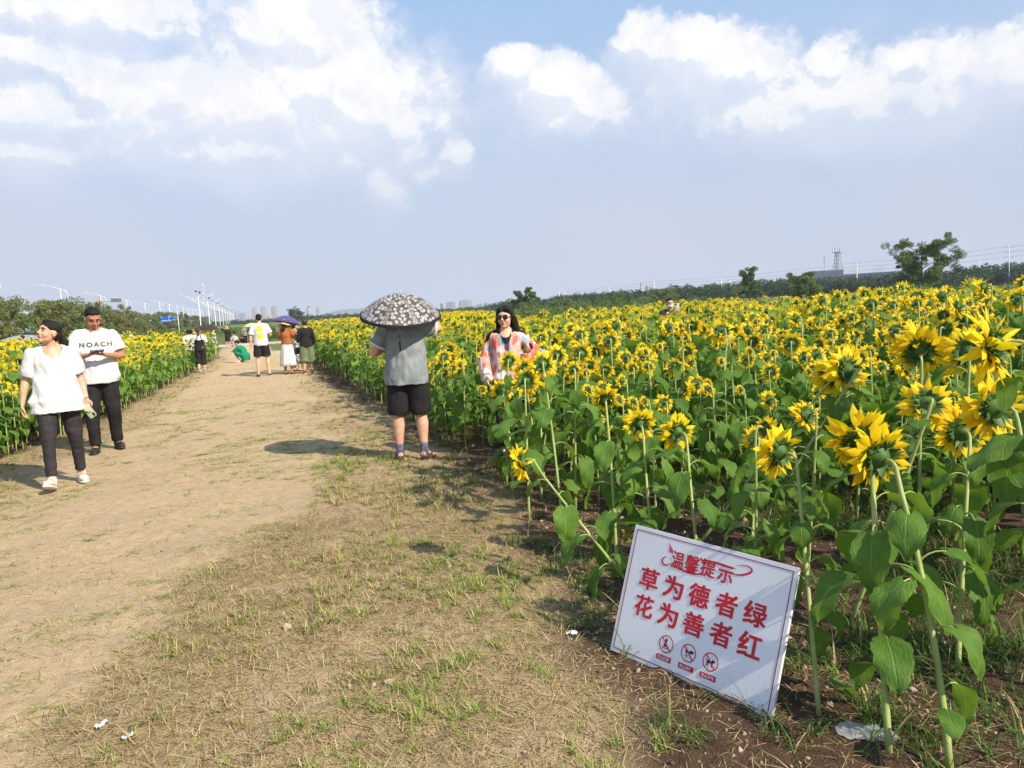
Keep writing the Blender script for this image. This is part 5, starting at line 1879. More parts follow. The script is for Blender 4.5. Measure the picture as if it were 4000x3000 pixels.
# squatting in green
C_GRN = cloth('dress_green', (.010, .235, .135), (.008, .18, .10))
p11 = gp(945, 1415)
f11 = Fig((p11.x, p11.y, 0), -55, 1.5, 'woman in an emerald dress squatting on the track over her phone', GP, 'f', .015, 1.1, SK,
          pel=(0, -.20, .24), chest=(0, -.08, .50), neck=(0, .05, .69), head=(0, .15, .80), hpitch=-38,
          hipR=(.09, -.18, .26), kneeR=(.13, .20, .42), ankR=(.11, .04, .085), hipL=(-.09, -.18, .26), kneeL=(-.13, .20, .42), ankL=(-.11, .04, .085),
          shR=(.165, .04, .63), elR=(.20, .22, .46), wrR=(.08, .40, .50), shL=(-.165, .04, .63), elL=(-.20, .22, .46), wrL=(-.08, .40, .50), pnR=(0, 0, 1), pnL=(0, 0, 1))
f11.body()
f11.top(C_GRN, t0=0, sleeve=.45, ease=.03, sr=(.07, .075), name='dress')
mb = MB()
mb.add(ell((0, -.20, .26), (.20, .20, .20)))
for k in (-1, 1): mb.add(loft([(k * .09, -.20, .27), (k * .12, .12, .40), (k * .12, .20, .41)], [.13, .105, .09], 12))
mb.add(loft([(0, -.2, .3), (0, -.24, .08)], [(.2, .18), (.2, .13)], 16))
fuse(mb, 'dress_skirt', C_GRN, f11.root, .015, 1, wr=(.012, (7, 7, 7)))
for S in 'RL': f11.shoe(S, RUB)
f11.short_hair(HAIR, 1.06)
# black dress with straw hat, arm raised
f12 = stand(893, 1362, -20, 1276, 'person in black with a straw hat and a raised arm beside the flower strip', GP, sex='f', vox=.018, skin=SK,
            elL=(-.36, .06, 1.50), wrL=(-.52, .14, 1.62))
f12.body(); f12.top(C_BLACK, t0=-.3, sleeve=.85, ease=.04, sr=(.07, .06), name='dress'); f12.skirt(C_BLACK, hem=.6, r=.2); f12.short_hair(); hat(f12, C_HAT)
C_FLOR = pmat('cloth_floral_grey', (.62, .64, .60), (.08, .12, .10), scale=14, rough=.8, det=1)
sit = dict(pel=(0, -.1, .16), chest=(0, -.06, .45), neck=(0, .0, .66), head=(0, .05, .81), hipR=(.09, -.08, .16), kneeR=(.14, .28, .34), ankR=(.12, .30, .085), hipL=(-.09, -.08, .16), kneeL=(-.14, .28, .34), ankL=(-.12, .30, .085),
           shR=(.165, -.01, .60), elR=(.20, .16, .42), wrR=(.12, .30, .42), shL=(-.165, -.01, .60), elL=(-.20, .16, .42), wrL=(-.12, .30, .42))
p = gp(918, 1352)
f13 = Fig((p.x, p.y, 0), -60, 1.62, 'woman in a grey flowered dress sitting low at the end of the flower strip', GP, 'f', .02, 1.1, SK, **sit)
f13.body(); f13.top(C_FLOR, t0=0, sleeve=.6, ease=.06, name='dress'); mb = MB(); mb.add(loft([(0, -.1, .32), (0, 0, .16), (0, .08, .02)], [(.17, .16), (.25, .27), (.28, .33)], 18)); mb.build('dress_skirt', [C_FLOR], f13.root); f13.short_hair()
p = gp(953, 1342)
C_BRN = cloth('cloth_brown', (.10, .055, .03))
f14 = Fig((p.x, p.y, 0), CAMF(p) + 20, 1.6, 'person in a brown top crouching before the kerb, facing us', GP, 'f', .02, 1.05, SK, **sit)
f14.body(); f14.face(); f14.top(C_BRN, t0=0, sleeve=.5, ease=.03); f14.trousers(C_BLACK); f14.short_hair(HAIR_BR)
C_STR = pmat('cloth_striped', (.45, .42, .36), (.05, .05, .05), scale=3, rough=.85, stretch=(.1, .1, 14), det=0)
f15 = behind(953, 1272, 50, 10, 'person in a dark striped top on the grass beyond the kerb', GP, sex='f', vox=.02)
f15.body(); f15.top(C_STR, t0=-.1, sleeve=.5, ease=.03); f15.trousers(C_BLACK); f15.short_hair()
C_BFL = pmat('cloth_black_floral', (.02, .02, .02), (.30, .28, .26), scale=22, rough=.85, det=1)
f16 = behind(976, 1271, 48, 5, 'woman in a long black flowered dress under a pale yellow-green umbrella', GP, sex='f', vox=.02, elR=(.24, .1, 1.2), wrR=(.18, .2, 1.35))
f16.body(); f16.top(C_BFL, t0=0, sleeve=.5, ease=.03, name='dress'); f16.skirt(C_BFL, hem=.3, r=.24); f16.short_hair()
p = at(981, 1261, 47.6); make_umbrella(p, (0.05, 0, -1), .55, .22, 'pale yellow-green umbrella over the black flowered dress', pmat('umbrella_lime', (.55, .62, .22), rough=.5), shaft=.55)
GF = 'small figures in the distance'
for (px, top, dist, az, lab, mt, mb_) in ((1068, 1275, 70, 0, 'distant person dressed in black beside one in white beyond the kerb', C_BLACK, C_BLACK), (1080, 1275, 70, 10, 'distant person dressed all in white beyond the kerb', C_WHITE, C_WHITE),
                                         (744, 1289, 27, -30, 'dark-haired woman bending behind the white-topped one left of the dungarees', C_WHITE, C_DKTR),
                                         (1340, 1260, 34, 5, 'woman in a white top and dark skirt in the field left of the flowered umbrella', C_WHITE, C_BLACK),
                                         (1365, 1243, 33, 60, 'long-haired woman in a white dress holding up a phone inside the field', C_WHITE, C_WHITE),
                                         (1243, 1256, 60, 30, 'person in an orange shirt and green sun hat far down the field edge', pmat('cloth_orange', (.55, .16, .06)), C_BLACK),
                                         (2764, 1192, 17.5, 60, 'long-haired woman in white half hidden at the back of the big field', C_WHITE, C_BLACK),
                                         (88, 1311, 30, 10, 'man in a white T-shirt seen from behind in the left strip', C_WHITE, C_BLACK), (42, 1324, 30, 20, 'woman in a pale blue top left of the man in the left strip', pmat('cloth_pale_teal', (.45, .6, .62)), C_BLACK),
                                         (113, 1331, 30, 150, 'dark-haired girl facing us right of the man in the left strip', pmat('cloth_pale_pink', (.7, .45, .4)), C_BLACK),
                                         (286, 1301, 36, 170, 'person in a light top in the left strip, between the two walkers', C_WHITE, C_BLACK), (268, 1311, 36, 150, 'person in a mint green top beside the one in the light top', pmat('cloth_mint', (.3, .6, .5)), C_BLACK),
                                         (508, 1294, 42, 200, 'woman in white with one arm raised far back in the left strip', C_WHITE, C_WHITE), (576, 1298, 42, 170, 'dark-haired person in a dark top far back in the left strip', C_DKTR, C_BLACK)):
    kw = dict(elR=(.32, .06, 1.45), wrR=(.42, .1, 1.62)) if 'arm raised' in lab else (dict(elR=(.2, .2, 1.28), wrR=(.08, .40, 1.42), elL=(-.2, .2, 1.28), wrL=(-.05, .40, 1.42)) if 'phone' in lab else {})
    q = behind(px, top, dist, az, lab, GF, sex='m' if 'man in a white' in lab and 'woman' not in lab else 'f', vox=.022 if dist > 20 else .016, **kw)
    q.body(legs=False); q.top(mt, t0=0, sleeve=.5, ease=.025)
    if 'dress' in lab or 'all in white' in lab: q.skirt(mb_, hem=.5, r=.2)
    else: q.trousers(mb_, length=.97)
    if 'long-haired' in lab: q.hair([ell((0, -.03, .045), (.084, .092, .086)), loft([(0, -.06, 0), (0, -.09, -.16), (0, -.08, -.3)], [.075, .075, .03], 10)])
    else: q.short_hair(HAIR, 1.06)
    for S in 'RL': q.shoe(S, SHOE_BLK, SHOE_BLK)
    if 'sun hat' in lab: hat(q, pmat('hat_green', (.05, .22, .15)), R=.2)
    if 'phone' in lab:
        a = math.radians(az)
        phone(q.W((.02, .46, 1.47)), Matrix.Rotation(-a, 3, 'Z') @ Matrix.Rotation(math.radians(90), 3, 'X'), SHOE_BLK, 'phone held up by the long-haired woman in the white dress')
# masked man with phone in the back of the right field
f17 = behind(2616, 1166, 15.5, CAMF(at(2616, 1166, 15.5)) - 10, 'man in a face mask holding up a phone at the back of the big field', GF, sex='m', vox=.015, skin=SK,
             elR=(.26, .06, 1.14), wrR=(.16, .26, 1.30), elL=(-.26, .06, 1.16), wrL=(-.14, .28, 1.42), hdR=(-.3, .3, .8), hdL=(.3, .3, .9), curlR=.8, curlL=.8)
f17.body(); f17.face(); f17.top(C_DKTR, t0=0, sleeve=.42, ease=.025); f17.trousers(C_BLACK); f17.short_hair()
mb = MB(); mb.add(ell((0, .048, -.050), (.060, .052, .048), 14, 10), 0, f17.HM); mb.build('face_mask', [pmat('mask_white', (.72, .76, .80), rough=.9)], f17.root)
phone(f17.W((-.10, .34, 1.50)), Matrix.Rotation(-math.radians(CAMF(at(2616, 1166, 15.5)) - 10), 3, 'Z') @ Matrix.Rotation(math.radians(90), 3, 'X'), pmat('phone_silver', (.55, .56, .58), rough=.35), 'silver phone in front of the masked man')
p = at(805, 1266, 27.5); make_umbrella(p, (0.0, 0, -1), .45, .2, 'dark brown umbrella behind the woman in dungarees', pmat('umbrella_brown', (.05, .025, .02), rough=.5), shaft=.6)
# ------------------------------------------------------------------ the sign
def make_sign():
    s = .79 / .8
    org = Vector((0, 0, CAMH))
    TL = org + (Vector((1.601, 3.069, .526)) - org) * s
    TR = org + (Vector((1.897, 2.326, .504)) - org) * s
    BR = org + (Vector((1.710, 2.277, -.030)) - org) * s
    BL = org + (Vector((1.414, 3.020, -.008)) - org) * s
    X = ((TR - TL) + (BR - BL)).normalized(); Y = ((TL - BL) + (TR - BR)).normalized()
    Z = X.cross(Y).normalized(); Y = Z.cross(X)
    W = ((TR - TL).length + (BR - BL).length) / 2; Hh = ((TL - BL).length + (TR - BR).length) / 2
    C0 = (TL + TR + BR + BL) / 4
    R = Matrix(((X.x, Y.x, Z.x), (X.y, Y.y, Z.y), (X.z, Y.z, Z.z)))
    root = empty('notice_sign', (0, 0, 0)); root.matrix_world = TM(C0, R)
    tag(root, 'white notice board with red Chinese writing tilted at the field edge', 'sign')
    white = pmat('board_white', (.80, .80, .82), (.76, .76, .79), scale=3, rough=.38, spec=.4)
    t = NT(white.node_tree); b_ = [n for n in t.n if n.type == 'BSDF_PRINCIPLED'][0]
    P_ = t.new('ShaderNodeTexCoord').outputs['Object']; sp_ = t.new('ShaderNodeSeparateXYZ'); t.l.new(P_, sp_.inputs[0])
    low_ = t.ramp(sp_.outputs[1], -.28, -.02, .75, .12)
    spk = t.math('MULTIPLY', t.ramp(t.noise(P_, 70, 3, .7), .62, .70), low_)
    smu = t.math('MULTIPLY', t.ramp(t.noise(P_, 7, 4, .65), .52, .75), t.math('MULTIPLY', low_, .35))
    old = b_.inputs['Base Color'].links[0].from_socket
    t.put(b_.inputs['Base Color'], t.mix(t.math('MAXIMUM', spk, smu), old, (.34, .26, .18)))
    edge = pmat('board_foam_edge', (.70, .70, .70), rough=.8)
    red = pmat('print_red', (.62, .012, .025), (.55, .01, .02), rough=.4)
    dred = pmat('print_dark_red', (.34, .008, .045), rough=.4)
    blk = pmat('print_black', (.03, .012, .02), rough=.4)
    wht = pmat('print_white', (.8, .8, .8), rough=.4)
    mb = MB(); mb.add(box((0, 0, -.006), (W, Hh, .010)), 1); mb.add(box((0, 0, 0), (W - .003, Hh - .003, .003)), 0)
    mb.build('board', [white, edge], root, smooth=False)
    z = .0027

    def flat(g, name, m, x, y, sx=1.0, sy=None, par=root, dz=0.0, rot=0.0):
        sy = sy or sx
        mb = MB(); mb.add(g, 0, TM((x, y, z + dz), Matrix.Rotation(rot, 3, 'Z'), (sx, sy, 1)))
        return mb.build(name, [m], par, smooth=False)
    # border line: board uv given in the photo: 3.5 % in
    mb = MB(); iw, ih, t = W / 2 - .019, Hh / 2 - .018, .0034
    for (cx, cy, a, b) in ((0, ih, 2 * iw + t, t), (0, -ih, 2 * iw + t, t), (-iw, 0, t, 2 * ih - t), (iw, 0, t, 2 * ih - t)):
        mb.add(box((cx, cy, z - .0006), (a, b, .0012)))
    mb.build('border_line', [dred], root, smooth=False)
    # board frame coords: u from left 0..1, v from top 0..1
    P = lambda u, v: ((u - .5) * W, (.5 - v) * Hh)

    def fit(ch, u, v, w, h, m=red, name='lettering', bold=.035, par=root, dz=0.0, shear=0.0):
        g = text_geo(ch, 1.0, .008, 0, shear=shear)
        a = g.V.max(0) - g.V.min(0)
        x, y = P(u, v)
        sx, sy = w * W / a[0], h * Hh / a[1]
        mb = MB()
        for q, (ox, oy) in enumerate(((0, 0), (-1, 0), (1, 0), (0, -1), (0, 1), (-1, -1), (1, 1), (-1, 1), (1, -1))):
            mb.add(g, 0, TM((x + ox * bold * sx * .55, y + oy * bold * sy * .40, z + dz + q * .00008), None, (sx, sy, 1)))
        return mb.build(name, [m], par, smooth=False)
    # title in a slanted fancy hand
    for ch, u, v_, w in (('温', .328, .178, .080), ('馨', .419, .176, .086), ('提', .519, .172, .090), ('示', .624, .178, .088)):
        fit(ch, u, v_, w, .125, bold=.022)
    # title swashes
    def swash(pts, wd, name='flourish'):
        V = []; F = []; n = 40; m = len(pts)
        def cr(t):
            t *= m - 1; i = min(m - 2, int(t)); f = t - i
            p0, p1, p2, p3 = (Vector(pts[max(0, i - 1)]), Vector(pts[i]), Vector(pts[i + 1]), Vector(pts[min(m - 1, i + 2)]))
            return .5 * ((2 * p1) + (-p0 + p2) * f + (2 * p0 - 5 * p1 + 4 * p2 - p3) * f * f + (-p0 + 3 * p1 - 3 * p2 + p3) * f ** 3)
        for k in range(n + 1):
            u = k / n; p = cr(u); q = cr(min(1, u + .01)) - cr(max(0, u - .01)); nn = Vector((-q.y, q.x)).normalized()
            w = wd * max(.08, math.sin(PI * (.08 + .9 * u)))
            V += [(p.x - nn.x * w, p.y - nn.y * w, 0), (p.x + nn.x * w, p.y + nn.y * w, 0)]
        for k in range(n): F.append((2 * k, 2 * k + 1, 2 * k + 3, 2 * k + 2))
        flat(G(V, F), name, red, 0, 0)
    swash([P(.640, .165), P(.697, .156), P(.745, .130), P(.764, .100), P(.735, .081), P(.671, .094)], .0042)
    swash([P(.252, .175), P(.230, .200), P(.235, .232), P(.263, .238), P(.293, .207)], .0042)
    swash([P(.290, .222), P(.350, .238), P(.430, .242), P(.480, .225), P(.498, .185)], .0042)
    swash([P(.460, .128), P(.560, .118), P(.680, .121)], .0046)
    for k in range(4):
        swash([P(.290, .128 + .004 * k), P(.270 - .002 * k, .100 + .010 * k), P(.246 + .006 * k, .066 + .018 * k)], .0020, 'feather_mark')
    swash([P(.455, .130), P(.466, .116), P(.476, .128), P(.468, .138)], .0025)
    # two lines of five large characters
    for k, ch in enumerate('草为德者绿'):
        fit(ch, .170 + k * .1635, .381, .122, .162, bold=.030)
    for k, ch in enumerate('花为善者红'):
        fit(ch, .171 + k * .1635, .589, .122, .162, bold=.030)
    # three prohibition signs
    def ring(r0, r1, n=40):
        V = []; F = []
        for k in range(n):
            a = 2 * PI * k / n; c, s_ = math.cos(a), math.sin(a)
            V += [(r0 * c, r0 * s_, 0), (r1 * c, r1 * s_, 0)]
        for k in range(n):
            j = (k + 1) % n; F.append((2 * k, 2 * k + 1, 2 * j + 1, 2 * j))
        return G(V, F)

    def poly(pts, s_=1.0):
        V = [(x * s_, y * s_, 0) for x, y in pts]
        import mathutils
        tri = mathutils.geometry.tessellate_polygon([[Vector(v) for v in V]])
        return G(V, [tuple(t_) for t_ in tri])
    rr_ = .036
    for k, (u, lab) in enumerate(((.359, '禁止踩踏'), (.501, '禁止采摘'), (.634, '禁止宠物'))):
        v = .796
        x, y = P(u, v)
        pic = empty('pictogram', (0, 0, 0)); pic.parent = root; pic.matrix_basis = TM((x, y, 0))
        flat(ring(rr_ * .88, rr_), 'ring', red, 0, 0, par=pic)
        if k == 0:
            gs = [poly([(-.28, .78), (.12, .70), (.05, .05), (.42, -.22), (.55, -.38), (-.35, -.38), (-.42, -.1), (-.22, .1)], rr_ * .8), poly([(-.6, -.5), (.6, -.5), (.6, -.62), (-.6, -.62)], rr_ * .8)]
        elif k == 1:
            gs = [poly([(math.cos(a) * (.34 if i % 2 else .16) - .3, math.sin(a) * (.34 if i % 2 else .16) + .15) for i, a in enumerate(np.linspace(0, 2 * PI, 13)[:-1])], rr_ * .85),
                  poly([(-.34, -.1), (-.26, -.1), (-.18, -.75), (-.26, -.75)], rr_ * .85), poly([(-.24, -.45), (.02, -.28), (-.02, -.46)], rr_ * .85), poly([(-.30, -.42), (-.56, -.28), (-.5, -.46)], rr_ * .85),
                  poly([(.0, .2), (.3, .42), (.78, .38), (.8, .08), (.45, .12), (.62, -.05), (.4, -.02), (.1, .02)], rr_ * .85)]
        else:
            gs = [poly([(-.72, .28), (-.5, .1), (.2, .12), (.3, .42), (.4, .3), (.72, .22), (.72, .06), (.45, -.02), (.34, -.62), (.2, -.62), (.16, -.2), (-.28, -.2), (-.38, -.62), (-.54, -.62), (-.52, -.1), (-.62, .1), (-.78, .22)], rr_ * .85)]
        mb = MB()
        for g in gs: mb.add(g, 0, TM((0, 0, z + .0003)))
        mb.build('figure', [blk], pic, smooth=False)
        flat(box((0, 0, 0), (rr_ * 1.86, rr_ * .13, .0008)), 'slash', red, 0, 0, par=pic, dz=.0012, rot=math.radians(-45))
        mb = MB(); mb.add(box((0, -.058, z), (.074, .021, .0014))); plate = mb.build('caption_plate', [red], pic, smooth=False)
        g = text_geo(lab, 1.0, .03); a = g.V.max(0) - g.V.min(0)
        mb = MB(); mb.add(g, 0, TM((0, -.058, z + .0012), None, (.058 / a[0], .0135 / a[1], 1))); mb.build('caption', [wht], plate, smooth=False)
    # thin wire legs behind
    steel = pmat('stake_metal', (.28, .27, .26), rough=.5, metal=.6)
    for sx in (-.26, .26):
        mb = MB()
        a = Vector((sx, .18, -.013)); b = R.inverted() @ (Vector((0, 0, -1)))
        mb.add(loft([a, Vector((sx, -.20, -.016)), Vector((sx, -.33, -.016))], [.004] * 3, 6)); mb.build('stake', [steel], root)


make_sign()


def make_litter():
    # clear bag by the stalk
    c = gp(3385, 2880); r = np.random.default_rng(4)
    m, t, out = newmat('clear_plastic')
    b = t.new('ShaderNodeBsdfPrincipled'); b.inputs['Base Color'].default_value = (.85, .87, .85, 1); b.inputs['Roughness'].default_value = .25; b.inputs['Alpha'].default_value = .22
    b.inputs['Specular IOR Level'].default_value = .8
    t.l.new(b.outputs[0], out.inputs[0])
    V = []; F = []; nx, ny = 22, 12
    for top in (1, 0):
        for j in range(ny + 1):
            for i in range(nx + 1):
                u, v = i / nx - .5, j / ny - .5
                w = .056 * (1 - .35 * (u + .5)) * (1.0001 - (2 * abs(u)) ** 7) ** .5 * (1 + .12 * math.sin(u * 19))
                x = u * .20; y = v * 2 * w
                e = max(0, 1 - (2 * abs(u)) ** 4) * max(0, 1 - (2 * abs(v)) ** 4)
                z = (.004 + top * e * (.014 + .026 * mnoise.noise(Vector((u * 9, v * 7, top * 3))))) + .006 * mnoise.noise(Vector((u * 20, v * 14, 4 + top)))
                V.append((x, y, z))
    for q in (0, 1):
        o = q * (nx + 1) * (ny + 1)
        for j in range(ny):
            for i in range(nx):
                a = o + j * (nx + 1) + i; F.append((a, a + 1, a + nx + 2, a + nx + 1))
    mb = MB(); mb.add(G(V, F))
    o = mb.build('plastic_bag', [m]); o.location = (c.x, c.y, gzs(c.x, c.y) + .008); o.rotation_euler = (0, 0, math.radians(-42))
    tag(o, 'crumpled clear plastic bag lying on the soil against a stalk', 'plastic bag')
    # two scraps of tissue on the grass
    for (px, py, s, lab) in ((400, 2845, 1.0, 'larger scrap of white tissue on the dry grass'), (500, 2882, .8, 'smaller scrap of white tissue, the right one of two'), (2236, 2488, .8, 'bit of white litter on the soil left of the sign')):
        c = gp(px, py); V = []; F = []
        n = 9
        for j in range(n):
            for i in range(n):
                u, v = i / (n - 1) - .5, j / (n - 1) - .5
                V.append((u * .055 * s * (1 + .4 * mnoise.noise(Vector((u * 3, v * 3, px)))), v * .035 * s * (1 + .5 * mnoise.noise(Vector((u * 4, v * 4, px + 3)))), .012 * (.5 + mnoise.noise(Vector((u * 7, v * 7, px))))))
        for j in range(n - 1):
            for i in range(n - 1):
                a = j * n + i; F.append((a, a + 1, a + n + 1, a + n))
        mb = MB(); mb.add(G(V, F)); o = mb.build('tissue_scrap', [pmat('tissue', (.75, .75, .77), rough=.9)])
        o.location = (c.x, c.y, gzs(c.x, c.y) + .012); o.rotation_euler = (.15, 0, px)
        tag(o, lab, 'litter')
    p = gp(1520, 2670); mb = MB()
    g = ell((0, 0, 0), 1, 10, 7); g.V = g.V * (1 + .22 * np.random.default_rng(3).uniform(-1, 1, (len(g.V), 1)))
    mb.add(g, 0, TM((0, 0, .008), None, (.022, .017, .014))); o = mb.build('stone', [pmat('stone_tan', (.42, .34, .25), (.3, .23, .16), rough=.9, bump=.4)], smooth=False)
    o.location = (p.x, p.y, gzs(p.x, p.y)); tag(o, 'tan stone among the dry grass, the largest left of the sign', 'stone')


make_litter()
# ------------------------------------------------------------------ vegetation farther off
M_bark = pmat('bark', (.10, .075, .055), (.16, .13, .10), scale=12, rough=.9, bump=.6, bscale=40)


def treemat(name, a, b, c=None, tr=.25):
    return leafmat(name, a, b, c, transl=tr, rough=.6, spec=.25, tcol=tint(b, 1.6))


M_olive = treemat('foliage_olive', (.11, .13, .035), (.24, .26, .08), (.32, .30, .12))
M_willow = treemat('foliage_willow', (.08, .13, .035), (.18, .24, .08), (.25, .28, .12))
M_dark = treemat('foliage_dark', (.018, .040, .016), (.045, .080, .028), (.08, .13, .045))
M_tree = treemat('foliage_green', (.065, .115, .028), (.135, .205, .055), (.18, .25, .08))
M_shrub = treemat('foliage_bright', (.05, .11, .02), (.12, .20, .04), (.16, .22, .06))


def clump_leaves(centers, rad, per, size, r, droop=0.0, wind=(0, 0, 0), flat=.75, long=1.0, outward=None):
    n = len(centers) * per
    C = np.repeat(np.array(centers), per, 0)
    rad = np.repeat(np.broadcast_to(np.array(rad, float), (len(centers),)), per)
    d = r.normal(size=(n, 3)); d /= np.linalg.norm(d, axis=1)[:, None]
    q = r.uniform(.25, 1, n) ** .6
    P = C + d * (rad * q)[:, None] * np.array([1, 1, flat])
    a = d * .7 + r.normal(size=(n, 3)) * .7 + np.array(wind) + np.array([0, 0, -droop])
    a /= np.linalg.norm(a, axis=1)[:, None]
    b = np.cross(a, r.normal(size=(n, 3))); b /= np.linalg.norm(b, axis=1)[:, None]
    L = size * r.uniform(.6, 1.3, n) * long; w = size * r.uniform(.35, .6, n)
    V = np.stack([P - a * L[:, None] * .5, P - b * w[:, None] * .5, P + a * L[:, None] * .5, P + b * w[:, None] * .5], 1).reshape(-1, 3)
    Q = np.arange(n * 4).reshape(-1, 4)
    return G(V, T=np.zeros((0, 3)), Q=Q)


def tree_parts(r, h=4.0, w=3.0, trunk=.25, clumps=46, per=60, size=.13, cr=.42, droop=.2, wind=(0, 0, 0), lean=0.0, long=1.0, shape='round', tr=.07):
    """trunk MB and crown MB"""
    tb = MB(); cb = MB()
    lean_v = Vector((lean, 0, 0))
    pts = [Vector((0, 0, -.1)), Vector((r.normal(0, .05), r.normal(0, .05), h * .2)), Vector((lean * .3, 0, h * .45)), Vector((lean * .7, 0, h * .72)), Vector((lean, 0, h * .93))]
    tb.add(loft(pts, [tr * 1.3, tr, tr * .75, tr * .45, tr * .12], 8))
    cs = []; rs = []
    nl = 11 if clumps > 30 else 7
    for i in range(nl):
        u = trunk + (.88 - trunk) * i / (nl - 1)
        f = u * 4; k = int(min(3, f)); base = pts[k].lerp(pts[k + 1], f - k)
        th = i * 2.4 + r.normal(0, .3)
        if shape == 'round': reach = w * .5 * math.sin(PI * min(1, .22 + .72 * (u - trunk) / (1 - trunk) * .95)) ** .7
        elif shape == 'flat': reach = w * .5 * (.55 + .45 * math.sin(PI * (u - .1)))
        else: reach = w * .5 * (1 - .55 * (u - trunk) / (1 - trunk))
        reach *= r.uniform(.75, 1.1)
        e = r.uniform(.25, .7)
        tip = base + Vector((math.cos(th) * reach, math.sin(th) * reach, reach * math.tan(e) * .55 + .1))
        tip.z = min(tip.z, h * .98)
        midp = base.lerp(tip, .5) + Vector((0, 0, reach * .10))
        tb.add(loft([base, midp, tip], [tr * .38, tr * .22, tr * .06], 5))
        for q in range(max(1, clumps // nl)):
            t_ = r.uniform(.45, 1.08)
            p = base.lerp(tip, t_) + Vector(r.normal(0, cr * .55, 3).tolist())
            cs.append(tuple(p)); rs.append(cr * r.uniform(.6, 1.15))
            if q % 2 == 0: tb.add(loft([base.lerp(tip, t_ * .8), p], [tr * .10, tr * .03], 4, cap=False))
    cs.append(tuple(pts[-1])); rs.append(cr)
    zc = h * (trunk + 1.0) / 2; rz_ = h * (1 - trunk) / 2 - cr * .5
    for q in range(int(clumps * .75)):
        d = Vector(r.normal(size=3).tolist()).normalized() * r.uniform(.55, .95)
        p = Vector((d.x * (w / 2 - cr * .4) + lean * .6, d.y * (w / 2 - cr * .4), zc + d.z * rz_))
        if mnoise.noise(p * (1.3 / cr) * .5 + Vector((h, w, 0))) < -.12: continue
        if shape == 'cone' and (p.z - h * trunk) / (h * (1 - trunk)) > 1.15 - Vector((p.x, p.y, 0)).length / (w * .5): continue
        if shape == 'flat' and p.z < h * .36: continue
        cs.append(tuple(p)); rs.append(cr * r.uniform(.45, .95))
    cb.add(clump_leaves(cs, rs, per, size, r, droop, wind, .75, long))
    return tb, cb


def tree(base, label, group, mat, seed, name='tree', rz=0, sc=1.0, **k):
    r = np.random.default_rng(seed)
    tb, cb = tree_parts(r, **k)
    root = empty(name, base, rz, sc); tag(root, label, 'tree', group)
    tb.build('trunk', [M_bark], root)
    cb.build('crown', [mat], root, smooth=False)
    return root


def copy_tree(src, parent=None):
    c = src.copy(); COL.objects.link(c)
    c.parent = parent
    for ch in src.children: copy_tree(ch, c)
    return c


# the row of young willows beyond the left strip
GT = 'young trees in the row beyond the left strip'
tm = [tree((0, 0, 0), '', GT, M_olive if k % 2 else M_willow, 300 + k, h=3.9, w=3.6, trunk=.16, clumps=60, per=80, size=.14, cr=.42, droop=.5, long=1.6, wind=(.25, .1, 0), tr=.06) for k in range(4)]
rt2 = np.random.default_rng(8)
ys_ = [45, 49.5, 54, 58.5, 63, 68, 74, 80, 87, 95, 104, 114, 125, 137, 150, 165, 182, 200, 222, 250, 285]
lab_pos = ['leftmost bushy olive willow at the left side of the photo', 'olive willow rising behind the woman looking up', 'olive willow just right of the tall left street lamp', 'willow behind the white-shirted man\'s head', 'willow right of the man looking at his phone']
LW = ['just right of the phone man\'s shoulder', 'below the third road lamp', 'a little right of the third road lamp', 'halfway between the third and fourth road lamps', 'just left of the fourth road lamp', 'under the fourth road lamp', 'just right of the fourth road lamp',
      'below the left end of the blue road sign', 'below the right end of the blue road sign', 'just right of the blue road sign', 'under the first lamps of the close-set row', 'under the middle lamps of the close-set row', 'behind the pale hut',
      'above the woman in the white top', 'above the dungarees', 'at the foot of the first solar lamp']
for i, y in enumerate(ys_):
    o = tm[i] if i < 4 else copy_tree(tm[int(rt2.integers(0, 4))])
    x = -13.2 + rt2.normal(0, .5)
    o.location = (x, y, 0); o.rotation_euler = (0, 0, rt2.uniform(0, 6)); s = rt2.uniform(.88, 1.08) * (1.0 if y < 90 else .95); o.scale = (s, s, s)
    n_ = len(ys_)
    o['label'] = lab_pos[i] if i < 5 else 'small willow of the left row ' + LW[i - 5]
for i, (x, y, s) in enumerate(((-21, 60, 1.1), (-23, 76, 1.15), (-20, 96, 1.05), (-26, 120, 1.2))):
    o = copy_tree(tm[i % 4]); o.location = (x, y, 0); o.scale = (s, s, s); o.rotation_euler = (0, 0, i * 1.3)
    o['label'] = ['farther willow peeping over the row at the left side', 'farther willow behind the row, left of the phone man', 'farther willow behind the row, right of the phone man', 'farther willow behind the row near the second lamp group'][i]

# single trees behind the big field
GB = 'trees standing apart behind the big field'


def tree_px(px, top_py, dist, label, mat, seed, **k):
    p = at(px, top_py, dist); z0 = tzs(p.x, p.y)
    return tree((p.x, p.y, z0 - .1), label, GB, mat, seed, h=p.z - z0 + .1, **k)


tree_px(2050, 1132, 95, 'windblown dark green tree right of the woman with the shawl', M_tree, 41, w=3.4, trunk=.16, clumps=66, per=150, size=.14, cr=.34, wind=(.5, .2, .2), long=1.6, lean=.2, shape='round', rz=-YAW)
tree_px(2195, 1178, 85, 'low bushy willow right of the windblown dark tree', M_willow, 42, w=3.6, trunk=.12, clumps=55, per=120, size=.12, cr=.40, droop=.5, wind=(.5, 0, 0), long=1.8)
tree_px(2260, 1185, 90, 'low rounded willow, second from the windblown dark tree', M_willow, 43, w=3.4, trunk=.12, clumps=55, per=120, size=.12, cr=.40, droop=.5, wind=(.5, 0, 0), long=1.8)
tree_px(2400, 1160, 85, 'bright green leaning willow at the middle of the tree line', M_shrub, 44, w=4.2, trunk=.12, clumps=50, per=70, size=.12, cr=.38, droop=.4, wind=(.6, 0, 0), long=1.8)
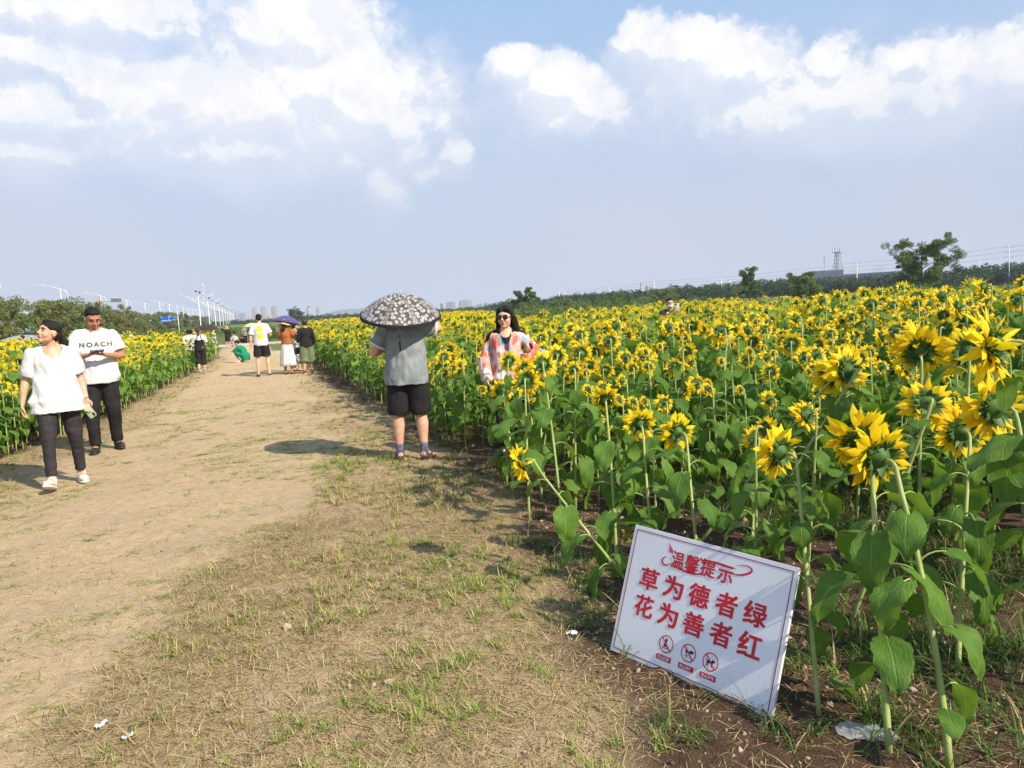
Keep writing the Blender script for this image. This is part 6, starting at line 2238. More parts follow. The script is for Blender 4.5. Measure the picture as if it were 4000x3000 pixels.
tree_px(2590, 1132, 85, 'rounded olive tree beside the masked man', M_willow, 45, w=3.6, trunk=.2, clumps=50, per=80, size=.12, cr=.38, droop=.3, long=1.5)
tree_px(2925, 1040, 95, 'tall slim tree on the slope, middle of the right half', M_tree, 46, w=3.3, trunk=.2, clumps=77, per=150, size=.13, cr=.36, shape='cone', long=1.4, lean=-.2)
tree_px(2880, 1120, 92, 'small tree at the foot of the tall slim one', M_willow, 47, w=1.9, trunk=.2, clumps=30, per=50, size=.12, cr=.3)
tree_px(3150, 1066, 88, 'wind-combed grey-green willow left of the long building', M_willow, 48, w=4.0, trunk=.14, clumps=77, per=150, size=.12, cr=.42, droop=.4, wind=(-.7, .2, .3), long=2.0, lean=-.2)
tree_px(3600, 942, 78, 'large spreading tree with an open crown at the right', M_tree, 49, w=6.0, trunk=.22, clumps=110, per=130, size=.16, cr=.55, shape='flat', long=1.4, tr=.13)
tree_px(1152, 1208, 300, 'round dark tree in front of the city, right of the violet umbrella', M_dark, 50, w=7.0, trunk=.1, clumps=50, per=60, size=.40, cr=.95, tr=.15)
tree_px(1265, 1240, 200, 'thin bare-looking tree before the city right of the round dark one', M_bark, 51, w=2.2, trunk=.4, clumps=20, per=6, size=.15, cr=.5, tr=.06)


def bush_mass(name, items, mat, seed, label, kind='stuff', size=.14, per=60, cr=.5):
    r = np.random.default_rng(seed); mb = MB()
    for (x, y, h, w) in items:
        n = 14; cs = []
        z0 = tzs(x, y)
        for k in range(n):
            th = r.uniform(0, 2 * PI); q = r.uniform(0, 1) ** .5 * w * .5
            cs.append((x + math.cos(th) * q, y + math.sin(th) * q, z0 + h * r.uniform(.15, .92) * (1 - .35 * (2 * q / w) ** 2)))
        mb.add(clump_leaves(cs, cr * r.uniform(.7, 1.2, n), per, size, r, .1, (.2, 0, .1), .8, 1.4))
    o = mb.build(name, [mat], smooth=False); tag(o, label, name.replace('_', ' '), kind=kind)
    return o


def polar(az, d):
    a = math.radians(az); return d * math.sin(a), d * math.cos(a)


rb = np.random.default_rng(55)
# wooded ridge far behind the field on the right
it = []
for a in np.arange(18.5, 62, .34):
    for d in (235, 275, 315):
        aa = a + rb.normal(0, .1); x, y = polar(aa, d + rb.normal(0, 8))
        # height wanted in the photo: horizon + so many pixels
        up = np.interp(aa, [18, 22, 26, 30, 34, 38, 40.5, 46, 48, 52, 56, 62], [14, 20, 32, 36, 44, 46, 36, 34, 42, 52, 56, 56])
        it.append((x, y, (up * d / 3000 + 1.55) * rb.uniform(.82, 1.08) * (.94 + .06 * (d - 235) / 80) * (.85 + .35 * vn([aa * 1.1], [d * .01], 4)[0]), rb.uniform(6.5, 10)))
bush_mass('wood', it, M_dark, 61, 'dark continuous wood along the ridge behind the big field', size=.62, per=34, cr=1.5)
# scrub and hedges between field and wood
it = []
for a in np.arange(12, 60, .5):
    d = float(field_limit(a)) + rb.uniform(9, 26); x, y = polar(a + rb.normal(0, .2), d)
    it.append((x, y, rb.uniform(.9, 1.5) * (1.0 if a < 30 else .9), rb.uniform(2.2, 4)))
for a in np.arange(16, 34, .6):
    d = rb.uniform(60, 80); x, y = polar(a, d); it.append((x, y, rb.uniform(1.3, 2.1), rb.uniform(3, 5)))
bush_mass('scrub', it, M_tree, 62, 'green scrub growing behind the big field', size=.13, per=50, cr=.45)
# clipped hedge strips and lawn planting beyond the kerb and the left strip
it = []
for x in np.arange(-26, 14, .9):
    if -4.3 < x < 4 : continue
    it.append((x + rb.normal(0, .2), 56 + rb.normal(0, .6), rb.uniform(.55, .8), 1.7))
for x in np.arange(-14, 16, 1.0):
    it.append((x, 92 + rb.normal(0, 2), rb.uniform(.8, 1.1), 2.2))
for x in np.arange(1.6, 17, .8):
    for y in (58, 63): it.append((x + rb.normal(0, .2), y + rb.normal(0, 1), rb.uniform(.7, 1.05), 1.8))
for y in np.arange(36, 300, 2.2):
    it.append((-10.2 + rb.normal(0, .3), y, rb.uniform(.5, .8), 1.8))
for x in np.arange(-30, -9, 1.0): it.append((x, 38 + rb.normal(0, .4), rb.uniform(.6, .85), 1.7))
bush_mass('hedge', it, M_shrub, 63, 'clipped green hedge strips beyond the flower strips', size=.10, per=60, cr=.32)
it = []
for a in np.arange(-18, 20, .25):
    d = 480 + rb.normal(0, 30); x, y = polar(a, d); it.append((x, y, rb.uniform(1.4, 2.8), rb.uniform(9, 14)))
bush_mass('tree_belt', it, M_dark, 64, 'low belt of trees in front of the distant city', size=.9, per=26, cr=1.8)

# ------------------------------------------------------------------ built things
M_conc = pmat('kerb_concrete', (.52, .48, .42), (.44, .41, .36), scale=2, rough=.9, bump=.2)
mb = MB()
for i in range(24):
    x = -3.6 + i * .5
    mb.add(box((x, 50.6, .06), (.49, .28, .14)))
o = mb.build('kerb', [M_conc], smooth=False); tag(o, kind='structure')
M_pole = pmat('lamp_paint_white', (.74, .76, .78), (.68, .70, .73), rough=.4, spec=.5)
M_led = pmat('lamp_lens_dark', (.06, .07, .09), rough=.3)
M_solar = pmat('solar_cells', (.03, .04, .08), rough=.25, spec=.6)
GLA, GLB = 'double street lamps along the left road', 'solar street lamps in a line toward the city'


def y_lamp(loc, label):
    """8 m pole, two arms rising to each side, dark-faced heads, tilted solar panel on top"""
    root = empty('street_lamp', loc); tag(root, label, 'street lamp', GLB)
    mb = MB(); mb.add(loft([(0, 0, 0), (0, 0, .4), (0, 0, 7.6)], [.16, .11, .065], 8)); mb.build('pole', [M_pole], root)
    for k in (-1, 1):
        mb = MB()
        mb.add(loft([(0, 0, 5.4), (k * .8, 0, 6.15), (k * 2.2, 0, 7.15), (k * 3.35, 0, 7.6)], [.05, .05, .045, .04], 6))
        mb.add(loft([(0, 0, 6.5), (k * 1.1, 0, 6.85), (k * 2.2, 0, 7.15)], [.035, .035, .03], 6))
        a = mb.build('arm', [M_pole], root)
        mb = MB(); mb.add(loft([(k * 3.25, 0, 7.58), (k * 3.5, 0, 7.66), (k * 4.0, 0, 7.80), (k * 4.25, 0, 7.85)], [(.08, .05), (.17, .07), (.16, .06), (.08, .03)], 10, side=(0, 1, 0)))
        hd = mb.build('lamp_head', [M_pole], root)
        mb = MB(); mb.add(loft([(k * 3.42, 0, 7.57), (k * 3.75, 0, 7.66), (k * 4.02, 0, 7.73)], [(.14, .025), (.15, .025), (.12, .02)], 8, side=(0, 1, 0))); mb.build('lens', [M_led], hd)
    mb = MB(); mb.add(box((-.0, -.1, 8.0), (1.5, .9, .05), Matrix.Rotation(.55, 3, 'X') @ Matrix.Rotation(.25, 3, 'Y'))); sp_ = mb.build('solar_panel', [M_pole], root, smooth=False)
    mb = MB()
    for k in (-1, 1): mb.add(box((k * .36, -.1, 8.035 - k * .09), (.64, .80, .03), Matrix.Rotation(.55, 3, 'X') @ Matrix.Rotation(.25, 3, 'Y')))
    mb.build('cells', [M_solar], sp_, smooth=False)
    return root


def road_lamp(loc, label, H=12.0):
    """pole with a long curved arm over the road on one side and a low curved arm on the other"""
    root = empty('street_lamp', loc); tag(root, label, 'street lamp', GLA)
    mb = MB(); mb.add(loft([(0, 0, 0), (0, 0, .6), (0, 0, H * .98)], [.20, .14, .085], 8)); mb.build('pole', [M_pole], root)
    mb = MB(); mb.add(loft([(1.25, 0, H * .72), (1.6, 0, H * .84), (1.15, 0, H * .93), (.1, 0, H * .965), (-1.6, 0, H * 1.02), (-3.2, 0, H * 1.05)], [.03, .055, .06, .07, .06, .05], 6)); mb.add(loft([(0, 0, H * .62), (1.25, 0, H * .72)], [.05, .03], 6)); mb.build('upper_arm', [M_pole], root)
    mb = MB(); mb.add(loft([(-3.1, 0, H * 1.045), (-3.6, 0, H * 1.06), (-4.6, 0, H * 1.065), (-5.0, 0, H * 1.06)], [(.10, .06), (.2, .08), (.18, .07), (.08, .04)], 8, side=(0, 1, 0))); mb.build('lamp_head', [M_pole], root)
    mb = MB(); mb.add(loft([(0, 0, H * .42), (.7, 0, H * .50), (2.0, 0, H * .56), (3.6, 0, H * .59)], [.05, .05, .045, .04], 6)); mb.build('lower_arm', [M_pole], root)
    mb = MB(); mb.add(loft([(3.5, 0, H * .588), (3.9, 0, H * .60), (4.6, 0, H * .605), (4.9, 0, H * .602)], [(.08, .05), (.16, .07), (.14, .06), (.06, .03)], 8, side=(0, 1, 0))); mb.build('lamp_head', [M_pole], root)
    return root


x0, d0 = -9.3, 170
ORD = ['first', 'second', 'third', 'fourth', 'fifth', 'sixth', 'seventh', 'eighth', 'ninth', 'tenth', 'eleventh', 'twelfth', 'thirteenth', 'fourteenth']
base_l = None
for i in range(12):
    y = 176 + i * 42; x = -9.3 + .0 * i
    if i == 0:
        o = base_l = y_lamp((x, y, 0), 'nearest and tallest solar street lamp of the line, panel clearly seen')
    else:
        o = copy_tree(base_l); o.location = (x, y, 0); o['label'] = '%s solar street lamp of the line running toward the city' % ORD[i]
lb_ = None
for i in range(5):
    y = 160 + i * 55
    loc = (-42.5, y, 0)
    lab = ['tallest double-armed road lamp, above the woman looking up', 'double-armed road lamp above the man looking at his phone', 'third double-armed road lamp, right of the phone man', 'fourth double-armed road lamp, left of the blue road sign', 'faint fifth double-armed road lamp behind the blue sign'][i]
    if i == 0: o = lb_ = road_lamp(loc, lab)
    else: o = copy_tree(lb_); o.location = loc; o['label'] = lab
for i in range(9):
    o = copy_tree(lb_); o.location = (-36, 375 + i * 45, 0); o['label'] = '%s road lamp of the close-set white row left of the solar lamps' % ORD[i]; o['group'] = 'far close-set road lamps'
o = copy_tree(lb_); pz = at(75, 1170, 150); o.location = (pz.x, pz.y, -5.8); o['label'] = 'road lamp mostly hidden by the trees at the left side'
o = copy_tree(lb_); pz = at(-12, 1130, 140); o.location = (pz.x - 2.0, pz.y, -3.5); o['label'] = 'road lamp cut by the left side, only its lamp head in view'

M_blue = pmat('road_sign_blue', (.015, .10, .48), rough=.4)


def road_sign():
    c = at(650, 1246, 108); root = empty('road_sign', (c.x, c.y, 0), 0, .36); tag(root, 'blue road sign with white marks above the trees on the left', 'road sign')
    zc = c.z / .36
    mb = MB(); mb.add(box((0, 0, zc), (4.4, .12, 2.2))); p = mb.build('panel', [M_blue], root, smooth=False)
    mb = MB(); mb.add(box((3.0, .05, zc + .3), (1.3, .12, 1.3))); mb.build('panel', [M_blue], root, smooth=False)
    mb = MB()
    for (x, z, w, h) in ((-1.7, .7, .5, .25), (.9, .7, .5, .3), (1.5, .7, .25, .3), (-1.6, -.6, .3, .35), (-1.15, -.6, .3, .35), (-.7, -.55, .25, .3), (.0, -.6, .6, .2), (.8, -.35, .2, .6), (1.3, -.6, .4, .25), (.3, -.8, 2.6, .08), (2.8, .6, .3, .2), (3.3, .6, .3, .2)):
        mb.add(box((x, -.075, zc + z), (w, .02, h)))
    mb.build('markings', [C_WHITE], p, smooth=False)
    mb = MB(); mb.add(loft([(4.2, .1, -.2), (4.2, .1, zc + 1.2)], [.14, .12], 8)); mb.build('post', [M_pole], root)
    mb = MB()
    for dz in (-.5, .5): mb.add(loft([(4.2, .12, zc + dz), (-1.8, .12, zc + dz)], [.07, .05], 6))
    mb.build('beam', [M_pole], root)


road_sign()

# low white hut wall left of the dungarees
c = at(742, 1289, 95)
root = empty('hut', (c.x, c.y, 0), .1); tag(root, 'low pale hut with a flat roof beyond the left strip', 'hut')
M_plas = pmat('plaster_pale', (.60, .56, .50), rough=.85)
mb = MB(); mb.add(box((0, 0, c.z / 2 - .05), (1.1, 1.2, c.z - .1))); mb.build('wall', [M_plas], root, smooth=False)
mb = MB(); mb.add(box((0, 0, c.z), (1.3, 1.4, .07))); mb.build('roof', [M_conc], root, smooth=False)
mb = MB(); mb.add(box((.2, -.61, .25), (.3, .03, .9))); mb.build('door', [M_led], root, smooth=False)

# gazebo parasol in the left strip
p = at(92, 1308, 37)
make_umbrella(Vector((p.x, p.y, p.z)), (0, 0, -1), 1.05, .22, 'wide grey parasol behind the man in the left strip', pmat('parasol_grey', (.30, .33, .38), rough=.6), shaft=1.2)

# --- city
CITY = [  # px0, px1, top_py, dist, tone, label
    (812, 832, 1232, 2300, 0, 'low grey tower at the left end of the hazy high-rise group'),
    (828, 852, 1211, 2350, 0, 'wide grey tower, leftmost tall one of the hazy group behind the lamps'),
    (853, 872, 1210, 2300, 0, 'second tall tower of the hazy group behind the lamps'),
    (875, 893, 1209, 2350, 0, 'third tall tower of the hazy group behind the lamps'),
    (896, 915, 1206, 2300, 0, 'fourth tall tower of the hazy group behind the lamps'),
    (918, 936, 1214, 2350, 0, 'fifth tower of the hazy group behind the lamps'),
    (940, 958, 1222, 2350, 0, 'sixth, lower tower of the hazy group behind the lamps'),
    (982, 1001, 1200, 1900, 1, 'left one of three slim beige towers with grey tops'),
    (1021, 1040, 1198, 1900, 1, 'middle one of three slim beige towers with grey tops'),
    (1059, 1080, 1196, 1900, 1, 'right one of three slim beige towers with grey tops'),
    (962, 985, 1238, 1800, 2, 'low cream block left of the three slim towers'),
    (1003, 1020, 1245, 1800, 2, 'low cream block between the left and middle slim towers'),
    (1042, 1062, 1233, 1800, 2, 'cream block between the middle and right slim towers'),
    (1084, 1117, 1231, 1800, 2, 'long cream block right of the slim towers'),
    (1142, 1160, 1203, 2300, 0, 'pale tower top showing above the round dark tree'),
    (1196, 1205, 1202, 2000, 0, 'narrow grey tower left of the white mast'),
    (1231, 1247, 1198, 2000, 1, 'stepped pinkish tower right of the white mast'),
    (1212, 1230, 1226, 1800, 2, 'low pink block right of the white mast'),
    (1250, 1272, 1232, 1800, 2, 'low pink block right of the stepped tower'),
    (1274, 1296, 1229, 1850, 2, 'pale block in the middle of the low city strip'),
    (1298, 1316, 1227, 1850, 2, 'pale block right of the middle of the low city strip'),
    (1318, 1336, 1225, 1850, 2, 'last pale block of the low city strip'),
    (1341, 1354, 1211, 2100, 0, 'grey tower left of the flowered umbrella'),
    (1356, 1369, 1210, 2100, 0, 'grey twin tower next to the flowered umbrella'),
    (1384, 1394, 1206, 2200, 0, 'narrow tower almost behind the flowered umbrella'),
    (1742, 1777, 1179, 1500, 0, 'broad grey tower right of the flowered umbrella'),
    (1792, 1838, 1172, 1500, 0, 'widest grey tower block with a white low building before it'),
    (1932, 1956, 1181, 1700, 0, 'small grey tower between the hill and the woman with sunglasses'),
    (1977, 1998, 1166, 1500, 0, 'grey tower right behind the head of the woman with sunglasses'),
]
TONE = [pmat('facade_grey', (.30, .31, .33), (.26, .27, .29), scale=.02, rough=.8), pmat('facade_beige', (.42, .36, .31), (.36, .31, .27), scale=.02, rough=.8), pmat('facade_cream', (.58, .50, .44), (.50, .42, .36), scale=.02, rough=.8)]
M_glass = pmat('window_glass', (.06, .07, .085), rough=.25, spec=.6)


def stripmat():
    m, t, out = newmat('window_strip')
    P = t.new('ShaderNodeTexCoord').outputs['Object']
    sp = t.new('ShaderNodeSeparateXYZ'); t.l.new(P, sp.inputs[0])
    f = t.math('FRACT', t.math('DIVIDE', sp.outputs[2], 3.1))
    k = t.ramp(f, .48, .52, smooth=False)
    b = t.new('ShaderNodeBsdfPrincipled'); t.put(b.inputs['Base Color'], t.mix(k, (.07, .08, .10), (.36, .33, .30))); b.inputs['Roughness'].default_value = .5
    t.l.new(b.outputs[0], out.inputs[0])
    return m


M_strip = stripmat()
M_roofg = pmat('roof_grey', (.20, .21, .23), rough=.85)
GC = 'buildings of the distant city'
for i, (a, b, ty, d, tone, lab) in enumerate(CITY):
    p0 = at(a, ty, d); p1 = at(b, ty, d); w = (p1 - p0).length; c = (p0 + p1) / 2
    H = c.z + 13
    root = empty('tower_block' if H > 30 else 'apartment_block', (c.x, c.y, -13), -math.atan2(c.x, c.y) + .25 * ((i % 3) - 1)); tag(root, lab, 'building', GC)
    dp = min(w * .8, 16)
    mb = MB(); mb.add(box((0, 0, H * .48), (w, dp, H * .96))); mb.add(box((w * .2, -dp * .5 - .8, H * .47), (w * .22, 1.6, H * .94))); mb.build('wall', [TONE[tone]], root, smooth=False)
    for (u, ww) in ((-.36, .16), (-.12, .18), (.40, .12)):
        mb = MB(); mb.add(box((u * w, -dp * .5 - .05, H * .48), (ww * w, .25, H * .90))); mb.build('window_strip', [M_strip], root, smooth=False)
    mb = MB(); mb.add(box((0, 0, H * .965), (w * 1.02, dp * 1.02, H * .012))); mb.add(box((w * .08, 0, H * .985), (w * .45, dp * .5, H * .03))); mb.build('roof', [M_roofg], root, smooth=False)


def simple_block(px0, px1, top, base, d, lab, mat, name='building', group=None, rows=1, depth=12, rot=0.0, winmat=M_glass):
    p0 = at(px0, top, d); p1 = at(px1, top, d); w = (p1 - p0).length; c = (p0 + p1) / 2; zg = -13 if d > 900 else 0; H = c.z - zg
    root = empty(name, (c.x, c.y, zg), -math.atan2(c.x, c.y) + rot); tag(root, lab, 'building', group)
    mb = MB(); mb.add(box((0, 0, H / 2), (w, depth, H))); mb.build('wall', [mat], root, smooth=False)
    if rows:
        n = max(3, int(w / 3))
        for r_ in range(rows):
            for k in range(n):
                mb = MB(); mb.add(box(((k + .5) / n * w - w / 2, -depth / 2 - .03, H * (1 - (r_ + .6) * .16)), (w / n * .6, .2, H * .07))); mb.build('window', [winmat], root, smooth=False)
    mb = MB(); mb.add(box((0, 0, H + .15), (w + .5, depth + .5, .3))); mb.build('roof', [M_roofg], root, smooth=False)
    return root


M_bw = pmat('plaster_white', (.74, .73, .70), rough=.8)
simple_block(1793, 1836, 1205, 1226, 1100, 'long low white building in front of the widest grey tower', M_bw, group=GC, rows=3)
simple_block(1836, 1858, 1198, 1226, 1050, 'plain white block right of the long low white building', M_bw, group=GC, rows=0)
simple_block(1925, 1932, 1190, 1215, 1000, 'tiny white house left of the woman with sunglasses', M_bw, group=GC, rows=1)
M_gclad = pmat('cladding_grey', (.13, .16, .21), (.10, .13, .18), scale=.05, rough=.6)
M_gclad2 = pmat('cladding_light', (.72, .74, .76), (.64, .66, .68), scale=.05, rough=.6)
GFc = 'long industrial building on the ridge'


def factory():
    D = 420
    c0 = at(3330, 1100, D); az = math.atan2(c0.x, c0.y)
    root = empty('industrial_building', (c0.x, c0.y, 0), -az); tag(root, 'long grey industrial building with a slanted stair tower on the ridge at the right', 'building')
    k = D / 3000
    def X(px): return (px - 3330) * k * 1.06
    def Zt(px, py): return at(px, py, D).z
    def blk(a, b, ty, by, dep, mat, name, dy=0):
        za, zb = Zt((a + b) / 2, ty), 0
        mb = MB(); mb.add(box(((X(a) + X(b)) / 2, dy, za / 2), (X(b) - X(a), dep, za))); return mb.build(name, [mat], root, smooth=False)
    blk(3200, 3300, 1056, 1090, 22, M_gclad, 'hall', 2)
    blk(3300, 3352, 1049, 1090, 18, M_gclad2, 'hall', 1)
    blk(3190, 3470, 1071, 1095, 26, M_gclad, 'hall', 0)
    blk(3464, 3520, 1058, 1090, 16, M_gclad2, 'hall', -1)
    zt = Zt(3410, 1041); zb = Zt(3410, 1066)
    xa, xb, xc = X(3388), X(3405), X(3432)
    V = [(xa, -6, zb), (xc, -6, zb), (xc, -6, zt), (xb, -6, zt), (xa, 6, zb), (xc, 6, zb), (xc, 6, zt), (xb, 6, zt)]
    mb = MB(); mb.add(G(V, [(0, 1, 2, 3), (7, 6, 5, 4), (0, 3, 7, 4), (1, 5, 6, 2), (3, 2, 6, 7), (0, 4, 5, 1)])); mb.build('stair_tower', [M_gclad2], root, smooth=False)
    for i in range(14):
        mb = MB(); mb.add(box((X(3200 + i * 19), -13.1, Zt(3330, 1080)), (1.6, .3, .9))); mb.build('window', [M_glass], root, smooth=False)
    for i in range(9):
        mb = MB(); mb.add(box((X(3470 + i * 5.5), -9.1, Zt(3490, 1066)), (.5, .2, 1.3))); mb.build('window', [M_glass], root, smooth=False)


factory()
c = at(2638, 1128, 330)
root = empty('water_house', (c.x, c.y, 0), -math.atan2(c.x, c.y)); tag(root, 'white house with a hipped roof standing above the wood', 'building')
H = c.z
mb = MB(); mb.add(box((0, 0, H / 2), (6.4, 6, H))); mb.build('wall', [M_bw], root, smooth=False)
mb = MB(); mb.add(box((.9, -3.02, H - 1.3), (1.5, .1, 1.9))); mb.build('window', [M_glass], root, smooth=False)
mb = MB(); mb.add(loft([(0, 0, H), (0, 0, H + .05), (0, 0, H + .9)], [(4.0, 3.8), (3.9, 3.7), (2.2, 1.6)], 4, side=(1, 1, 0))); mb.add(box((-.5, 0, H + 1.1), (2.6, 1.6, .5))); mb.build('roof', [M_roofg], root, smooth=False)

# masts, poles and chimneys
M_steel = pmat('galvanised_steel', (.42, .44, .47), rough=.5, metal=.3)
M_rw = pmat('mast_white', (.72, .72, .74), rough=.5)
GPL = 'power poles behind the wood'
M_wire = pmat('wire', (.10, .10, .11), rough=.6)
poles = []


def pole(px, top, d, arms, lab, r=.17):
    t_ = at(px, top, d); root = empty('power_pole', (t_.x, t_.y, 0), -math.atan2(t_.x, t_.y) + .5); tag(root, lab, 'power pole', GPL)
    mb = MB(); mb.add(loft([(0, 0, 0), (0, 0, t_.z)], [r * 1.5, r * .6], 7)); mb.build('shaft', [M_rw], root)
    for k in range(arms):
        z = t_.z * (1 - .06) - k * t_.z * .13
        mb = MB(); mb.add(box((0, 0, z), (2.2, .12, .12)));
        for s in (-1, 1): mb.add(loft([(s * 1.0, 0, z + .05), (s * 1.0, 0, z + .35)], [.05, .03], 5))
        mb.build('crossarm', [M_steel], root, smooth=False)
    poles.append((t_, arms)); return root


for (px, top, d, arms, lab) in ((2184, 1137, 420, 2, 'faint thin power pole, leftmost of the line above the wood'), (2209, 1138, 330, 3, 'white power pole right of the windblown dark tree'), (2380, 1118, 290, 3, 'white power pole above the bright leaning willow'), (2555, 1098, 260, 3, 'white power pole left of the white house'),
                                (2818, 1091, 250, 2, 'left one of two short poles left of the tall slim tree'), (2854, 1090, 250, 2, 'right one of two short poles left of the tall slim tree'),
                                (3347, 1022, 230, 2, 'white power pole before the industrial building'), (3943, 957, 190, 3, 'tall power pole at the right side of the photo'), (3827, 1010, 330, 1, 'small white pole left of the tall one at the right side')):
    pole(px, top, d, arms, lab, .17 if d > 200 else .12)


def wires(i, j, name_lab):
    (a, n), (b, m_) = poles[i], poles[j]
    mb = MB()
    for k in range(3):
        za = a.z * (1 - .06 - k * .13) + .35; zb = b.z * (1 - .06 - k * .13) + .35
        pts = []
        for q in range(15):
            u = q / 14; p = Vector((a.x, a.y, za)).lerp(Vector((b.x, b.y, zb)), u); p.z -= 4 * u * (1 - u) * (a - b).length * .012; pts.append(p)
        mb.add(loft(pts, [.022] * 15, 4))
    o = mb.build('power_line', [M_wire]); tag(o, name_lab, 'power line', 'power lines above the wood')


wires(1, 2, 'power line between the first two white poles right of the dark tree')
wires(2, 3, 'power line running up to the pole left of the white house')
wires(3, 6, 'long power line sagging from the white house to the industrial building')
wires(6, 7, 'power line rising behind the large open-crowned tree to the right side')
poles.append((at(4300, 925, 180), 3)); wires(7, 9, 'power line leaving the photo at the right side')


def chimney(px, top, d, r, lab, mats, bands=1):
    t_ = at(px, top, d); root = empty('chimney', (t_.x, t_.y, 0)); tag(root, lab, 'chimney')
    n = bands
    for k in range(n):
        mb = MB(); z0, z1 = t_.z * k / n, t_.z * (k + 1) / n
        mb.add(loft([(0, 0, z0), (0, 0, z1)], [r * (1.3 - .4 * k / n), r * (1.3 - .4 * (k + 1) / n)], 12)); mb.build('shaft' if n == 1 else 'band', [mats[k % len(mats)]], root)
    mb = MB(); mb.add(loft([(0, 0, t_.z - .1), (0, 0, t_.z + .4)], [r * 1.05, r * 1.05], 12)); mb.build('rim', [M_roofg], root)


chimney(2286, 1144, 700, 1.1, 'short dark chimney above the wood', [pmat('brick_dark', (.13, .12, .13), rough=.9)])
M_redp = pmat('paint_red_faded', (.50, .14, .11), rough=.6)
chimney(2503, 1107, 500, .55, 'slim red and white banded mast above the wood', [M_rw, M_redp], 13)
chimney(1725, 1186, 1300, 2.2, 'thin dark chimney beside the flowered umbrella', [pmat('brick_dark2', (.15, .14, .15), rough=.9)])
chimney(1884, 1180, 1100, .5, 'thin white mast right of the white block', [M_rw])
chimney(1790, 1173, 1300, .6, 'thin white mast left of the widest grey tower', [M_rw])
chimney(2490, 1150, 480, .9, 'short pale stack left of the banded mast', [M_rw])


def antenna_mast(px, top, d, lab):
    t_ = at(px, top, d); root = empty('telecom_mast', (t_.x, t_.y, 0)); tag(root, lab, 'mast')
    mb = MB(); mb.add(loft([(0, 0, 0), (0, 0, t_.z * .93), (0, 0, t_.z)], [.4 * d / 400, .16 * d / 400, .05], 8)); mb.build('shaft', [M_rw], root)
    for k, z in enumerate((.90, .82, .74)):
        mb = MB(); s = d / 400
        for q in range(6):
            a = q * PI / 3; mb.add(box((math.cos(a) * .6 * s, math.sin(a) * .6 * s, t_.z * z), (.15 * s, .15 * s, 1.1 * s)))
        mb.add(loft([(0, 0, t_.z * z - .2 * s), (0, 0, t_.z * z - .1 * s)], [.5 * s, .5 * s], 10)); mb.build('antenna_ring', [M_rw], root, smooth=False)


antenna_mast(3222, 988, 430, 'slim white telecom mast on the ridge left of the lattice tower')
antenna_mast(1205, 1188, 1500, 'white telecom mast in the distant city')
antenna_mast(790, 1102, 330, 'tall thin mast with a ball, left behind the first solar lamp')


def lattice(px, top, base_px, d):
    t_ = at(px, top, d); s = d / 3000
    root = empty('lattice_tower', (t_.x, t_.y, 0), .4); tag(root, 'steel lattice telecom tower with a flared base on the ridge', 'tower')
    zb = at(px, 1056, d).z; zt = at(px, 985, d).z
    mb = MB(); n = 8
    def wd(u): return (1.6 + 5.4 * (1 - u) ** 2.2) * .95
    for k in range(n):
        u0, u1 = k / n, (k + 1) / n; z0, z1 = zb - 6 + (zt - zb + 6) * u0, zb - 6 + (zt - zb + 6) * u1
        for q in range(4):
            a0 = PI / 4 + q * PI / 2; a1 = a0 + PI / 2
            A = Vector((math.cos(a0) * wd(u0), math.sin(a0) * wd(u0), z0)); B = Vector((math.cos(a0) * wd(u1), math.sin(a0) * wd(u1), z1))
            C = Vector((math.cos(a1) * wd(u1), math.sin(a1) * wd(u1), z1)); D_ = Vector((math.cos(a1) * wd(u0), math.sin(a1) * wd(u0), z0))
            mb.add(loft([A, B], [.14, .14], 4)); mb.add(loft([A, C], [.09, .09], 4)); mb.add(loft([D_, B], [.09, .09], 4)); mb.add(loft([B, C], [.08, .08], 4))
    for q in range(4):
        a0 = PI / 4 + q * PI / 2; mb.add(loft([(math.cos(a0) * wd(0), math.sin(a0) * wd(0), 0), (math.cos(a0) * wd(0), math.sin(a0) * wd(0), zb - 6)], [.2, .16], 4))
    mb.build('frame', [M_steel], root, smooth=False)
    mb = MB(); mb.add(box((0, 0, zt), (4.6, 4.6, .25))); mb.add(loft([(0, 0, zt), (0, 0, t_.z)], [.18, .05], 6)); mb.build('platform', [M_steel], root, smooth=False)
    for q in range(6):
        a = q * PI / 3; mb = MB(); mb.add(box((math.cos(a) * 2.5, math.sin(a) * 2.5, zt + 1.3), (.4, .4, 2.6))); mb.build('antenna', [M_rw], root, smooth=False)


lattice(3272, 962, 1056, 430)
# building site and crane on the left
simple_block(196, 276, 1186, 1200, 420, 'pale building under construction behind the left willows', M_bw, name='construction_site', rows=1, depth=14)
c = at(388, 1158, 420); root = empty('tower_crane', (c.x, c.y, 0), .15); tag(root, 'orange and grey tower crane behind the left road lamps', 'crane')
M_or = pmat('crane_orange', (.60, .16, .05), rough=.5)
mb = MB(); zt = c.z - 5
for (x, y) in ((-.8, -.8), (.8, -.8), (.8, .8), (-.8, .8)): mb.add(loft([(x, y, 0), (x, y, zt)], [.16, .16], 4))
for k in range(int(zt / 2)):
    mb.add(loft([(-.8, -.8, 2 * k), (.8, -.8, 2 * k + 2)], [.1, .1], 4)); mb.add(loft([(.8, .8, 2 * k), (.8, -.8, 2 * k + 2)], [.1, .1], 4))
mb.build('mast', [M_or], root, smooth=False)
mb = MB(); mb.add(box((0, -.9, zt + .8), (1.8, 2, 2))); mb.build('cab', [M_or], root, smooth=False)
mb = MB(); mb.add(loft([(-27, 0, zt + 2.2), (8, 0, zt + 2.4)], [.28, .3], 4)); mb.add(loft([(-24, 0, zt + 3.2), (0, 0, zt + 3.5)], [.12, .12], 4))
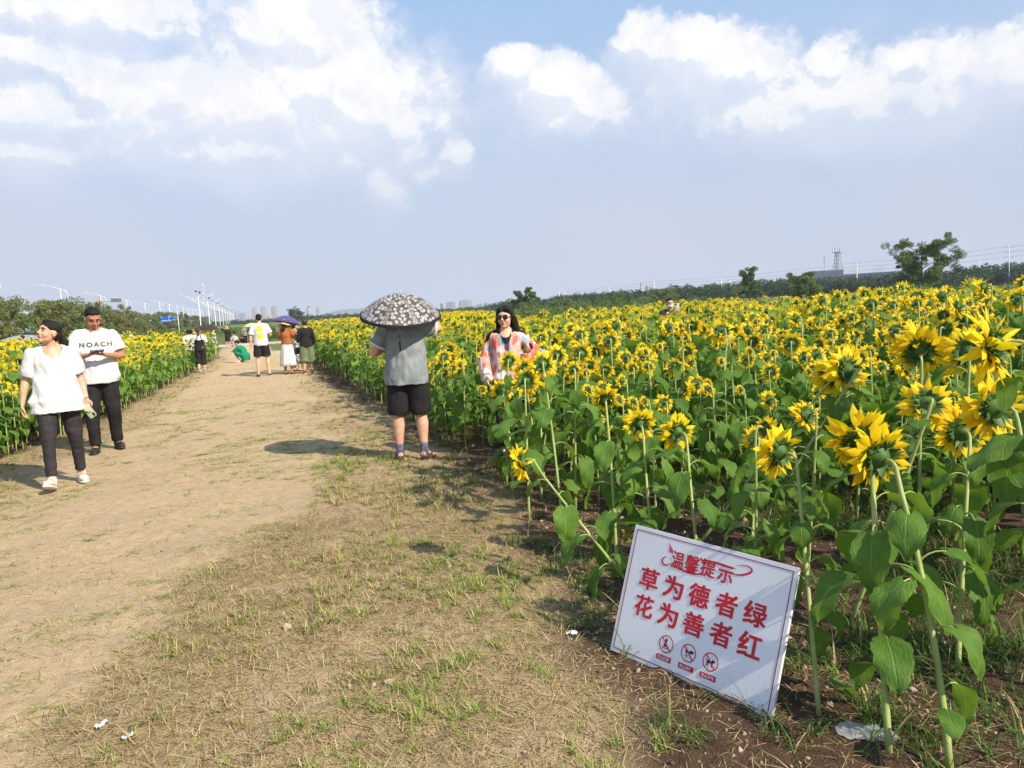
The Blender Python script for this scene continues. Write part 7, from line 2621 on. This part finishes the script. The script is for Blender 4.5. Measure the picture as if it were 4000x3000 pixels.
for k in range(16): mb.add(loft([(-25 + k * 1.6, 0, zt + 2.2), (-24.2 + k * 1.6, 0, zt + 3.3)], [.07, .07], 4))
mb.build('jib', [pmat('crane_jib', (.42, .42, .44), rough=.6)], root, smooth=False)
mb = MB(); mb.add(box((8, 0, zt + 2.6), (5, 2, 2.0))); mb.build('counterweight', [pmat('crane_dark', (.10, .11, .14), rough=.7)], root, smooth=False)
mb = MB(); mb.add(loft([(0, 0, zt + 2), (0, 0, c.z)], [.5, .15], 5)); mb.add(loft([(0, 0, c.z), (-20, 0, zt + 2.5)], [.05, .05], 4)); mb.build('apex', [M_or], root, smooth=False)


# blue hills
def hill(px0, px1, top, d, name):
    V = []; F = []; n = 60
    r = np.random.default_rng(px0)
    pa = at(px0, top, d); pb = at(px1, top, d); w = (pb - pa); back = Vector((w.y, -w.x, 0)).normalized() * -1
    m_ = 14
    for i in range(n + 1):
        u = i / n
        hgt = pa.z * (math.sin(PI * u) ** .6) * (.75 + .4 * vn([u * 6 + px0], [1.0], 3)[0]) + 12
        for j in range(m_ + 1):
            v = j / m_; q = pa + w * u + back * (v - .5) * w.length * .9
            V.append((q.x, q.y, hgt * math.sin(PI * v) ** .8 * (.9 + .2 * vn([u * 22], [v * 9.], 7)[0]) - 14))
    for i in range(n):
        for j in range(m_):
            a = i * (m_ + 1) + j; F.append((a, a + 1, a + m_ + 2, a + m_ + 1))
    mb = MB(); mb.add(G(V, F)); o = mb.build(name, [pmat('hill_green', (.05, .085, .04), (.075, .11, .05), scale=.02, rough=.9)]); tag(o, kind='structure')


hill(1235, 1520, 1212, 3600, 'hill')
hill(1835, 1960, 1184, 3000, 'hill')

# ------------------------------------------------------------------ air
def haze():
    m, t, out = newmat('haze')
    v = t.new('ShaderNodeVolumePrincipled')
    v.inputs['Color'].default_value = (.78, .86, 1.0, 1)
    v.inputs['Density'].default_value = 0.00028
    v.inputs['Anisotropy'].default_value = 0.0
    t.l.new(v.outputs[0], out.inputs['Volume'])
    mb = MB(); mb.add(box((0, 3200, 46), (14000, 12000, 126)))
    o = mb.build('haze', [m], smooth=False); tag(o, 'thin summer haze over the whole place', 'haze', kind='stuff')


haze()
